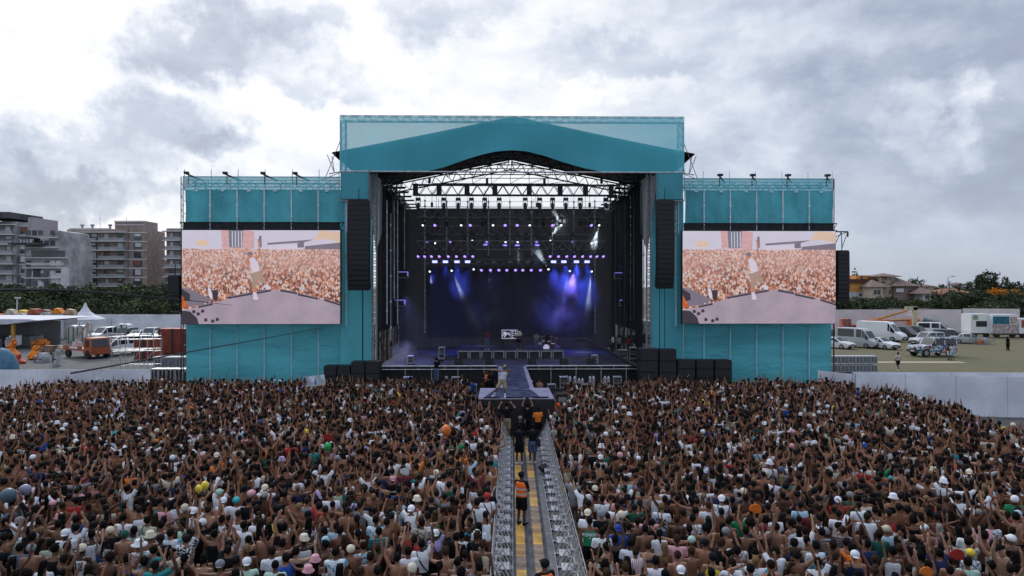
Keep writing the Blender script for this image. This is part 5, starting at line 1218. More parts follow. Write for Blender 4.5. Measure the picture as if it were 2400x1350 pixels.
for i, px in enumerate((1075, 1147, 1247, 1322, 1386)):
    p = sp(px, 857, .45); th = thing('stage_monitor', f'black wedge monitor on the deck edge, {ORDN[i]} from left', 'monitor speaker', TS @ TR(p[0], .45, 1.99), 'wedge monitors along the deck edge')
    mb = MB(); mb.prism([(-.02, 0), (.45, 0), (.45, .2), (.18, .42), (.0, .3)], 'x', -.32, .32); mb.build('cabinet', M_cab, th)
    mb = MB(); mb.box((0, .30, .335), (.56, .34, .02), rx=-.68); mb.build('grille', M_grill, th)
for i, px in enumerate((1336, 1347, 1357, 1365, 1383, 1391, 1418, 1426)):
    p = sp(px, 890, -2.4); h = 1.35 if i in (2, 3) else 1.05
    th = thing('gas_cylinder', f'grey gas bottle in the pit right of the catwalk, {ORDN[i]} from left', 'gas bottle', TS @ TR(p[0], -2.4, .55 if i not in (2, 3) else .1), 'gas bottles in the pit')
    mb = MB(); mb.tube([(0, 0, 0), (0, 0, h - .25), (0, 0, h - .12), (0, 0, h - .1)], [.11, .11, .05, .03], 10); mb.build('bottle_body', M_steel, th, smooth=False)
    mb = MB(); mb.tube([(0, 0, h - .1), (0, 0, h)], .035, 6); mb.build('valve', M_blk, th)
# scaffold shelf under the cases and bottles
shf = stage_thing('pit_shelf', 'black shelf in the pit carrying cases and bottles before the stage', 'shelf'); mb = MB()
for a, b in ((935, 1105), (1290, 1495)):
    p, q = sp(a, 885, -2.0), sp(b, 885, -2.0); mb = MB(); mb.bb(p[0], q[0], -2.5, -1.5, .45, .54); mb.build('shelf_board', M_blk, shf)
mb = MB()
for a in (940, 1000, 1050, 1100, 1295, 1340, 1400, 1440, 1490): x = sp(a, 885, -2)[0]; mb.bb(x, x + .06, -2.48, -2.42, 0, .45)
mb.build('shelf_leg', M_alud, shf)
# backstage shapes seen under the drapes
def tentlike(name, label, pxs, D, zt, m, cat='tent'):
    pass
bt = stage_thing('backstage_tent', 'brownish pink backstage marquee glimpsed behind the left side scaffold', 'tent')
M_peach = mat('peach_canvas', (.50, .33, .26), .8, 0, .25, 1.5, .5, 2)
mb = MB(); a, b = sp(893, 790, 20), sp(962, 745, 20)
mb.add([(a[0], 20, 0), (b[0], 20, 0), (b[0], 20, b[2]), (a[0], 20, a[2] + .6), (a[0], 25, 0), (b[0], 25, 0), (b[0], 25, b[2] - .3), (a[0], 25, a[2])], [(0, 1, 2, 3), (4, 7, 6, 5), (3, 2, 6, 7), (0, 3, 7, 4), (1, 5, 6, 2)]); mb.build('canvas_wall', M_peach, bt)
mb = MB()
for k in range(12): x = a[0] + (b[0] - a[0]) * k / 11; mb.bar((x, 19.9, 0), (x, 19.9, 4.4), .03)
mb.build('tent_pole', M_alud, bt)
tr_ = stage_thing('backstage_trailer', 'pale grey trailer glimpsed behind the right side scaffold', 'trailer')
a, b = sp(1428, 800, 20), sp(1512, 752, 20); mb = MB(); mb.bb(a[0], b[0] + 1, 20, 26, .9, b[2]); mb.build('trailer_box', mat('trailer_grey', (.34, .33, .34), .6, 0, .2, .8), tr_)
mb = MB(); mb.bb(a[0] + .2, b[0] + .8, 19.96, 19.99, 2.0, 2.9); mb.build('dark_stripe', M_blk, tr_)
for k in (1, 3): mb = MB(); mb.tube([(a[0] + k, 20.2, .45), (a[0] + k, 20.5, .45)], .45, 12); mb.build('wheel', M_blk, tr_)

# ================================================================== crowd barriers along the walkway
M_bar = mat('barrier_steel', (.62, .63, .65), .38, .55, .12)
def barrier(mw, label, group='crowd barriers', w_=1.0):
    th = thing('crowd_barrier', label, 'barrier', mw, group)
    if not hasattr(barrier, 'm'):
        # local: crowd side at y=0 facing -y, struts and foot plate run to +y
        mb = MB()
        for a, b in (((0, 0, 1.12), (w_, 0, 1.12)), ((0, 0, .06), (w_, 0, .06)), ((.02, 0, 0), (.02, 0, 1.12)), ((w_ - .02, 0, 0), (w_ - .02, 0, 1.12)), ((0, 0, .9), (w_, 0, .9))): mb.bar(a, b, .022, 6)
        for k in range(1, 8): mb.bar((w_ * k / 8, 0, .06), (w_ * k / 8, 0, .9), .008, 4)
        for k in range(4): mb.bar((0, 0, .12 + k * .2), (w_, 0, .12 + k * .2), .008, 4)
        m1 = mb.mesh('panel', [M_bar])
        mb = MB(); mb.bb(.22, .72, .2, .85, .25, .27); mb.bb(.04, .12, 0, 1.05, 0, .015); mb.bar((0, 1.05, .03), (w_, 1.05, .03), .022, 6); mb.bar((.02, 0, .03), (.02, 1.05, .03), .02, 6); mb.bar((w_ - .02, 0, .03), (w_ - .02, 1.05, .03), .02, 6)
        m2 = mb.mesh('foot_plate', [M_bar])
        mb = MB(); mb.bar((0, 0, 1.05), (0, .98, .04), .018, 5); mb.bar((0, .02, .55), (0, .5, .52), .013, 5); mb.bar((0, 0, .1), (0, .5, .52), .013, 5); m3 = mb.mesh('strut', [M_bar])
        mb = MB(); mb.bb(.25, w_ - .25, .10, .18, .42, .44); mb.bar((.03, .1, .28), (.03, .45, .5), .012); mb.bar((w_ - .03, .1, .28), (w_ - .03, .45, .5), .012); m4 = mb.mesh('step', [M_bar])
        barrier.m = (m1, m2, m3, m4)
    for nm, me, x in (('panel', barrier.m[0], 0), ('foot_plate', barrier.m[1], 0), ('strut', barrier.m[2], .05), ('strut', barrier.m[2], .5), ('strut', barrier.m[2], .95), ('step', barrier.m[3], 0)):
        o = bpy.data.objects.new(nm, me); COL.objects.link(o); o.parent = th; o.matrix_local = TR(x, 0, 0)
    return th
XBL, XBR = -.52, 1.80
for k in range(21):
    y = 14.4 + k * 1.0
    barrier(TR(XBL, y + 1.0, 0, -R(90)) @ Matrix.Scale(.52, 4, (0, 1, 0)), f'steel crowd barrier on the left of the walkway, {ORDN[min(k, 19)] if k < 20 else "farthest"} from the front', 'crowd barriers left of the walkway')
    barrier(TR(XBR, y, 0, R(90)) @ Matrix.Scale(.50, 4, (0, 1, 0)), f'steel crowd barrier on the right of the walkway, {ORDN[min(k, 19)] if k < 20 else "farthest"} from the front', 'crowd barriers right of the walkway')
for k, (x, y, a) in enumerate([(2.05, 35.8, 70), (2.4, 36.8, 70), (2.75, 37.7, 78), (2.95, 38.7, 85), (3.05, 39.7, 90), (3.05, 40.7, 90), (3.1, 41.8, 20), (4.05, 42.1, 0), (5.1, 42.1, 0)]): barrier(TR(x, y, 0, R(a)) @ Matrix.Scale(.7, 4, (0, 1, 0)), f'steel crowd barrier right of the front platform, {ORDN[k]} going back')
for k, (x, y, a) in enumerate([(-1.35, 37.0, -68), (-1.7, 37.95, -70), (-2.05, 38.9, -76), (-2.35, 39.9, -84), (-2.45, 40.9, -90), (-2.45, 41.9, -90)]): barrier(TR(x, y, 0, R(a)) @ Matrix.Scale(.7, 4, (0, 1, 0)), f'steel crowd barrier left of the front platform, {ORDN[k]} going back')
# pit barrier along the front edge of the crowd
for k in range(18):
    for s in (-1, 1):
        x = s * (3.6 + k * 1.02) - (1 if s < 0 else 0) + (0 if s < 0 else 2.2)
        if abs(x) < 21: barrier(TR(x, 47.25, 0, 0), f'steel barrier before the crowd front, {ORDN[k]} from centre on the {"left" if s < 0 else "right"}', 'barriers along the crowd front')
# cable ramps with yellow lids
M_rubber = mat('ramp_grey', (.095, .10, .115), .7, 0, .3, 3, .3, 30); M_lid = mat('ramp_lid_yellow', (.62, .36, .07), .5, 0, .25, 2.5, .2, 30); M_lid2 = mat('ramp_lid_worn', (.42, .25, .10), .6, 0, .3, 4, .2, 30); M_lid3 = mat('ramp_lid_dusty', (.26, .20, .15), .7, 0, .3, 4, .2, 30)
rm = {}
for k in range(24):
    for s in (0, 1):
        y = 14.5 + k * .93; x = (.26, .80)[s]
        th = thing('cable_ramp', f'grey cable ramp with yellow lid, {"left" if s == 0 else "right"} row of the walkway, {ORDN[k] if k < 20 else ["twenty first", "twenty second", "twenty third", "farthest"][k - 20]} from the front', 'cable ramp', TR(x, y, 0, -R(.4)), f'cable ramps, {"left" if s == 0 else "right"} row')
        if not rm:
            mb = MB(); w_ = .27; mb.prism([(-w_, 0), (w_, 0), (w_, .008), (.15, .055), (-.15, .055), (-w_, .008)], 'y', 0, .92)
            for q in range(9):
                for sg in (-1, 1): mb.add([(sg * .16, .05 + q * .1, .053), (sg * .25, .05 + q * .1, .018), (sg * .25, .09 + q * .1, .018), (sg * .16, .09 + q * .1, .053), (sg * .16, .05 + q * .1, .060), (sg * .25, .05 + q * .1, .025), (sg * .25, .09 + q * .1, .025), (sg * .16, .09 + q * .1, .060)], [(4, 5, 6, 7), (0, 1, 5, 4), (2, 3, 7, 6), (1, 2, 6, 5)])
            rm['b'] = mb.mesh('ramp_body', [M_rubber]); mb = MB(); mb.bb(-.14, .14, .005, .455, .057, .066); mb.bb(-.14, .14, .465, .915, .057, .066)
            for q in range(6): mb.bb(-.11 + q * .04, -.10 + q * .04, .02, .9, .066, .070)
            rm['l'] = mb
        o = bpy.data.objects.new('ramp_body', rm['b']); COL.objects.link(o); o.parent = th
        far = y > 31
        m = [M_lid, M_lid, M_lid2, M_lid3][(k * 7 + s * 5) % 4] if s == 0 else [M_lid3, M_lid2, M_lid, M_lid3][(k * 3 + 1) % 4]
        rm['l'].build('lid', m, th)
for nm, x0_, x1_ in (('walkway_mat', .0, 1.30),):
    mb = MB(); mb.bb(-.02, 1.28, 14, 36.6, -.003, .002); tag(mb.build('walkway', mat('walk_grey', (.14, .145, .16), .7, 0, .25, 2.5, .2, 20)), kind='structure')

# ================================================================== white hoardings
M_hoard = mat('hoarding_white', (.76, .78, .85), .55, 0, .13, .35, .25, .6); M_hoardw = mat('hoarding_warm', (.70, .63, .64), .6, 0, .07, .5)
def hoarding(p0, p1, h, label, m, pw=2.4, post=M_steel, h2=None):
    p0, p1 = np.array(p0, float), np.array(p1, float); L = np.linalg.norm(p1 - p0); n = max(1, int(round(L / pw))); ang = math.atan2(p1[1] - p0[1], p1[0] - p0[0])
    th = thing('hoarding', label, 'fence', TR(p0[0], p0[1], 0, ang)); h2 = h2 or h
    for k in range(n):
        a, b = L * k / n, L * (k + 1) / n; ha, hb = h + (h2 - h) * k / n, h + (h2 - h) * (k + 1) / n
        mb = MB(); mb.prism([(a + .012, .03), (b - .012, .03), (b - .012, hb), (a + .012, ha)], 'y', -.02 + rng.uniform(-.01, .01), .02); mb.build('panel', m, th)
    for k in range(n + 1):
        a = L * k / n; mb = MB(); mb.bb(a - .03, a + .03, .03, .10, 0, h + (h2 - h) * k / n + .03); mb.build('post', post, th)
    return th
hoarding((-35.5, 45.6), (-24.3, 45.9), 2.45, 'white hoarding behind the left edge of the crowd', M_hoard, 3.6)
hoarding((21.2, 47.3), (22.6, 45.3), 2.2, 'short white hoarding at the corner of the right screen wing', M_hoard, 1.6)
hoarding((22.6, 45.25), (39.5, 44.6), 2.35, 'upper white hoarding behind the right edge of the crowd', M_hoard, 2.2)
hoarding((21.6, 42.9), (39.0, 40.6), 2.5, 'lower white hoarding in front, along the right edge of the crowd', M_hoard, 2.9)
q = gnd(160, 783); r_ = gnd(432, 783)
hoarding((-82, 124), (-57, 123), 3.0, 'far white hoarding behind the left car park', M_hoard, 3.0); hoarding((-57, 122), (-38, 121), 3.1, 'far white hoarding behind the parked vans at left', M_hoard, 3.0)
hoarding((50, 131), (79, 120), 3.6, 'pale hoarding behind the orange boom lifts', M_hoardw, 3.8, h2=4.0); hoarding((79, 119.6), (87, 117), 4.2, 'pale hoarding beside the food truck', M_hoardw, 3.8); hoarding((48, 134), (62, 140), 5.6, 'rising pale hoarding below the houses at right', M_hoardw, 4.)
# far left dark cables
def cable(name, pts, r0, r1, label):
    k = len(pts); mb = MB(); mb.tube(pts, [r0 + (r1 - r0) * i / (k - 1) for i in range(k)], 6); o = mb.build(name, mat('cable_dark', (.035, .036, .04), .6), None); tag(o, label, 'cable'); return o
cable('guy_cable', [at(-20, 679, 34), at(100, 679, 36), at(160, 680, 37), at(260, 687, 40), at(400, 700, 45), at(470, 707, 48), at(545, 715.5, 50.6)], .10, .012, 'thick dark cable sagging from the left across the left screen')
cable('guy_cable', [at(165, 875, 44.8), at(300, 851, 46.5), at(430, 827, 48), at(600, 797, 50), at(752, 768.5, 51.3)], .07, .02, 'straight guy cable rising from the left hoarding over the teal cloth')
bo = stage_thing('camera_crane', 'black camera crane arm slanting over the right of the deck', 'camera crane')
a, b = sp(1368, 793, 6), sp(1500, 862, -1); mb = MB(); mb.tube([a, b], [.09, .16], 6); mb.build('crane_arm', M_blk, bo); mb = MB(); mb.box((a[0] - .35, a[1], a[2] - .15), (.7, .4, .3)); mb.bar(a, (a[0] - .3, a[1], a[2]), .07); mb.build('camera_head', M_blk, bo)
# ================================================================== vehicles
M_glass = mat('car_glass', (.02, .025, .03), .08, 0, 0, spec=.7); M_tyre = mat('tyre', (.02, .02, .02), .8); M_rim = mat('rim', (.35, .36, .37), .35, .7, .05)
M_lamp = mat('headlight', (.7, .72, .75), .15, .2, 0, spec=.8); M_red = mat('tail_light', (.35, .02, .02), .3); M_plate = mat('plate', (.6, .6, .58), .5, 0, 0)
M_trim = mat('dark_trim', (.03, .032, .035), .6)
def paint(n, c, r=.28): return mat('paint_' + n, c, r, .05, .04, .6, spec=.6)
KINDS_V = {
 'sedan': ([(-2.25, .35, .80, .84, .78, .76), (-2.1, .22, .96, .99, .86, .78), (-1.5, .2, .98, 1.02, .89, .76), (-.85, .2, .96, 1.42, .90, .64), (.15, .2, .94, 1.45, .90, .66), (.95, .2, .92, .98, .90, .76), (1.95, .22, .80, .84, .86, .76), (2.25, .35, .62, .66, .76, .70)], [(2, 'b'), (3, 's'), (4, 'f')], 2.7, .32),
 'suv': ([(-2.3, .4, 1.0, 1.66, .88, .74), (-2.15, .3, 1.02, 1.78, .92, .78), (-.7, .28, 1.02, 1.82, .94, .80), (.35, .28, 1.0, 1.78, .94, .78), (1.0, .28, 1.0, 1.08, .93, .84), (2.05, .3, .95, 1.0, .9, .82), (2.3, .4, .72, .8, .84, .80)], [(1, 's'), (2, 's'), (3, 'f')], 2.75, .38),
 'jeep': ([(-2.2, .5, 1.15, 1.82, .88, .80), (-2.1, .42, 1.17, 1.92, .92, .83), (-.7, .42, 1.17, 1.95, .92, .84), (.35, .42, 1.15, 1.93, .92, .83), (.75, .42, 1.12, 1.2, .91, .84), (2.05, .45, 1.08, 1.14, .88, .82), (2.2, .55, .9, 1.0, .86, .80)], [(1, 's'), (2, 's'), (3, 'f')], 2.8, .43),
 'van': ([(-2.95, .4, 1.35, 2.5, .96, .84), (-2.8, .3, 1.38, 2.66, .98, .88), (.2, .3, 1.38, 2.68, .98, .88), (1.15, .3, 1.36, 2.62, .98, .86), (1.45, .3, 1.34, 2.35, .98, .84), (2.15, .3, 1.22, 1.36, .96, .86), (2.8, .3, 1.0, 1.06, .92, .84), (2.98, .4, .7, .78, .84, .8)], [(3, 's'), (4, 'f')], 3.6, .36),
 'minivan': ([(-2.4, .4, 1.08, 1.78, .9, .78), (-2.3, .28, 1.10, 1.92, .94, .82), (-.6, .26, 1.10, 1.96, .95, .84), (.5, .26, 1.08, 1.94, .95, .82), (1.45, .26, 1.04, 1.14, .94, .84), (2.2, .28, .92, .98, .9, .82), (2.42, .4, .68, .74, .82, .78)], [(1, 's'), (2, 's'), (3, 'f')], 3.0, .34)}
def vehicle(kind, x, y, deg, body, label, glass_side=True, s=1., cat='car', group=None, name=None, rear_seg=None, wins=None):
    st, segs, wb, wr = KINDS_V[kind]
    if wins: segs = wins
    th = thing(name or ('parked_van' if 'van' in kind else 'parked_car'), label, cat, TR(x, y, 0, R(deg), s), group)
    mb = MB(); V = []
    for (X_, b, m_, t, w1, w2) in st:
        for sg in (1, -1): V += [(X_, sg * w1 * .96, b), (X_, sg * w1, (b + m_) / 2), (X_, sg * w1 * .985, m_), (X_, sg * w2, t - .03), (X_, sg * (w2 - .1), t)]
    k = len(st); Fc = []
    for i in range(k - 1):
        a, c = i * 10, (i + 1) * 10
        for j in range(4): Fc.append((a + j, c + j, c + j + 1, a + j + 1)); Fc.append((a + 5 + j, a + 6 + j, c + 6 + j, c + 5 + j))
        Fc.append((a + 4, c + 4, c + 9, a + 9)); Fc.append((a, a + 5, c + 5, c))
    for a, f in ((0, 1), ((k - 1) * 10, -1)):
        q = [a, a + 1, a + 2, a + 3, a + 4, a + 9, a + 8, a + 7, a + 6, a + 5]; Fc.append(q if f == 1 else q[::-1])
    mb.add(V, Fc); mb.build('body', body, th)
    def quad(p, ins, off, m, name):
        p = np.array(p, float); c = p.mean(0); n = np.cross(p[1] - p[0], p[3] - p[0]) if np.linalg.norm(p[3] - p[0]) > .05 else np.cross(p[1] - p[0], p[2] - p[0]); n /= np.linalg.norm(n) + 1e-9
        if (n @ (c - np.array((0, 0, .6)))) < 0: n = -n
        q = c + (p - c) * ins; b = MB(); b.add(np.concatenate([q - n * .01, q + n * off]), [(4, 5, 6, 7), (0, 1, 5, 4), (1, 2, 6, 5), (2, 3, 7, 6), (3, 0, 4, 7)]); return b.build(name, m, th)
    for i, kd in segs:
        a, b = st[i], st[i + 1]
        for sg in (1, -1):
            quad([(a[0], sg * a[4] * .985, a[2]), (b[0], sg * b[4] * .985, b[2]), (b[0], sg * b[5], b[3] - .03), (a[0], sg * a[5], a[3] - .03)], .84, .012, M_glass, 'side_window')
        if kd in 'fb': quad([(a[0], a[5] - .1, a[3]), (a[0], -a[5] + .1, a[3]), (b[0], -b[5] + .1, b[3]), (b[0], b[5] - .1, b[3])], .93, .012, M_glass, 'windscreen' if kd == 'f' else 'rear_window')
    a = st[0]
    if a[3] - a[2] > .4: quad([(a[0], a[4] * .8, a[2]), (a[0], -a[4] * .8, a[2]), (a[0], -a[5] * .8, a[3] - .05), (a[0], a[5] * .8, a[3] - .05)], .95, .012, M_glass, 'rear_window')
    f = st[-1]; X_ = f[0]
    mb = MB(); mb.bb(X_ - .12, X_ + .03, -f[4] * .98, f[4] * .98, f[1] - .08, f[1] + .14); mb.bb(X_ - .1, X_ + .02, -f[4] * .5, f[4] * .5, f[1] + .16, f[1] + .30); mb.build('bumper', M_trim, th)
    mb = MB(); mb.bb(X_ + .031, X_ + .045, -.26, .26, f[1] + .0, f[1] + .11); mb.build('plate', M_plate, th)
    for sg in (1, -1):
        mb = MB(); mb.box((X_ - .06, sg * f[4] * .80, f[2] - .03), (.16, .30, .16)); mb.build('headlight', M_lamp, th)
        mb = MB(); mb.box((st[0][0] - .0, sg * st[0][4] * .86, st[0][2] - .08), (.06, .16, .3)); mb.build('tail_light', M_red, th)
        mb = MB(); i = [q for q, kd in segs if kd == 'f'][0]; mb.box((st[i + 1][0] - .25, sg * (st[i + 1][4] + .12), st[i + 1][2] + .1), (.12, .2, .2)); mb.build('mirror', M_trim, th)
        for wx in (-wb / 2 + (.05 if kind != 'van' else -.1), wb / 2 - .02):
            mb = MB(); yy = sg * (st[2][4] - .10); mb.tube([(wx, yy - .11, wr), (wx, yy + .115, wr)], wr, 16, up=(0, 0, 1)); w_ = mb.build('tyre', M_tyre, th)
            mb = MB(); mb.tube([(wx, yy + sg * .10, wr), (wx, yy + sg * .125, wr)], [wr * .6, wr * .52], 10); mb.build('rim', M_rim, w_)
    return th
Pw, Ps, Pg, Pk = paint('white', (.80, .81, .82)), paint('silver', (.44, .47, .48)), paint('graphite', (.075, .08, .09)), paint('black', (.02, .021, .024))
# patchwork wrap
wr_ = bpy.data.materials.new('patchwork_wrap'); wr_.use_nodes = True; T = NT(wr_.node_tree); v = T.node('ShaderNodeTexVoronoi'); T.put(v.inputs['Vector'], T.node('ShaderNodeTexCoord').outputs['Object']); v.inputs['Scale'].default_value = 6.5
sc_ = T.node('ShaderNodeSeparateColor'); T.link(v.outputs['Color'], sc_.inputs[0])
rp = T.ramp(sc_.outputs[0], [(0, (.02, .02, .03)), (.18, (.62, .62, .62)), (.42, (.03, .16, .42)), (.55, (.6, .6, .6)), (.7, (.55, .12, .05)), (.82, (.12, .42, .55)), (.92, (.03, .03, .04))]); T.n[[n.name for n in T.n if n.type == 'VALTORGB'][0]].color_ramp.interpolation = 'CONSTANT'
T.link(rp, T.n['Principled BSDF'].inputs['Base Color']); T.n['Principled BSDF'].inputs['Roughness'].default_value = .35
def vg(px, py): return gnd(px, py)[:2]
G = 'vehicles parked on the dry field'
vehicle('van', *vg(2012, 814), -62, Ps, 'silver grey minibus with long dark side windows on the field', cat='van', wins=[(1, 's'), (2, 's'), (3, 's'), (4, 'f')], s=.95, group=G)
vehicle('van', *vg(2066, 799), -52, Pw, 'big white panel van behind the white saloon', cat='van', s=1.08, group=G)
vehicle('sedan', *vg(2066, 817), -72, Pw, 'white saloon parked beside the silver minibus', group=G)
vehicle('sedan', *vg(1960, 816), -60, Pw, 'white car half hidden at the right screen edge', group=G)
vehicle('suv', *vg(1957, 800), -60, Pg, 'dark car behind the half hidden white car', group=G)
vehicle('minivan', *vg(2118, 797), -60, Pk, 'black van right of the big white panel van', cat='van', group=G, s=1.05)
vehicle('suv', *vg(2150, 791), -58, Pg, 'graphite car between the black van and the white crew van', group=G)
vehicle('minivan', *vg(2195, 787), -38, Pw, 'white crew van behind the patchwork jeep', cat='van', group=G, s=1.12)
vehicle('suv', *vg(2172, 809), 197, Ps, 'silver rounded car just behind the patchwork jeep', group=G)
vehicle('suv', *vg(2230, 801), -28, Pg, 'dark estate with large windscreen behind the patchwork jeep', group=G)
vehicle('sedan', *vg(2270, 805), -22, Ps, 'silver saloon at the right end of the parked row', group=G)
vehicle('jeep', *vg(2184, 835), 189, wr_, 'off road car in multicoloured patchwork wrap with spare wheel', group=G, s=1.12, name='parked_jeep')
sw = [o for o in COL.objects if o.name.startswith('parked_jeep')][0]; mb = MB(); mb.tube([(-2.24, 0, 1.05), (-2.45, 0, 1.05)], .38, 14); mb.build('spare_wheel', M_tyre, sw)
mb = MB()
for yy in (-.7, .7): mb.bar((-2, yy, 2.02), (.3, yy, 2.02), .03)
mb.build('roof_rack', M_alud, sw)
# left car park
GL = 'vehicles in the left car park'
vehicle('minivan', *vg(273, 832), -112, Pw, 'white people carrier parked beside the orange crane truck', cat='van', group=GL, s=1.12)
for i, (px, py, c, k) in enumerate(((245, 797, Pw, 'minivan'), (292, 796, Pg, 'suv'), (322, 796, Pw, 'sedan'), (352, 796, Ps, 'suv'), (377, 797, Pw, 'sedan'))):
    vehicle(k, *vg(px, py), -100 + i * 7, c, ['white van with rounded roof behind the crane truck', 'dark car behind the white people carrier', 'white saloon in the back row of the left car park', 'silver car in the back row beside the red container', 'white car tucked beside the tall red container'][i], group=GL, cat='van' if k == 'minivan' else 'car')
# orange truck with white folding crane
x, y = vg(208, 838); P_or = paint('orange', (.38, .09, .035), .45)
tk = thing('crane_truck', 'orange flatbed truck with white folding crane in the left car park', 'truck', TR(x, y, 0, R(-30)))
mb = MB(); mb.prism([(.9, .5), (2.4, .5), (2.42, 1.3), (2.15, 2.3), (.9, 2.35)], 'y', -1.05, 1.05); mb.build('cab', P_or, tk)
mb = MB(); mb.prism([(2.43, 1.32), (2.19, 2.18), (2.21, 2.18), (2.45, 1.32)], 'y', -.9, .9); mb.bb(1.2, 2.0, -1.07, -1.05, 1.35, 2.1); mb.bb(1.2, 2.0, 1.05, 1.07, 1.35, 2.1); mb.build('window', M_glass, tk)
mb = MB(); mb.bb(-3.2, .8, -1.1, 1.1, .85, 1.0); mb.bb(-3.2, .8, -1.12, -1.1, 1.0, 1.35); mb.bb(-3.2, .8, 1.1, 1.12, 1.0, 1.35); mb.build('flatbed', P_or, tk)
mb = MB(); mb.bb(-1.8, -.2, -1.14, -1.122, 1.05, 1.3); mb.build('side_stripe', Pw, tk)
for wx in (-2.3, 1.7):
    for sg in (-1, 1): mb = MB(); mb.tube([(wx, sg * .85, .48), (wx, sg * 1.1, .48)], .48, 14); mb.build('wheel', M_tyre, tk)
mb = MB(); mb.box((-2.4, 0, 1.3), (.6, .8, .7)); mb.tube([(-2.4, 0, 1.4), (-2.4, 0, 2.1)], .18, 8); mb.tube([(-2.4, 0, 2.1), (.2, -.1, 4.0)], [.2, .14], 4); mb.tube([(.2, -.1, 4.0), (-1.0, .2, 1.9)], [.15, .11], 4); mb.tube([(.25, .25, 3.9), (-.5, .3, 1.3)], .08, 4); mb.build('folding_crane', mat('crane_white', (.55, .52, .5), .5), tk)
# containers
def container(px0, px1, py, h, label, m, deg=0, dep=2.4):
    a, b = gnd(px0, py), gnd(px1, py); Wd = b[0] - a[0]
    th = thing('container', label, 'container', TR((a[0] + b[0]) / 2, a[1] + dep / 2, 0, R(deg)))
    mb = MB(); mb.bb(-Wd / 2, Wd / 2, -dep / 2, dep / 2, .1, h); 
    n = int(Wd / .22)
    for k in range(n): mb.bb(-Wd / 2 + (k + .2) * Wd / n, -Wd / 2 + (k + .7) * Wd / n, -dep / 2 - .03, -dep / 2 + .01, .25, h - .15)
    mb.build('corrugated_box', m, th)
    mb = MB(); 
    for x in (-Wd / 2, Wd / 2 - .1, -.12): mb.bb(x, x + (.1 if x != -.12 else .26), -dep / 2 - .06, -dep / 2 - .032, 0.05, h + .02)
    mb.build('corner_post', M_trim, th); return th
M_cont = mat('container_red', (.27, .052, .03), .55, .1, .18, 1.2)
container(371, 436, 830, 3.0, 'tall red container beside the left screen wing', M_cont); container(315, 357, 845, 2.25, 'low red container behind the scaffold frames', M_cont)
# portable toilets
for i, (px, py) in enumerate(((172, 800), (193, 800), (283, 795), (296, 795))):
    x, y = vg(px, py); th = thing('portable_toilet', f'white portable toilet with green door stripes, {ORDN[i]} from left', 'portable toilet', TR(x, y, 0), 'portable toilets before the hoarding')
    mb = MB(); mb.bb(-.55, .55, -.55, .55, .0, 2.1); mb.build('cabin', Pw, th); mb = MB(); mb.prism([(-.6, 2.1), (.6, 2.1), (.45, 2.3), (0, 2.38), (-.45, 2.3)], 'y', -.6, .6); mb.build('domed_roof', Pw, th)
    mb = MB(); mb.bb(-.42, -.28, -.575, -.552, .1, 2.0); mb.bb(.28, .42, -.575, -.552, .1, 2.0); mb.build('door_stripe', mat('toilet_green', (.02, .22, .07), .5), th)
# pagoda tent
x, y = gnd(200, 789)[:2]; D = y
pt = thing('pagoda_tent', 'white pagoda tent with a sharp curved peak behind the left car park', 'tent', TR(at(200, 0, 112)[0], 112, 0))
mb = MB(); n = 8; V = []
prof = [(2.75, 2.7), (2.3, 2.95), (1.4, 3.35), (.75, 3.9), (.35, 4.6), (.08, 5.4)]
for r, z in prof:
    for j in range(n): a = 2 * math.pi * j / n + math.pi / 8; q = max(abs(math.cos(a)), abs(math.sin(a))); V.append((r * math.cos(a) / q * 1.0, r * math.sin(a) / q, z))
mb.add(V, [(i * n + j, i * n + (j + 1) % n, (i + 1) * n + (j + 1) % n, (i + 1) * n + j) for i in range(len(prof) - 1) for j in range(n)]); M_tent = mat('tent_white', (.62, .63, .68), .7, 0, .06, 1)
mb.build('peaked_roof', M_tent, pt); mb = MB(); mb.bb(-2.75, 2.75, -2.77, -2.74, 2.35, 2.7); mb.build('valance', M_tent, pt)
for sx_, sy_ in ((-1, -1), (1, -1), (1, 1), (-1, 1)): mb = MB(); mb.bar((sx_ * 2.7, sy_ * 2.7, 0), (sx_ * 2.7, sy_ * 2.7, 2.7), .06); mb.build('leg', M_steel, pt)
M_conc = mat('concrete_grey', (.36, .365, .37), .8, 0, .25, .25)
# long marquee at far left with dark interior, orange banners
mq = thing('marquee', 'long low white roofed marquee with dark interior at the left edge', 'marquee', TR(-72.5, 92, 0, R(0)))
mb = MB(); mb.prism([(-8, 3.3), (8, 3.2), (12, 3.7), (11, 3.85), (0, 3.95), (-8, 3.9)], 'y', -5, 6); mb.build('roof_canopy', M_tent, mq)
mb = MB(); mb.bb(-8, 9, 4, 4.1, 0, 3.2); mb.build('back_wall', M_conc, mq)
for x in (-7, -2, 3.5, 8.5): mb = MB(); mb.bb(x, x + .35, -4.8, -4.5, 0, 3.22); mb.build('post', mat('post_ochre', (.50, .26, .04), .6) if x != 3.5 else M_tent, mq)
for x, w_ in ((-5.5, 2.), (.2, 1.8), (5.2, 2.4)): mb = MB(); mb.bb(x, x + w_, 0, 2.6, 0, 1.3); mb.build('counter', M_conc, mq)
for k in range(16): x = rng.uniform(-7, 9); mb = MB(); mb.box((x, rng.uniform(-5.5, -3), rng.uniform(.4, 1.1)), (rng.uniform(.4, 1.3), .8, rng.uniform(.7, 2.)), rng.uniform(-.4, .4)); mb.build('stored_crate', rnd([M_tent, M_conc, Pw, M_cont, M_trim], [3, 3, 2, 1, 2]), mq)
mb = MB(); mb.prism([(1.2, 0), (4.2, 0), (3.6, 3.2), (2.9, 3.2)], 'y', -4.4, -4.3); mb.build('hanging_cloth', M_tent, mq)
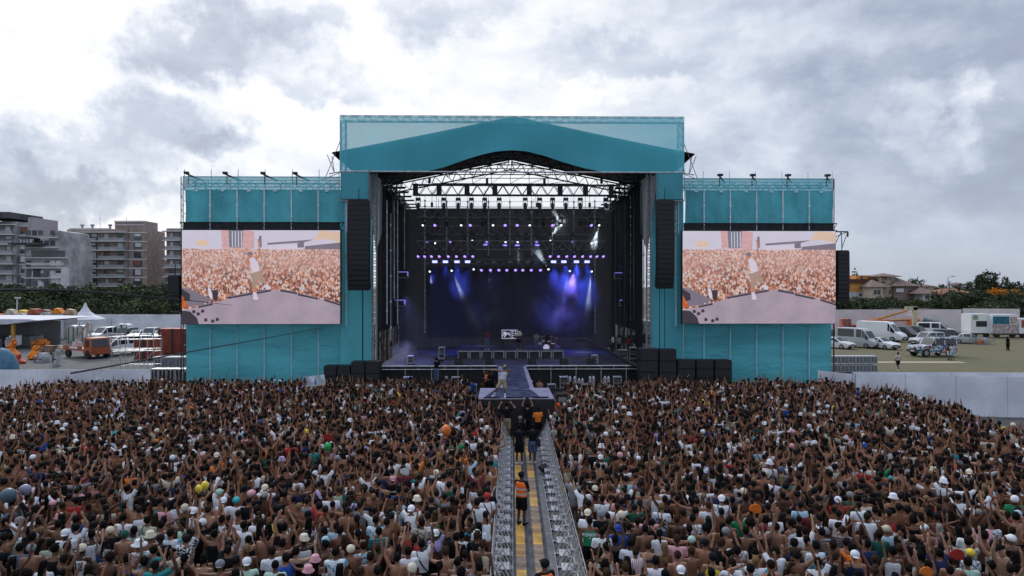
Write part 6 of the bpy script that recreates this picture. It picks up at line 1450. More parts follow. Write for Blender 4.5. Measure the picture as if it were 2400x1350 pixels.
CC = [('orange', (.75, .22, .03)), ('cream', (.55, .48, .38)), ('yellow', (.70, .45, .06)), ('white', (.65, .66, .70)), ('rust red', (.38, .10, .05)), ('brown', (.22, .15, .10)), ('pale grey', (.45, .46, .48)), ('bright orange', (.85, .26, .02)), ('tan', (.45, .33, .2))]
for k in range(9):
    cn, c = CC[k]; x = at(-2 + k * 18.5, 0, 104)[0]; th = thing('market_stall', f'{cn} topped stall over the marquee roof, {ORDN[k]} from the left edge', 'stall', TR(x, 104 + (k % 3), 0, rng.uniform(-.3, .3)), 'stalls behind the white marquee')
    h = 3.9 + (k * 37 % 10) * .08; mb = MB(); mb.prism([(-.75, h - .7), (.75, h - .7), (.45 - .2 * (k % 2), h), (-.3, h + .1 * (k % 3))], 'y', -.8, .8); mb.build('canopy', mat('stall_' + cn.replace(' ', '_'), c, .7, 0, .25, 2, .5, 3), th)
    mb = MB(); mb.bb(-.7, .7, -.6, .6, 0, h - .72); mb.build('booth', rnd([M_conc, M_tent, M_trim], [1, 1, 1]), th)
for k in range(14):
    px = 95 + k * 13 % 150 + (k % 3) * 9; py = 815 + (k * 29 % 45); x, y = vg(px, py); cn, c = CC[(k * 5) % 9]; w_ = rng.uniform(.35, 1.0); h = rng.uniform(.5, 1.5)
    if 150 < px < 250 and py > 820: continue
    th = thing('crate_stack', f'{cn} crate with clutter in the left yard, {"near the crane truck" if px > 140 else "near the marquee"}, {ORDN[k]} of the scatter', 'crate', TR(x, y, 0, rng.uniform(-.8, .8)), 'clutter in the left yard')
    mb = MB(); mb.box((0, 0, h / 2), (w_ * 2, w_ * 1.2, h)); mb.box((.1, 0, h + .14), (w_ * 1.2, w_ * .8, .26), .3); mb.build('crate_body', mat('stall_' + cn.replace(' ', '_'), c, .7, 0, .25, 2, .5, 3), th)
    mb = MB(); mb.bb(-w_ - .02, w_ + .02, -w_ * .6 - .02, -w_ * .6 + .0, h * .45, h * .55); mb.bar((-w_, -w_ * .62, 0), (w_ * .4, -w_ * .7, h * 1.5), .03); mb.build('bracing', M_trim, th)
for i, (px, py, h, c, lb) in enumerate(((27, 846, 2.3, (.75, .20, .02), 'orange tarpaulin cone at the left edge beside the marquee'), (81, 842, 1.5, (.80, .26, .02), 'small orange cover before the marquee opening'), (38, 852, .9, (.55, .06, .03), 'red orange low cover beside the orange cone'))):
    x, y = vg(px, py); mb = MB(); tor(mb, [(V3(0, 0, 0), .6 + .3 * (i == 2), .6), (V3(.15, 0, h * .3), .75, .5), (V3(-.1, .05, h * .6), .4, .4), (V3(.1, 0, h * .8), .42, .3), (V3(.2, 0, h), .2, .15)], 7)
    mb.v[0] = mb.v[0] + rng.uniform(-.16, .16, mb.v[0].shape) * np.array([1, 1, .7])
    o = mb.build('tarpaulin', mat('tarp%d' % i, c, .6, 0, .3, 1.5, .6, 3), None, TR(x, y, 0)); tag(o, lb, 'tarpaulin')
x, y = vg(5, 884); mb = MB(); mb.ball((0, 0, .3), (1.3, 1.3, 2.3), 12, 8); tag(mb.build('dome_tent', mat('dome_blue', (.06, .17, .26), .6, 0, .15, 1.5), None, TR(x, y, 0), smooth=True), 'blue grey dome tent at the left edge behind the hoarding', 'tent')
# rows of equipment near the left wing
def cases(x0, n, rows, D, w_, h_, label, grp, m=None, z0=0, dep=1.0):
    for r in range(rows):
        for k in range(n):
            th = thing('flight_case', f'{label}, {ORDN[k]} from left, {["bottom", "upper", "top"][r]} row', 'flight case', TR(x0 + k * (w_ + .05), D, z0 + r * (h_ + .08)), grp)
            mb = MB(); mb.bb(0, w_, 0, dep, .08, h_); mb.build('case_body', m or mat('case_grey', (.15, .17, .20), .5, .1, .2, 2), th)
            mb = MB(); e = .05
            for q in (0, w_ - e, w_ / 2 - e / 2): mb.bb(q, q + e, -.02, -.001, .1, h_)
            for q in (.08, h_ - e): mb.bb(e, w_ - e, -.024, -.004, q, q + e)
            mb.bb(0, w_, 0, dep, h_ + .002, h_ + .03); mb.build('metal_edge', M_steel, th)
a = gnd(1955, 874); cases(a[0], 6, 2, a[1], .63, .72, 'grey case with pale edges right of the screen wing', 'grey cases stacked right of the screen wing')
a = gnd(362, 862); cases(a[0], 4, 1, a[1], .66, .9, 'low grey case with pale top left of the screen wing', 'grey cases left of the screen wing', z0=.0)
a = gnd(362, 862); mb = MB(); mb.bb(a[0] - .2, a[0] + 3, a[1] - .1, a[1] + 1.2, .98, 1.06); tag(mb.build('roof_sheet', mat('sheet_pale', (.45, .46, .5), .5), None), 'pale sheet lying on the grey cases left of the wing', 'sheet')
a = gnd(352, 905); cases(a[0], 5, 1, a[1] , .62, 1.35, 'black case close to the left wing base', 'black cases left of the screen wing', M_blk)
fr = thing('scaffold_stack', 'open scaffold frame stack of thin pale tubes before the red containers', 'scaffold', TR(*gnd(262, 872)))
mb = MB(); L = gnd(360, 872)[0] - gnd(262, 872)[0]
for k in range(4):
    for yy in (0, 1.4): mb.bar((L * k / 3, yy, 0), (L * k / 3, yy, 3.6), .035)
    mb.bar((L * k / 3, 0, 1.9), (L * k / 3, 1.4, 1.9), .03)
for z in (.6, 1.9, 2.1, 3.0, 3.3): mb.bar((0, 0, z), (L, 0, z + .1), .035); mb.bar((0, 1.4, z), (L, 1.4, z), .03)
for k in range(3): mb.bar((L * k / 3, 0, .2), (L * (k + 1) / 3, 0, 2.0), .03)
mb.bb(0, L * .7, .2, 1.2, 1.95, 2.02); mb.build('tube_frame', M_alu, fr)
# orange pallets and boom lifts at right
M_pal = mat('pallet_orange', (.66, .14, .03), .6, 0, .2, 2); M_palb = mat('crate_blue', (.04, .08, .2), .6)
k = 0
for (px, nr, nn) in ((1968, 3, 1), (1982, 6, 2), (2001, 4, 1)):
    x, y = vg(px, 786)
    for r in range(nr):
        th = thing('pallet', f'orange stacked crate, {ORDN[r]} up in the {["left", "tall middle", "right"][k]} pile', 'crate', TR(x, y + r * .02, r * .46), 'orange crates piled by the hoarding')
        mb = MB(); mb.bb(-.75, .75, -.5, .5, .12, .42); mb.build('crate_body', M_pal if not (k == 1 and r == 1) else M_palb, th); mb = MB()
        for q in (-.7, -.05, .6): mb.bb(q, q + .12, -.48, .48, 0, .118)
        for q in range(5): mb.bb(-.7 + q * .3, -.55 + q * .3, -.52, -.502, .15, .38)
        mb.build('slat', M_palb if not (k == 1 and r == 1) else M_pal, th)
    k += 1
def boom(px, py, deg, L, el, label, body):
    x, y = vg(px, py); th = thing('boom_lift', label, 'boom lift', TR(x, y, 0, R(deg)))
    mb = MB(); mb.bb(-1.6, 1.6, -1.0, 1.0, .5, 1.0); mb.bb(-1.9, .8, -.95, .95, 1.05, 2.3); mb.build('chassis', body, th)
    for sx_ in (-1.1, 1.1):
        for sg in (-1, 1): mb = MB(); mb.tube([(sx_, sg * .85, .48), (sx_, sg * 1.2, .48)], .48, 12); mb.build('wheel', M_tyre, th)
    e = R(el); mb = MB(); mb.tube([(-1.2, 0, 2.2), (-1.2 + L * math.cos(e), 0, 2.2 + L * math.sin(e))], [.24, .16], 4); mb.build('boom_arm', mat('boom_ochre', (.48, .22, .06), .5), th)
    t = (-1.2 + L * math.cos(e), 0, 2.2 + L * math.sin(e)); mb = MB()
    for dz in (0, .5, 1.0): 
        for (a, b) in (((0, -.8), (0, .8)), ((.9, -.8), (.9, .8)), ((0, -.8), (.9, -.8)), ((0, .8), (.9, .8))): mb.bar((t[0] + a[0], a[1], t[2] - .8 + dz), (t[0] + b[0], b[1], t[2] - .8 + dz), .03)
    mb.bb(t[0], t[0] + .9, -.8, .8, t[2] - .85, t[2] - .8); mb.build('basket', M_alud, th)
P_or2 = paint('lift_orange', (.62, .15, .03), .5)
boom(2142, 778, 172, 8.5, -2, 'orange boom lift with arm stretched to the left by the hoarding', P_or2); boom(2062, 780, 10, 7., 14, 'second boom lift with raised ochre arm behind the white van', P_or2)
mb = MB(); x, y = vg(2152, 785); tw = thing('lift_mast', 'pale cream folded lift mast beside the orange boom lift', 'lift mast', TR(x, y + 1, 0)); mb.bb(-.2, .5, 0, .5, 0, 4.6); mb.bb(-1.4, .5, 0, .5, 4.1, 4.7); mb.build('mast', mat('mast_cream', (.50, .44, .30), .6), tw)
# food truck and decorated trailer
def boxtruck(px0, px1, py, h, label, m, extras, deg=0, name='food_truck', dep=2.4):
    a, b = gnd(px0, py), gnd(px1, py); Wd = b[0] - a[0]; th = thing(name, label, 'truck', TR((a[0] + b[0]) / 2, a[1], 0, R(deg)))
    mb = MB(); mb.bb(-Wd / 2, Wd / 2, 0, dep, .55, h); mb.build('box_body', m, th)
    for x in (-Wd * .3, Wd * .32): mb = MB(); mb.tube([(x, .05, .42), (x, .4, .42)], .42, 12); mb.build('wheel', M_tyre, th)
    mb = MB(); mb.bb(-Wd / 2, Wd / 2, -.02, .3, .45, .7); mb.build('skirt_rail', M_trim, th)
    for nm, x0, x1, z0, z1, mm in extras: mb = MB(); mb.bb(-Wd / 2 + x0 * Wd, -Wd / 2 + x1 * Wd, -.03, -.002, z0, z1); mb.build(nm, mm, th)
    return th
M_tealp = mat('painted_teal', (.02, .20, .27), .5, 0, .6, 2.5, col2=(.01, .07, .12)); M_fig = mat('painted_figures', (.62, .58, .56), .6, 0, .9, 4.5, col2=(.22, .10, .12))
boxtruck(2276, 2322, 791, 3.7, 'white food truck with round yellow sign', Pw, [('hatch', .25, .8, 1.7, 2.6, M_trim), ('menu_board', .1, .35, 2.8, 3.5, mat('menu_green', (.3, .42, .25), .6, 0, .4, 4))])
boxtruck(2326, 2386, 792, 3.65, 'decorated show truck with teal panels and painted dancing figures', Pw, [('teal_panel', .02, .66, 2.15, 3.35, M_tealp), ('figure_panel', .0, 1., .75, 2.1, M_fig), ('face_panel', .7, .96, 2.2, 3.3, mat('painted_faces', (.6, .55, .52), .6, 0, .7, 3, col2=(.3, .12, .1)))])
boxtruck(2389, 2440, 792, 3.0, 'second decorated truck cut by the right edge', Pw, [('red_panel', .1, .6, 1.6, 2.8, mat('painted_red', (.45, .12, .08), .6, 0, .6, 3))])
x, y = vg(2250, 790); tl_ = thing('generator_trailer', 'dark equipment trailer with a tilted grey tank on the field', 'trailer', TR(x, y + 6, 0)); mb = MB(); mb.bb(-2.2, 1.8, 0, 1.6, .5, 1.5); mb.build('trailer_body', M_trim, tl_)
mb = MB(); mb.tube([(-2.0, .8, 2.6), (.8, .8, 2.0)], .5, 10); mb.build('tank', M_alud, tl_)
for q in (-1.2, 1.0): mb = MB(); mb.tube([(q, .0, .4), (q, .3, .4)], .4, 10); mb.build('wheel', M_tyre, tl_)
x, y = vg(2308, 808); cg = thing('wire_cage', 'low wire cage with an orange item on the grass', 'cage', TR(x, y, 0)); mb = MB()
for q in np.linspace(-1.4, 1.4, 8): mb.bar((q, 0, 0), (q, 0, 1), .03); mb.bar((q, 1, 0), (q, 1, 1), .03)
for z in (.05, .5, 1): mb.bar((-1.4, 0, z), (1.4, 0, z), .03)
mb.build('cage_bars', M_alud, cg); mb = MB(); mb.box((-.3, .5, .4), (.6, .4, .6)); mb.build('orange_item', M_pal, cg)

# ================================================================== buildings
M_brick = mat('brick_brown', (.33, .265, .24), .8, 0, .15, .6, .2, 4); M_band = mat('slab_white', (.66, .65, .66), .7, 0, .08, .3); M_conc = mat('concrete_grey', (.36, .365, .37), .8, 0, .25, .25); M_win = mat('window_glass', (.06, .075, .09), .15, 0, .3, .3, spec=.6)
M_blind = mat('blind_pale', (.62, .62, .62), .7, 0, .12, .4); M_rail = mat('balcony_rail', (.34, .35, .37), .6, 0, .1, .5); M_awn = mat('awning_rust', (.30, .09, .05), .8); M_dk = mat('wall_dark', (.07, .075, .085), .8, 0, .3, .2)
def facade(th, x0, x1, z0, nf, fh, y, bay, wall, kind):
    mb = MB(); mb.bb(x0, x1, y, y + 12, z0, z0 + nf * fh + .9); mb.build('wall', wall, th)
    for f in range(nf):
        z = z0 + f * fh
        mb = MB(); mb.bb(x0 - .1, x1 + .1, y - (1.5 if kind == 'balcony' else .15), y + .02, z + fh - .28, z + fh); mb.build('floor_slab', M_band, th)
        if kind == 'balcony':
            mb = MB(); mb.bb(x0 + .2, x1 - .2, y - 1.45, y - 1.40, z + .0, z + .95); mb.build('balcony_rail', M_rail, th)
        n = max(1, int((x1 - x0) / bay))
        for k in range(n):
            a = x0 + (x1 - x0) * (k + .5) / n; w_ = bay * rng.uniform(.25, .38); r = rng.random()
            mb = MB(); mb.bb(a - w_, a + w_, y - .06, y + .02, z + .35, z + fh - .6); o = mb.build('window', M_win, th)
            if r < .62: mb = MB(); t = rng.uniform(.3, .95); mb.bb(a - w_ * rng.uniform(.5, 1), a + w_ * rng.uniform(.4, 1), y - .10, y - .065, z + fh - .62 - (fh - 1) * t, z + fh - .62); mb.build('blind', M_blind if r < .55 else M_awn, o)
def bld(name, label, cat='building', group=None): return thing(name, label, cat, None, group)
D = 230.
def bx(px, D=D): return (px - 1200) / F * D
def bz(py, D=D): return CAMZ + (HY - py) / F * D
A = bld('apartment_block', 'brown brick apartment block with white slab edges, left of the left screen', group='apartment blocks at left')
fh = 3.02
facade(A, bx(157), bx(233), bz(733), 9, fh, D, 3.4, M_brick, 'balcony'); facade(A, bx(236.5), bx(299), bz(733), 9, fh, D - .4, 3.1, M_brick, 'balcony'); facade(A, bx(300), bx(343), bz(733), 9, fh, D + .3, 4.6, M_brick, 'flat')
mb = MB(); mb.bb(bx(261), bx(330), D + 2, D + 11, bz(557), bz(516)); mb.build('penthouse', M_brick, A); mb = MB(); mb.bb(bx(260.5), bx(330.5), D + 1.8, D + 2, bz(519), bz(516)); mb.bb(bx(260.5), bx(330.5), D + 1.8, D + 2, bz(527), bz(525)); mb.build('white_cornice', M_band, A)
mb = MB(); mb.bb(bx(158), bx(248), D + 1, D + 11, bz(562), bz(534)); mb.build('roof_storey', M_band, A)
for q in (165, 178, 190, 205, 220): mb = MB(); mb.bb(bx(q), bx(q + 8), D + .85, D + .98, bz(556), bz(546)); mb.build('window', M_win, A)
for q in (180, 204, 246): mb = MB(); mb.bar((bx(q), D + 3, bz(534)), (bx(q), D + 3, bz(527)), .35); mb.ball((bx(q), D + 3, bz(526)), (.7, .7, .4)); mb.build('chimney', M_conc, A)
for q in (222, 285): mb = MB(); mb.bar((bx(q), D + 3, bz(534)), (bx(q), D + 3, bz(508)), .07, 4); mb.build('aerial', M_dk, A)
B = bld('apartment_block', 'grey apartment block with stepped flat roof at the left edge', group='apartment blocks at left')
facade(B, bx(-30, 210), bx(38, 210), bz(733, 210), 9, fh, 210, 3.5, M_conc, 'balcony'); facade(B, bx(39, 210), bx(62, 210), bz(733, 210), 9, 3.0, 211, 3.2, M_conc, 'flat')
mb = MB(); mb.bb(bx(-40, 210), bx(38, 210), 207, 222, bz(513, 210), bz(499, 210)); mb.build('roof_slab', M_dk, B); mb = MB(); mb.bb(bx(63, 210), bx(75, 210), 210.5, 222, 0, bz(509, 210)); mb.build('pale_end_wall', mat('wall_pinkish', (.42, .38, .40), .8), B)
C_ = bld('apartment_block', 'grey brown apartment block with rounded balconies close to the left screen', group='apartment blocks at left')
facade(C_, bx(390), bx(440), bz(733), 9, 3.06, D, 3.3, M_brick, 'balcony')
for f in range(9): mb = MB(); mb.tube([(bx(391), D - .8, bz(733) + f * 3.06 + 2.75), (bx(391), D - .8, bz(733) + f * 3.06 + 3.0)], 1.2, 12); mb.build('round_balcony', M_band, C_)
H_ = bld('hall', 'dark grey hall with pitched roof between the two left apartment blocks')
mb = MB(); mb.prism([(bx(58, 200), 0), (bx(158, 200), 0), (bx(158, 200), bz(585, 200)), (bx(150, 200), bz(543, 200)), (bx(138, 200), bz(540, 200)), (bx(100, 200), bz(572, 200)), (bx(58, 200), bz(572, 200))], 'y', 200, 212); mb.build('wall', M_conc, H_)
for (a, b, c, d) in ((75, 152, 602, 587), (62, 150, 622, 616), (78, 96, 650, 628), (97, 112, 660, 640), (120, 150, 665, 640), (62, 72, 680, 620), (80, 95, 572, 556)): mb = MB(); mb.bb(bx(a, 200), bx(b, 200), 199.85, 199.98, bz(c, 200), bz(d, 200)); mb.build('window', rnd([M_win, M_blind, M_dk], [3, 2, 3]), H_)
mb = MB(); mb.bb(bx(36, 199), bx(100, 199), 196, 199.8, bz(574, 199), bz(570, 199)); mb.bb(bx(60, 199), bx(90, 199), 196, 199.8, bz(560, 199), bz(557, 199)); mb.build('roof_slab', M_dk, H_)
for q in (62, 69, 76, 84): mb = MB(); mb.bb(bx(q, 199), bx(q + 3, 199), 196.5, 197, bz(570, 199), bz(560, 199)); mb.build('roof_post', M_band, H_)
mb = MB(); mb.bb(bx(143, 198), bx(156, 198), 198, 199.2, 0, bz(628, 198)); mb.build('pale_bay', M_band, H_)
for f in range(7):
    z = 4.5 + f * 2.95; w1 = bx(138 if f > 4 else 158, 200); mb = MB(); mb.bb(bx(60, 200), w1, 199.3, 199.99, z, z + .28); mb.build('floor_slab', M_band, H_)
    for k in range(7):
        a = bx(62 + k * 14, 200)
        if a + 1.5 < w1 and rng.random() < .8: mb = MB(); mb.bb(a, a + 1.4, 199.9, 199.985, z + .8, z + 2.3); mb.build('window', rnd([M_win, M_blind, M_dk], [3, 2, 1]), H_)
Bg = bld('low_block', 'low beige block between the brick apartments and the left screen')
M_beige = mat('stucco_beige', (.42, .33, .25), .85, 0, .1, .4); M_ochre = mat('stucco_orange', (.60, .29, .07), .85, 0, .12, .4); M_stone = mat('stone_beige', (.52, .42, .34), .85, 0, .15, .3, .3, 2)
mb = MB(); mb.bb(bx(346, 250), bx(372, 250), 250, 260, 0, bz(628, 250)); mb.bb(bx(370, 250), bx(392, 250), 252, 260, 0, bz(608, 250)); mb.build('wall', M_beige, Bg)
for i in range(3):
    for q in (349, 359, 376): mb = MB(); mb.bb(bx(q, 250), bx(q + 5, 250), 249.8, 250.1 if q < 370 else 252.1, bz(660 - i * 14, 250), bz(650 - i * 14, 250)); mb.build('window', M_win, Bg)
# houses at right
M_rt = mat('roof_tile_brown', (.22, .155, .13), .85, 0, .2, 1.5, .4, 5); M_rr = mat('roof_tile_red', (.30, .13, .075), .85, 0, .2, 1.5, .4, 5); M_rd = mat('roof_dark_red', (.10, .035, .03), .8)
def hiproof(th, x0, x1, y0, y1, z, h, m, ov=.6):
    mb = MB(); x0 -= ov; x1 += ov; y0 -= ov; y1 += ov; dy = (y1 - y0) / 2; dx = min(dy, (x1 - x0) / 2 - .01)
    mb.add([(x0, y0, z), (x1, y0, z), (x1, y1, z), (x0, y1, z), (x0 + dx, (y0 + y1) / 2, z + h), (x1 - dx, (y0 + y1) / 2, z + h), (x0, y0, z - .2), (x1, y0, z - .2), (x1, y1, z - .2), (x0, y1, z - .2)], [(0, 1, 5, 4), (1, 2, 5), (2, 3, 4, 5), (3, 0, 4), (6, 7, 1, 0), (7, 8, 2, 1), (8, 9, 3, 2), (9, 6, 0, 3), (9, 8, 7, 6)]); return mb.build('roof', m, th)
def house(name, label, D, boxes, wins):
    th = bld(name, label, 'house')
    for (a, b, c, d, m, dep, dy) in boxes: mb = MB(); mb.bb(bx(a, D), bx(b, D), D + dy, D + dy + dep, bz(d, D) if d else 0, bz(c, D)); mb.build('wall', m, th)
    for (a, b, c, d, dy, *m) in wins: mb = MB(); mb.bb(bx(a, D), bx(b, D), D + dy - .12, D + dy + .02, bz(d, D), bz(c, D)); mb.build('window', m[0] if m else M_win, th)
    return th
M_wh = mat('stucco_white', (.50, .50, .52), .8, 0, .07, .5)
h1 = house('orange_house', 'orange upper walled house with dark red roof beside the right screen', 270, [(1975, 2046, 662, 684, M_ochre, 12, 0), (1975, 2046, 684, None, M_wh, 12, .05), (2019, 2072, 645, 657, M_ochre, 8, 4)], [(1987, 1991, 668, 677, 0), (2018, 2023, 668, 677, 0), (2034, 2038, 668, 677, 0), (2029, 2034, 647, 653, 4), (2061, 2066, 648, 653, 4), (1986, 1990, 688, 694, .05), (2014, 2022, 688, 694, .05), (2033, 2039, 688, 698, .05)])
mb = MB(); mb.prism([(bx(1972, 270), bz(663, 270)), (bx(2062, 270), bz(663, 270)), (bx(2060, 270), bz(654, 270)), (bx(1980, 270), bz(654, 270))], 'y', 269.2, 276); mb.build('roof', M_rd, h1)
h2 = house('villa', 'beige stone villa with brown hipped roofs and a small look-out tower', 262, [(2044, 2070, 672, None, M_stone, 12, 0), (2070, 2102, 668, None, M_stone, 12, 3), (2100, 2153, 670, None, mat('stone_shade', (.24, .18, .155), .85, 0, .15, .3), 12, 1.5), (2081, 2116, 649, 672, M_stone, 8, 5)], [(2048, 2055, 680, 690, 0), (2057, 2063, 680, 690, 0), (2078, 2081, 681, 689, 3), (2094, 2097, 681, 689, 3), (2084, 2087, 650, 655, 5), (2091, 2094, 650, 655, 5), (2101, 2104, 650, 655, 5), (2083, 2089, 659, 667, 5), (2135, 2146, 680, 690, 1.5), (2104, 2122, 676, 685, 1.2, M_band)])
hiproof(h2, bx(2042, 262), bx(2084, 262), 262, 274, bz(672, 262), 2.8, M_rt); hiproof(h2, bx(2098, 262), bx(2153, 262), 263, 276, bz(670, 262), 3.4, M_rt); hiproof(h2, bx(2079, 262), bx(2119, 262), 266, 276, bz(647, 262), 1.3, M_rt, 1.0)
h3 = house('white_house', 'small white house with brown tiled roof right of the villa', 258, [(2163, 2196, 686, None, M_wh, 9, 0)], [(2168, 2178, 692, 700, 0), (2181, 2187, 692, 699, 0)]); hiproof(h3, bx(2150, 258), bx(2196, 258), 258, 268, bz(688, 258), 2.6, M_rt)
h4 = house('long_house', 'long low house with red tiled roof behind the lamp post', 270, [(2200, 2292, 689, None, M_beige, 9, 0)], [(2207, 2214, 691, 697, 0), (2222, 2227, 691, 697, 0), (2236, 2243, 692, 698, 0)]); hiproof(h4, bx(2197, 270), bx(2290, 270), 270, 281, bz(689, 270), 2.2, M_rr)
h5 = house('far_house', 'tiny white house on the skyline left of the big pine', 420, [(2240, 2262, 666, None, M_wh, 8, 0)], [(2245, 2249, 669, 672, 0)]); hiproof(h5, bx(2240, 420), bx(2262, 420), 420, 428, bz(666, 420), 1.2, M_rt)
h6 = house('far_house', 'tiny pale house on the skyline right of the villa', 430, [(2165, 2192, 671, None, M_beige, 8, 0)], [(2170, 2174, 673, 676, 0)]); hiproof(h6, bx(2165, 430), bx(2192, 430), 430, 438, bz(671, 430), 1.2, M_rt)
sh = thing('shed', 'low sheds with grey corrugated roofs behind the right hoarding', 'shed', None); Ds = 150
for (a, b, c, dy) in ((2112, 2200, 723, 0), (2195, 2285, 724, 3), (2235, 2302, 728, -2)):
    mb = MB(); mb.prism([(bx(a, Ds), bz(c, Ds) - .25), (bx(b, Ds), bz(c, Ds) - .6), (bx(b, Ds), bz(c, Ds) - .4), (bx(a, Ds), bz(c, Ds))], 'y', Ds + dy, Ds + dy + 6); mb.build('roof', mat('corrugated_grey', (.14, .145, .15), .6, .2, .2, 1), sh)
    mb = MB(); mb.bb(bx(a + 20, Ds), bx(b - 4, Ds), Ds + dy + 2, Ds + dy + 5, 0, bz(c, Ds) - .7); mb.build('wall', M_dk, sh)
mb = MB(); mb.bb(bx(2238, Ds), bx(2256, Ds), Ds + 1, Ds + 1.9, bz(737, Ds), bz(730, Ds)); mb.bb(bx(2290, Ds), bx(2300, Ds), Ds, Ds + 3, 0, bz(727, Ds)); mb.build('pale_door', M_band, sh)
# street lamps
def lamp(px, py0, py1, D, label, arm=1.6, m=M_alud):
    x = bx(px, D); th = thing('street_lamp', label, 'street lamp', TR(x, D, 0)); z = bz(py0, D); mb = MB(); mb.tube([(0, 0, 0), (0, 0, z)], [.14, .09], 6); mb.bar((0, 0, z), (arm, 0, z + .3), .07); mb.build('post', m, th); mb = MB(); mb.box((arm, 0, z + .3), (.9, .4, .22)); mb.build('lamp_head', m, th)
lamp(2222, 650, 705, 205, 'tall street lamp standing before the long red roofed house'); lamp(40, 702, 745, 120, 'pale street lamp above the left marquee', .1, M_band)
mb = MB(); x = bx(2225, 200); th = thing('utility_pole', 'dark utility pole beside the tall street lamp', 'pole', TR(x, 200, 0)); mb.tube([(0, 0, 0), (0, 0, bz(659, 200))], [.18, .12], 6); mb.build('post', M_dk, th); mb = MB(); mb.bar((-.8, 0, bz(661, 200)), (.8, 0, bz(661, 200)), .06); mb.build('crossbar', M_dk, th)

# ================================================================== trees
def leafmat(n, a, b):
    m = bpy.data.materials.new(n); m.use_nodes = True; T = NT(m.node_tree); co = T.node('ShaderNodeTexCoord').outputs['Object']; p = T.n['Principled BSDF']
    T.link(T.mix(T.map(T.noise(co, .5, 5, .7), .35, .65, 0, 1), a, b), p.inputs['Base Color']); p.inputs['Roughness'].default_value = .75; p.inputs['Specular IOR Level'].default_value = .2
    return m
LF = [leafmat('leaf_deep', (.026, .038, .022), (.058, .075, .036)), leafmat('leaf_mid', (.045, .065, .030), (.10, .12, .05)), leafmat('leaf_olive', (.05, .055, .032), (.095, .095, .05)), leafmat('leaf_orange', (.62, .24, .01), (.42, .17, .02))]
M_bark = mat('bark', (.07, .05, .038), .9, 0, .3, 2, .5, 6)
def crown(lobes, n, size):
    V, Fc = [], []
    L = np.array([l[3] * l[4] * l[5] for l in lobes]) ** .66; pr = L / L.sum(); ch = rng.choice(len(lobes), n, p=pr)
    u = rng.normal(0, 1, (n, 3)); u /= np.linalg.norm(u, axis=1)[:, None]; rad = rng.uniform(.5, 1.04, n) ** .6
    lb = np.array([l for l in lobes]); C = lb[ch, :3] + u * rad[:, None] * lb[ch, 3:]
    # clumped: pull leaves toward random twig centres
    K = max(8, n // 22); tw = C[rng.choice(n, K)]; idx = rng.integers(0, K, n); C = np.where((rng.random(n) < .55)[:, None], tw[idx] + rng.normal(0, size * 1.1, (n, 3)), C)
    a = rng.normal(0, 1, (n, 3)); a /= np.linalg.norm(a, axis=1)[:, None]; b = rng.normal(0, 1, (n, 3)); b -= a * (a * b).sum(1)[:, None]; b /= np.linalg.norm(b, axis=1)[:, None]
    s = size * rng.uniform(.5, 1.3, n)[:, None]; V = np.stack([C - a * s, C + b * s * .6, C + a * s, C - b * s * .6], 1).reshape(-1, 3)
    return V, np.arange(4 * n).reshape(-1, 4).tolist()
def tree(name, label, x, y, h, r, m, group=None, n=1500, leaf=.34, kind='round', z0=.22):
    th = thing(name, label, 'tree', TR(x, y, 0, rng.uniform(0, 6)), group)
    mb = MB(); mb.tube([(0, 0, 0), (.1, 0, h * .3), (0, .1, h * .62)], [r * .09 + .1, r * .07 + .06, .06], 7)
    for k in range(5): a = k * 1.26 + rng.uniform(-.3, .3); mb.tube([(.05, 0, h * (.25 + .05 * k)), (math.cos(a) * r * .35, math.sin(a) * r * .35, h * (.42 + .05 * k)), (math.cos(a) * r * .65, math.sin(a) * r * .65, h * (.5 + .06 * k))], [r * .04 + .04, .06, .03], 5)
    mb.build('trunk', M_bark, th)
    if kind == 'round':
        lobes = [(0, 0, h * .62, r * .62, r * .62, h * .34)]
        for k in range(9): a = rng.uniform(0, 6.28); q = rng.uniform(.35, .7) * r; z = h * rng.uniform(z0 + .12, .85); lobes.append((math.cos(a) * q, math.sin(a) * q, z, r * rng.uniform(.22, .42), r * rng.uniform(.22, .42), h * rng.uniform(.1, .18)))
    elif kind == 'pine': lobes = [(0, 0, h * .72, r * .8, r * .8, h * .16)] + [(math.cos(k * .9) * r * .6, math.sin(k * .9) * r * .6, h * rng.uniform(.52, .86), r * .42, r * .42, h * .10) for k in range(8)]
    elif kind == 'norfolk':
        lobes = [(0, 0, h * (.34 + .62 * k / 8), r * (1 - k / 9), r * (1 - k / 9), h * .018) for k in range(9)]
    V, Fc = crown(lobes, n, leaf); mb = MB(); mb.add(V, Fc); mb.build('crown', m, th); return th
i = 0; GT = 'trees behind the left car park'
TX = [(-8, 150, 9.5, 7), (30, 165, 8.6, 6.5), (62, 170, 8.2, 6), (95, 160, 8.4, 6.5), (128, 172, 8.8, 6.5), (160, 160, 8.2, 6.2), (195, 170, 8.6, 6.5), (228, 158, 7.4, 6), (262, 168, 8.0, 6), (296, 156, 8.4, 6.4), (330, 165, 9.0, 6.4), (362, 158, 8.7, 6.3), (396, 162, 9.2, 6.3), (425, 155, 8.0, 6)]
for px, D_, h, r in TX:
    tree('leafy_tree', f'dark green tree in the belt behind the left car park, {ORDN[i]} from left', bx(px, D_), D_, h, r, LF[0] if i % 3 else LF[1], GT, 1500, .38); i += 1
for k, (px, D_) in enumerate(((20, 140), (75, 142), (140, 140), (215, 141), (250, 139), (320, 140), (370, 139), (410, 138))):
    tree('low_tree', f'low bushy tree just above the far hoarding, {ORDN[k]} from left', bx(px, D_), D_, 5.6, 6.2, LF[(k % 2)], GT, 1100, .34, z0=.0)
GR = 'trees below the houses at right'
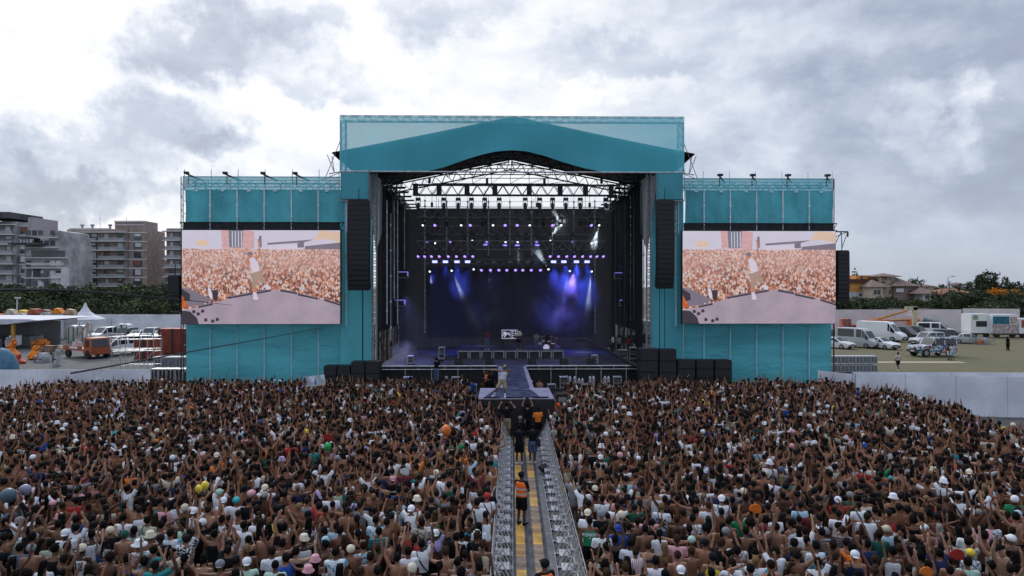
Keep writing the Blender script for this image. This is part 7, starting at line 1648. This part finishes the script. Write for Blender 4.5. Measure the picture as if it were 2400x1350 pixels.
for k, (px, D_, h, r, c) in enumerate(((1968, 165, 5.6, 3.6, 0), (1990, 170, 5.0, 3.6, 1), (2030, 185, 5.2, 3.8, 0), (2062, 180, 5.4, 4.2, 1), (2088, 178, 4.9, 4.2, 0), (2125, 190, 4.6, 4.6, 0), (2150, 185, 4.4, 4, 1), (2188, 200, 4.3, 4.4, 0), (2215, 205, 4.2, 4.2, 1), (2250, 195, 6.8, 5, 1), (2285, 190, 7.2, 5, 0), (2320, 185, 5.6, 5, 0), (2352, 180, 4.8, 5, 0), (2385, 172, 4.4, 5, 0), (2412, 160, 8.2, 4.4, 0))):
    tree('leafy_tree', f'green tree below the houses, {ORDN[k]} from the right screen', bx(px, D_), D_, h, r, LF[c], GR, 1300, .36, z0=.05)
for k, (px, D_, h, r) in enumerate(((2085, 160, 4.8, 3.2), (2330, 150, 4.2, 4), (2370, 146, 4.6, 3.6), (2300, 155, 4.6, 3.4), (2060, 158, 4.3, 3))):
    tree('bush_tree', f'round bush tree above the right hoarding, {ORDN[k]} such', bx(px, D_), D_, h, r, LF[k % 2], GR, 900, .3, z0=.0)
tree('norfolk_pine', 'tiered norfolk pine rising behind the orange house', bx(2003, 310), 310, 16.6, 4.2, LF[0], None, 900, .5, 'norfolk')
tree('stone_pine', 'large dark round stone pine on the right skyline', bx(2316, 250), 250, 14.2, 5.2, LF[0], None, 2600, .42, z0=.25)
tree('stone_pine', 'smaller stone pine right of the large dark one', bx(2354, 255), 255, 12.8, 2.3, LF[0], None, 800, .35, z0=.35)
tree('stone_pine', 'slender dark tree beside the stone pines at the far right', bx(2382, 245), 245, 10.2, 3.2, LF[0], None, 900, .4, z0=.3)
tree('leafy_tree', 'pale green tree right behind the villa roof', bx(2148, 300), 300, 12.3, 3.6, LF[1], None, 1100, .4); tree('leafy_tree', 'small skyline tree left of the street lamp', bx(2205, 340), 340, 9.3, 3.6, LF[1], None, 700, .45)
tree('leafy_tree', 'round tree between the far white house and the large pine', bx(2278, 320), 320, 11.2, 4.2, LF[2], None, 1000, .45); tree('leafy_tree', 'low dark tree between street lamp and far white house', bx(2236, 330), 330, 8.8, 4, LF[0], None, 800, .45)
for k, (px, py) in enumerate(((2340, 683), (2375, 681))):
    mb = MB(); V, Fc = crown([(0, 0, 1.2, 4.6, 3, 1.4), (-2, 0, .6, 3, 3, 1.2), (2, 0, .4, 3, 3, 1.4)], 1400, .35); mb.add(V, Fc); o = mb.build('flowering_bush', LF[3], None, TR(bx(px, 235), 235, bz(690, 235) - .8)); tag(o, ['orange flowering bush under the large stone pine', 'orange flowering bush at the far right of the skyline'][k], 'bush')
mb = MB(); n = 10
mb.add([(bx(2290, 235), 232, 0), (bx(2410, 235), 232, 0), (bx(2430, 235), 262, 0), (bx(2290, 235), 262, 0), (bx(2322, 235), 237, bz(694, 235)), (bx(2400, 235), 237, bz(692, 235)), (bx(2410, 235), 255, bz(692, 235)), (bx(2322, 235), 255, bz(694, 235))], [(0, 1, 5, 4), (1, 2, 6, 5), (2, 3, 7, 6), (3, 0, 4, 7), (4, 5, 6, 7)]); tag(mb.build('hill', mat('hill_earth', (.13, .10, .05), .9, 0, .3, .2)), kind='structure')
mb = MB(); V, Fc = crown([(bx(q, 300), 300 + (q % 3) * 8, 3.2, 9, 8, 3.4 + (q % 5) * .3) for q in range(2250, 2430, 26)] + [(bx(q, 260), 265 + (q % 3) * 8, 4, 8, 7, 3.6) for q in range(-10, 440, 30)] + [(bx(q, 205), 210, 2.4, 6, 5, 3.4) for q in range(2240, 2420, 24)], 26000, .6); mb.add(V, Fc); tag(mb.build('woodland', LF[0]), 'far low woodland between and behind the houses', 'woodland', kind='stuff')
# ================================================================== people on and around the stage
M_vest = mat('vest_orange', (.85, .16, .02), .6, 0, .05, 5); M_refl = mat('reflective_band', (.50, .50, .48), .3, .2, 0)
def figure(label, x, y, z, yaw, J, skin=0, hair='short', hc='black', hat=None, hatc='black', top='tee', tc='black', shorts='black', low=.7, long=False, shoes='black', vest=False, socks=False, prt=None, s=1., mw=None, name='person', voxel=.010):
    me = evald(body_mb(J, True, .0095), voxel, 2, 9000, 'person_body', .3)
    o = bpy.data.objects.new(name, me); COL.objects.link(o); slot(o, skin_mat(skin)); o.matrix_local = mw if mw is not None else TR(x, y, z, -yaw, s)
    h = J['head']
    child(o, 'hair', hair_mesh('buzz' if hat else hair, h, 9), mat('hair_' + hc.replace(' ', '_'), HAIRC[hc], .8, 0, .3, 12, .6, 60, spec=.08))
    if hat: child(o, {'cap': 'cap', 'capback': 'cap', 'headscarf': 'beanie'}.get(hat, 'hat'), hat_mesh(hat, h), cloth_mat(hatc))
    if top: child(o, {'tee': 'tshirt', 'tank': 'tank_top'}[top], evald(top_mb(J, top), .013, 4, 2500, 'top'), cloth_mat(tc, prt))
    child(o, 'trousers' if long else 'shorts', evald(shorts_mb(J, low, .022, long), .014, 3, 2000, 'shorts'), cloth_mat(shorts))
    mb = MB()
    for s_ in (-1, 1): mb.ball(h + V3(s_ * .03, .082, .005), (.012, .01, .008), 6, 5)
    child(o, 'eyes', mb.mesh('eyes', []), M_eye)
    for nm in 'LR':
        an, toe = J['an' + nm], J['toe' + nm]; mb = MB(); mb.tube([an + V3(0, 0, .03), an + V3(0, 0, -.02), an - toe * .25 + V3(0, 0, -.055), an + toe * .55 + V3(0, 0, -.055), an + toe * 1.1 + V3(0, 0, -.065)], [(.045, .045), (.05, .05), (.044, .036), (.052, .036), (.036, .024)], 10)
        if socks: mb.tube([an + V3(0, 0, -.02), an + (J['kn' + nm] - an) * .4], [.046, .056], 9)
        child(o, 'shoe', evald(mb, .012, 2, 700, 'shoe'), cloth_mat(shoes))
    if vest:
        mb = MB(); rg = torso_rings(J, .034)[1:-1]; tor(mb, rg); vo = child(o, 'hi_vis_vest', evald(mb, .015, 3, 1800, 'vest'), M_vest)
        for t in (.25, .75):
            q = J['pel'] + (J['chest'] - J['pel']) * t; mb = MB(); a, b = (.178, .138) if t < .5 else (.196, .148); tor(mb, [(q + V3(0, 0, -.028), a + .012, b + .004), (q + V3(0, 0, .028), a + .012, b + .004)], 16); child(vo, 'reflective_band', mb.mesh('band', []), M_refl)
    tag(o, label, 'person'); return o
def hold(par, name, fn, m, label=None):
    mb = MB(); fn(mb); me = mb.mesh(name, []); o = child(par, name, me, m); return o
# the singer: mic arm bent to the mouth, other arm flung out, wide stride
LG = {'R': [(.09, 0, .86), (.27, .16, .50), (.46, -.04, .12), (.10, .19, .0)], 'L': [(-.09, 0, .86), (-.14, .05, .47), (-.13, -.02, .09), (-.04, .2, 0)]}
J = joints(((.5, .42, .1), (-.62, .25, .78)), ((.98, .1, .12), (.97, .12, .10)), 'm', lean=.05, legs=LG)
for k_ in ('chest', 'neckb', 'head', 'shL', 'shR', 'elL', 'elR', 'wrL', 'wrR'): J[k_] = J[k_] + V3(-.10 if k_ != 'head' else -.14, 0, 0)
p = sp(1183, 930, -14.9)
mw = TS @ TR(p[0] - .12, -14.85, 1.985, R(180 - 12), 1.0)
sg_ = figure('singer in white tank top, beige shorts and grey cap striding at the platform edge', 0, 0, 0, 0, J, 1, 'short', 'black', 'cap', 'khaki', 'tank', 'white', 'khaki', .95, shoes='white', socks=True, mw=mw)
mp = J['wrL'] + J['hdL'] * .07; hd_ = J['head']; mb = MB(); d_ = (hd_ + V3(0, .12, -.07)) - mp
mb.tube([mp - d_ * .3, mp + d_ * .6], .016, 8); mb.ball(mp + d_ * .75, .03, 8, 6); mo = mb.build('microphone', M_blk, None, mw.copy()); tag(mo, 'black hand microphone held to the mouth of the singer', 'microphone')
# security on the walkway
J = joints(((.15, .35, -1), (-.75, .75, .18)), ((.2, .3, -1), (-.75, .8, .12)), 'm', lean=.0)
x, y, _ = gnd(1222, 1230, .07); figure('guard in orange vest with silver bands, arms folded on the walkway', x, y, .07, .55, J, 3, 'buzz', 'black', 'cap', 'black', 'tee', 'black', 'black', .95, vest=True, s=1.0)
def person_at(label, px, py, z, yaw, J, mode='feet', **k):
    x, y, _ = gnd(px, py, z); return figure(label, x, y, z, yaw, J, **k)
Jd = lambda a='down', b='down', **k: joints(a, b, 'm', **k)
o = person_at('man in black printed T-shirt and black shorts walking up the walkway', 1217, 1088, .07, 0, Jd('down', 'fold'), skin=3, hair='short', top='tee', tc='black', shorts='black', low=.9, shoes='white')
o = person_at('crew member in black T-shirt and denim shorts with black shoulder bag on the walkway', 1248, 1086, .07, .1, Jd('fold', 'down'), skin=3, hair='buzz', top='tee', tc='black', shorts='denim', low=.95, shoes='white')
hold(o, 'shoulder_bag', lambda m: m.box((.27, -.05, .95), (.16, .34, .30), .2), M_strap)
person_at('guard in black cap and orange vest low at the bottom of the walkway', 1272, 1620, .07, -.3, Jd(), skin=2, hat='cap', hatc='black', top='tee', tc='black', vest=True) if 0 else figure('guard in black cap and orange vest cut by the bottom edge', .74, 15.45, .07, -.5, Jd(), skin=2, hair='short', hat='cap', hatc='black', top='tee', tc='black', vest=True)
film = joints(((.35, .6, .75), (-.35, .3, .95)), ((.35, .6, .75), (-.35, .3, .95)), 'm')
o = figure('photographer in black T-shirt and khaki shorts shooting upward before the platform', -.28, 35.9, .0, 0, Jd(((.7, .5, .1), (-.55, .3, .9)), ((.75, .5, .25), (-.75, .3, .75))), skin=0, top='tee', tc='black', shorts='khaki', low=.98, shoes='white', s=1.08)
hold(o, 'camera', lambda m: (m.box((0, .2, 1.68), (.15, .1, .11)), m.tube([(0, .25, 1.68), (0, .36, 1.68)], .04, 8)), M_blk)
o = figure('photographer all in black holding a camera overhead at the platform skirt', .82, 36.2, 0, 0, film, skin=0, top='tee', tc='black', shorts='black', long=True, s=1.02)
hold(o, 'camera', lambda m: (m.box((0, .5, 1.99), (.16, .1, .12)), m.tube([(0, .55, 1.99), (0, .68, 2.0)], .045, 8)), M_blk)
cr = {'R': [(.09, 0, .52), (.16, .34, .50), (.14, .02, .09), (.02, .2, 0)], 'L': [(-.09, 0, .52), (-.18, .30, .22), (-.12, -.15, .09), (-.02, .2, 0)]}
Jc = joints('phone', 'phone', 'm', lean=.15, legs=cr)
for k_ in Jc:
    if k_ not in ('sex', 'hdL', 'hdR') and k_[:2] not in ('hi', 'kn', 'an', 'to'): Jc[k_] = Jc[k_] + V3(0, -.02, -.37)
figure('crouching photographer in black on the walkway end', .40, 34.5, .05, .3, Jc, skin=2, top='tee', tc='black', shorts='black', hat='cap', hatc='grey', low=.9)
figure('guard in orange T-shirt standing at the right foot of the platform', 1.35, 35.4, 0, -.4, Jd('fold', 'fold'), skin=3, hair='buzz', top='tee', tc='orange', shorts='black')
figure('guard in orange vest with black shirt in the pit right of the platform', 2.55, 38.6, 0, 2.6, Jd(), skin=3, hair='short', top='tee', tc='black', vest=True)
o = figure('cameraman in black T-shirt working a camera in the pit left of the platform', -2.35, 38.4, .35, .5, Jd('phone', 'phone'), skin=1, top='tee', tc='black', shorts='black', long=True)
mb = MB(); mb.bb(-.5, .5, -.4, .4, 0, .35); tag(mb.build('camera_plinth', M_blk, None, TR(-2.35, 38.4, 0)), 'small black plinth under the pit cameraman', 'plinth')
def stg(label, px, yl, z, yaw, J, **k): 
    p = sp(px, 800, yl); return figure(label, 0, 0, 0, 0, J, mw=TS @ TR(p[0], yl, z, -yaw, k.pop('s', 1.)), voxel=.014, **k)
for a in (('guard in orange vest standing in the pit left of the catwalk', 1141, True), ('crew member in black shirt beside the vested guard in the pit', 1151, False)):
    stg(a[0], a[1], -5.2 if a[2] else -5.6, .55, 2.8, Jd('down', 'fold'), skin=3, hair='short', top='tee', tc='black', shorts='black', long=True, vest=a[2])
mb = MB(); q = sp(1146, 800, -5.4)[0]; mb.bb(q - .9, q + .9, -6.1, -4.7, 0, .55); tag(mb.build('pit_platform', M_blk, None, TS.copy()), 'low black platform in the pit left of the catwalk', 'platform')
o = stg('cameraman in black T-shirt and blue jeans at a camera before the stage', 1023, -3.0, 1.15, .5, Jd('phone', 'phone'), skin=1, hair='short', top='tee', tc='black', shorts='denim', long=True)
hold(o, 'camera', lambda m: (m.box((.05, .42, 1.5), (.2, .4, .25)), m.tube([(.05, .6, 1.5), (.05, .85, 1.5)], .08, 8)), M_blk)
mb = MB(); q = sp(1023, 800, -3)[0]; mb.bb(q - .7, q + .7, -3.7, -2.6, 1.0, 1.15); mb.bar((q - .65, -3.6, 0), (q - .65, -3.6, 1), .04); mb.bar((q + .65, -3.6, 0), (q + .65, -3.6, 1), .04); mb.bar((q - .65, -2.7, 0), (q - .65, -2.7, 1), .04); mb.bar((q + .65, -2.7, 0), (q + .65, -2.7, 1), .04); tag(mb.build('camera_platform', M_blk, None, TS.copy()), 'raised camera platform before the left stage front', 'platform')
stg('musician in dark red top and jeans standing left on the riser', 1141, 6.0, zr, 2.9, Jd('fold', 'fold'), skin=3, hair='long', top='tee', tc='burgundy', shorts='denim', long=True, shoes='white')
o = stg('bassist in cream T-shirt and black shorts beside the emblem desk', 1216, 5.9, zr, 3.3, Jd('fold', 'fold'), skin=2, hair='curly', top='tee', tc='cream', shorts='black', shoes='white')
hold(o, 'guitar', lambda m: (m.box((0, .26, 1.08), (.38, .07, .28), 0, 0, 1, .0), m.bar((.1, .27, 1.1), (-.6, .3, 1.3), .02)), M_drum)
stg('drummer half hidden behind the drum kit', 1283, 7.7, zr - .25, 3.1, Jd('bent', 'phone'), skin=3, hair='short', top='tank', tc='black', shorts='black')
stg('seated guitarist in pale shirt left of the drum kit', 1257, 7.0, zr - .3, 2.8, Jd('fold', 'fold'), skin=1, hair='short', top='tee', tc='grey', shorts='denim', long=True)
# backstage onlookers at the right
for i, (px, yl) in enumerate(((1436, 9), (1450, 8), (1476, 7), (1494, 6))):
    stg(['onlooker in white T-shirt at the right wing of the stage', 'onlooker in grey T-shirt at the right wing of the stage', 'technician in red T-shirt at the right wing', 'technician in black at the right edge of the deck'][i], px, yl, 1.99, -1.2 + i * .6, Jd('fold' if i % 2 else 'down', 'fold'), skin=i % 4, top='tee', tc=['white', 'grey', 'red', 'black'][i], shorts='black', long=True)
# people on the field
person_at('person in white printed T-shirt and dark shorts walking on the field', 2105, 869, .0, -.2, joints('down', 'down', 'm', legs={'R': [(.09, 0, .88), (.1, .12, .5), (.1, .05, .09), (.02, .2, 0)], 'L': [(-.09, 0, .88), (-.1, -.02, .48), (-.1, -.3, .14), (-.02, .18, -.05)]}), skin=2, top='tee', tc='white', prt='pin', shorts='black', low=.7, shoes='white')
person_at('woman in long dark dress walking on the dry grass', 2362, 822, 0, 1.2, joints('down', 'down', 'f'), skin=2, hair='long', top='tee', tc='black', shorts='black', long=True)
person_at('person in white top carrying a blue bag beside the patchwork jeep', 2232, 845, 0, .3, Jd('down', 'down'), skin=2, hair='short', top='tee', tc='white', prt='printed', shorts='pale blue', low=.9)
person_at('second person in dark printed top beside the patchwork jeep', 2224, 844, 0, -.4, Jd('down', 'fold'), skin=2, hair='bun', top='tee', tc='burgundy', shorts='white', low=.9)
bg_ = gnd(1275, 1106, .07); mb = MB(); mb.ball((0, 0, .16), (.26, .2, .17), 10, 7, jit=.12); mb.bar((-.15, 0, .3), (.3, .1, .42), .02); tag(mb.build('kit_bag', M_strap, None, TR(*bg_)), 'black kit bag lying against the right barrier on the walkway', 'bag')
# flag, fans, balls and balloons in the crowd
def heldat(px, py, h): D = (CAMZ - h) * F / (py - HY); return ((px - 1200) / F * D, D, h)
x, y, z = heldat(736, 896, 2.35); fl = thing('flag', 'white flag with blue and yellow figure waved over the left crowd', 'flag', TR(x, y, z)); mb = MB()
V = [(-.5 + 1.15 * i / 8 + .06 * math.sin(j), .09 * math.sin(i * 1.3 + j * .6), -.28 + .62 * j / 5 - .05 * i / 8 + .16 * (i / 8)) for j in range(6) for i in range(9)]
mb.add(V, [(j * 9 + i, j * 9 + i + 1, (j + 1) * 9 + i + 1, (j + 1) * 9 + i) for j in range(5) for i in range(8)]); mb.build('flag_cloth', mat('flag_white', (.6, .64, .7), .8), fl, smooth=True)
mb = MB(); mb.tube([(.1, -.13, .2), (.16, -.13, .1), (.08, -.13, .02), (.2, -.13, -.12)], [.05, .04, .05, .03], 6); mb.build('flag_emblem', mat('flag_blue', (.03, .2, .5), .8), fl); mb = MB(); mb.bar((-.5, 0, -.9), (-.5, 0, .4), .015); mb.build('pole', M_alud, fl)
def disc(px, py, h, r, c, label, cat='fan'):
    x, y, z = heldat(px, py, h); th = thing('hand_fan', label, cat, TR(x, y, z, 0, 1, .2, .3)); mb = MB(); mb.prism([(r * math.cos(t), r * math.sin(t)) for t in np.linspace(-.3, math.pi + .3, 14)] + [(0, -r * .55)], 'y', -.01, .01)
    mb.build('fan_leaf', cloth_mat(c), th); mb = MB(); mb.bar((0, 0, -r * .5), (0, 0, -r * 1.3), .012); mb.build('handle', M_blk, th)
disc(2242, 1303, 1.95, .17, 'red', 'round red hand fan held up in the right front crowd'); disc(770, 1028, 2.0, .2, 'red', 'red hand fan raised in the left crowd'); disc(2170, 1342, 1.7, .14, 'orange', 'orange paper fan at the bottom right'); disc(948, 1108, 1.9, .15, 'white', 'white teardrop fan raised in the left crowd')
disc(1770, 1195, 1.95, .17, 'orange', 'orange cloth waved in the right front crowd')
for i, (px, py, r, c, l) in enumerate(((20, 1161, .21, 'denim', 'large blue grey beach ball at the left edge of the crowd'), (59, 1148, .165, 'lavender', 'small lavender ball beside the blue grey beach ball'), (768, 1047, .13, 'green', 'green balloon over the left crowd'), (480, 1138, .11, 'yellow', 'yellow balloon over the left crowd, right one of two'), (466, 1146, .10, 'yellow', 'yellow balloon over the left crowd, left one of two'), (1046, 1009, .2, 'orange', 'orange inflatable bobbing near the platform'))):
    x, y, z = heldat(px, py, 2.0); mb = MB(); mb.ball((0, 0, 0), (r, r, r * (1 if i < 2 else 1.25)), 16, 12); mb.ball((0, 0, -r * 1.22 if i > 1 else -r * .97), (.02, .02, .03), 6, 4); o = mb.build('beach_ball' if i < 2 else 'balloon', mat('ball%d' % i, [(.07, .12, .165), (.24, .25, .36), (.02, .4, .1), (.8, .62, .05), (.8, .62, .05), (.8, .2, .03)][i], .35, 0, .2, 3), None, TR(x, y, z), smooth=True); tag(o, l, 'ball' if i < 2 else 'balloon')
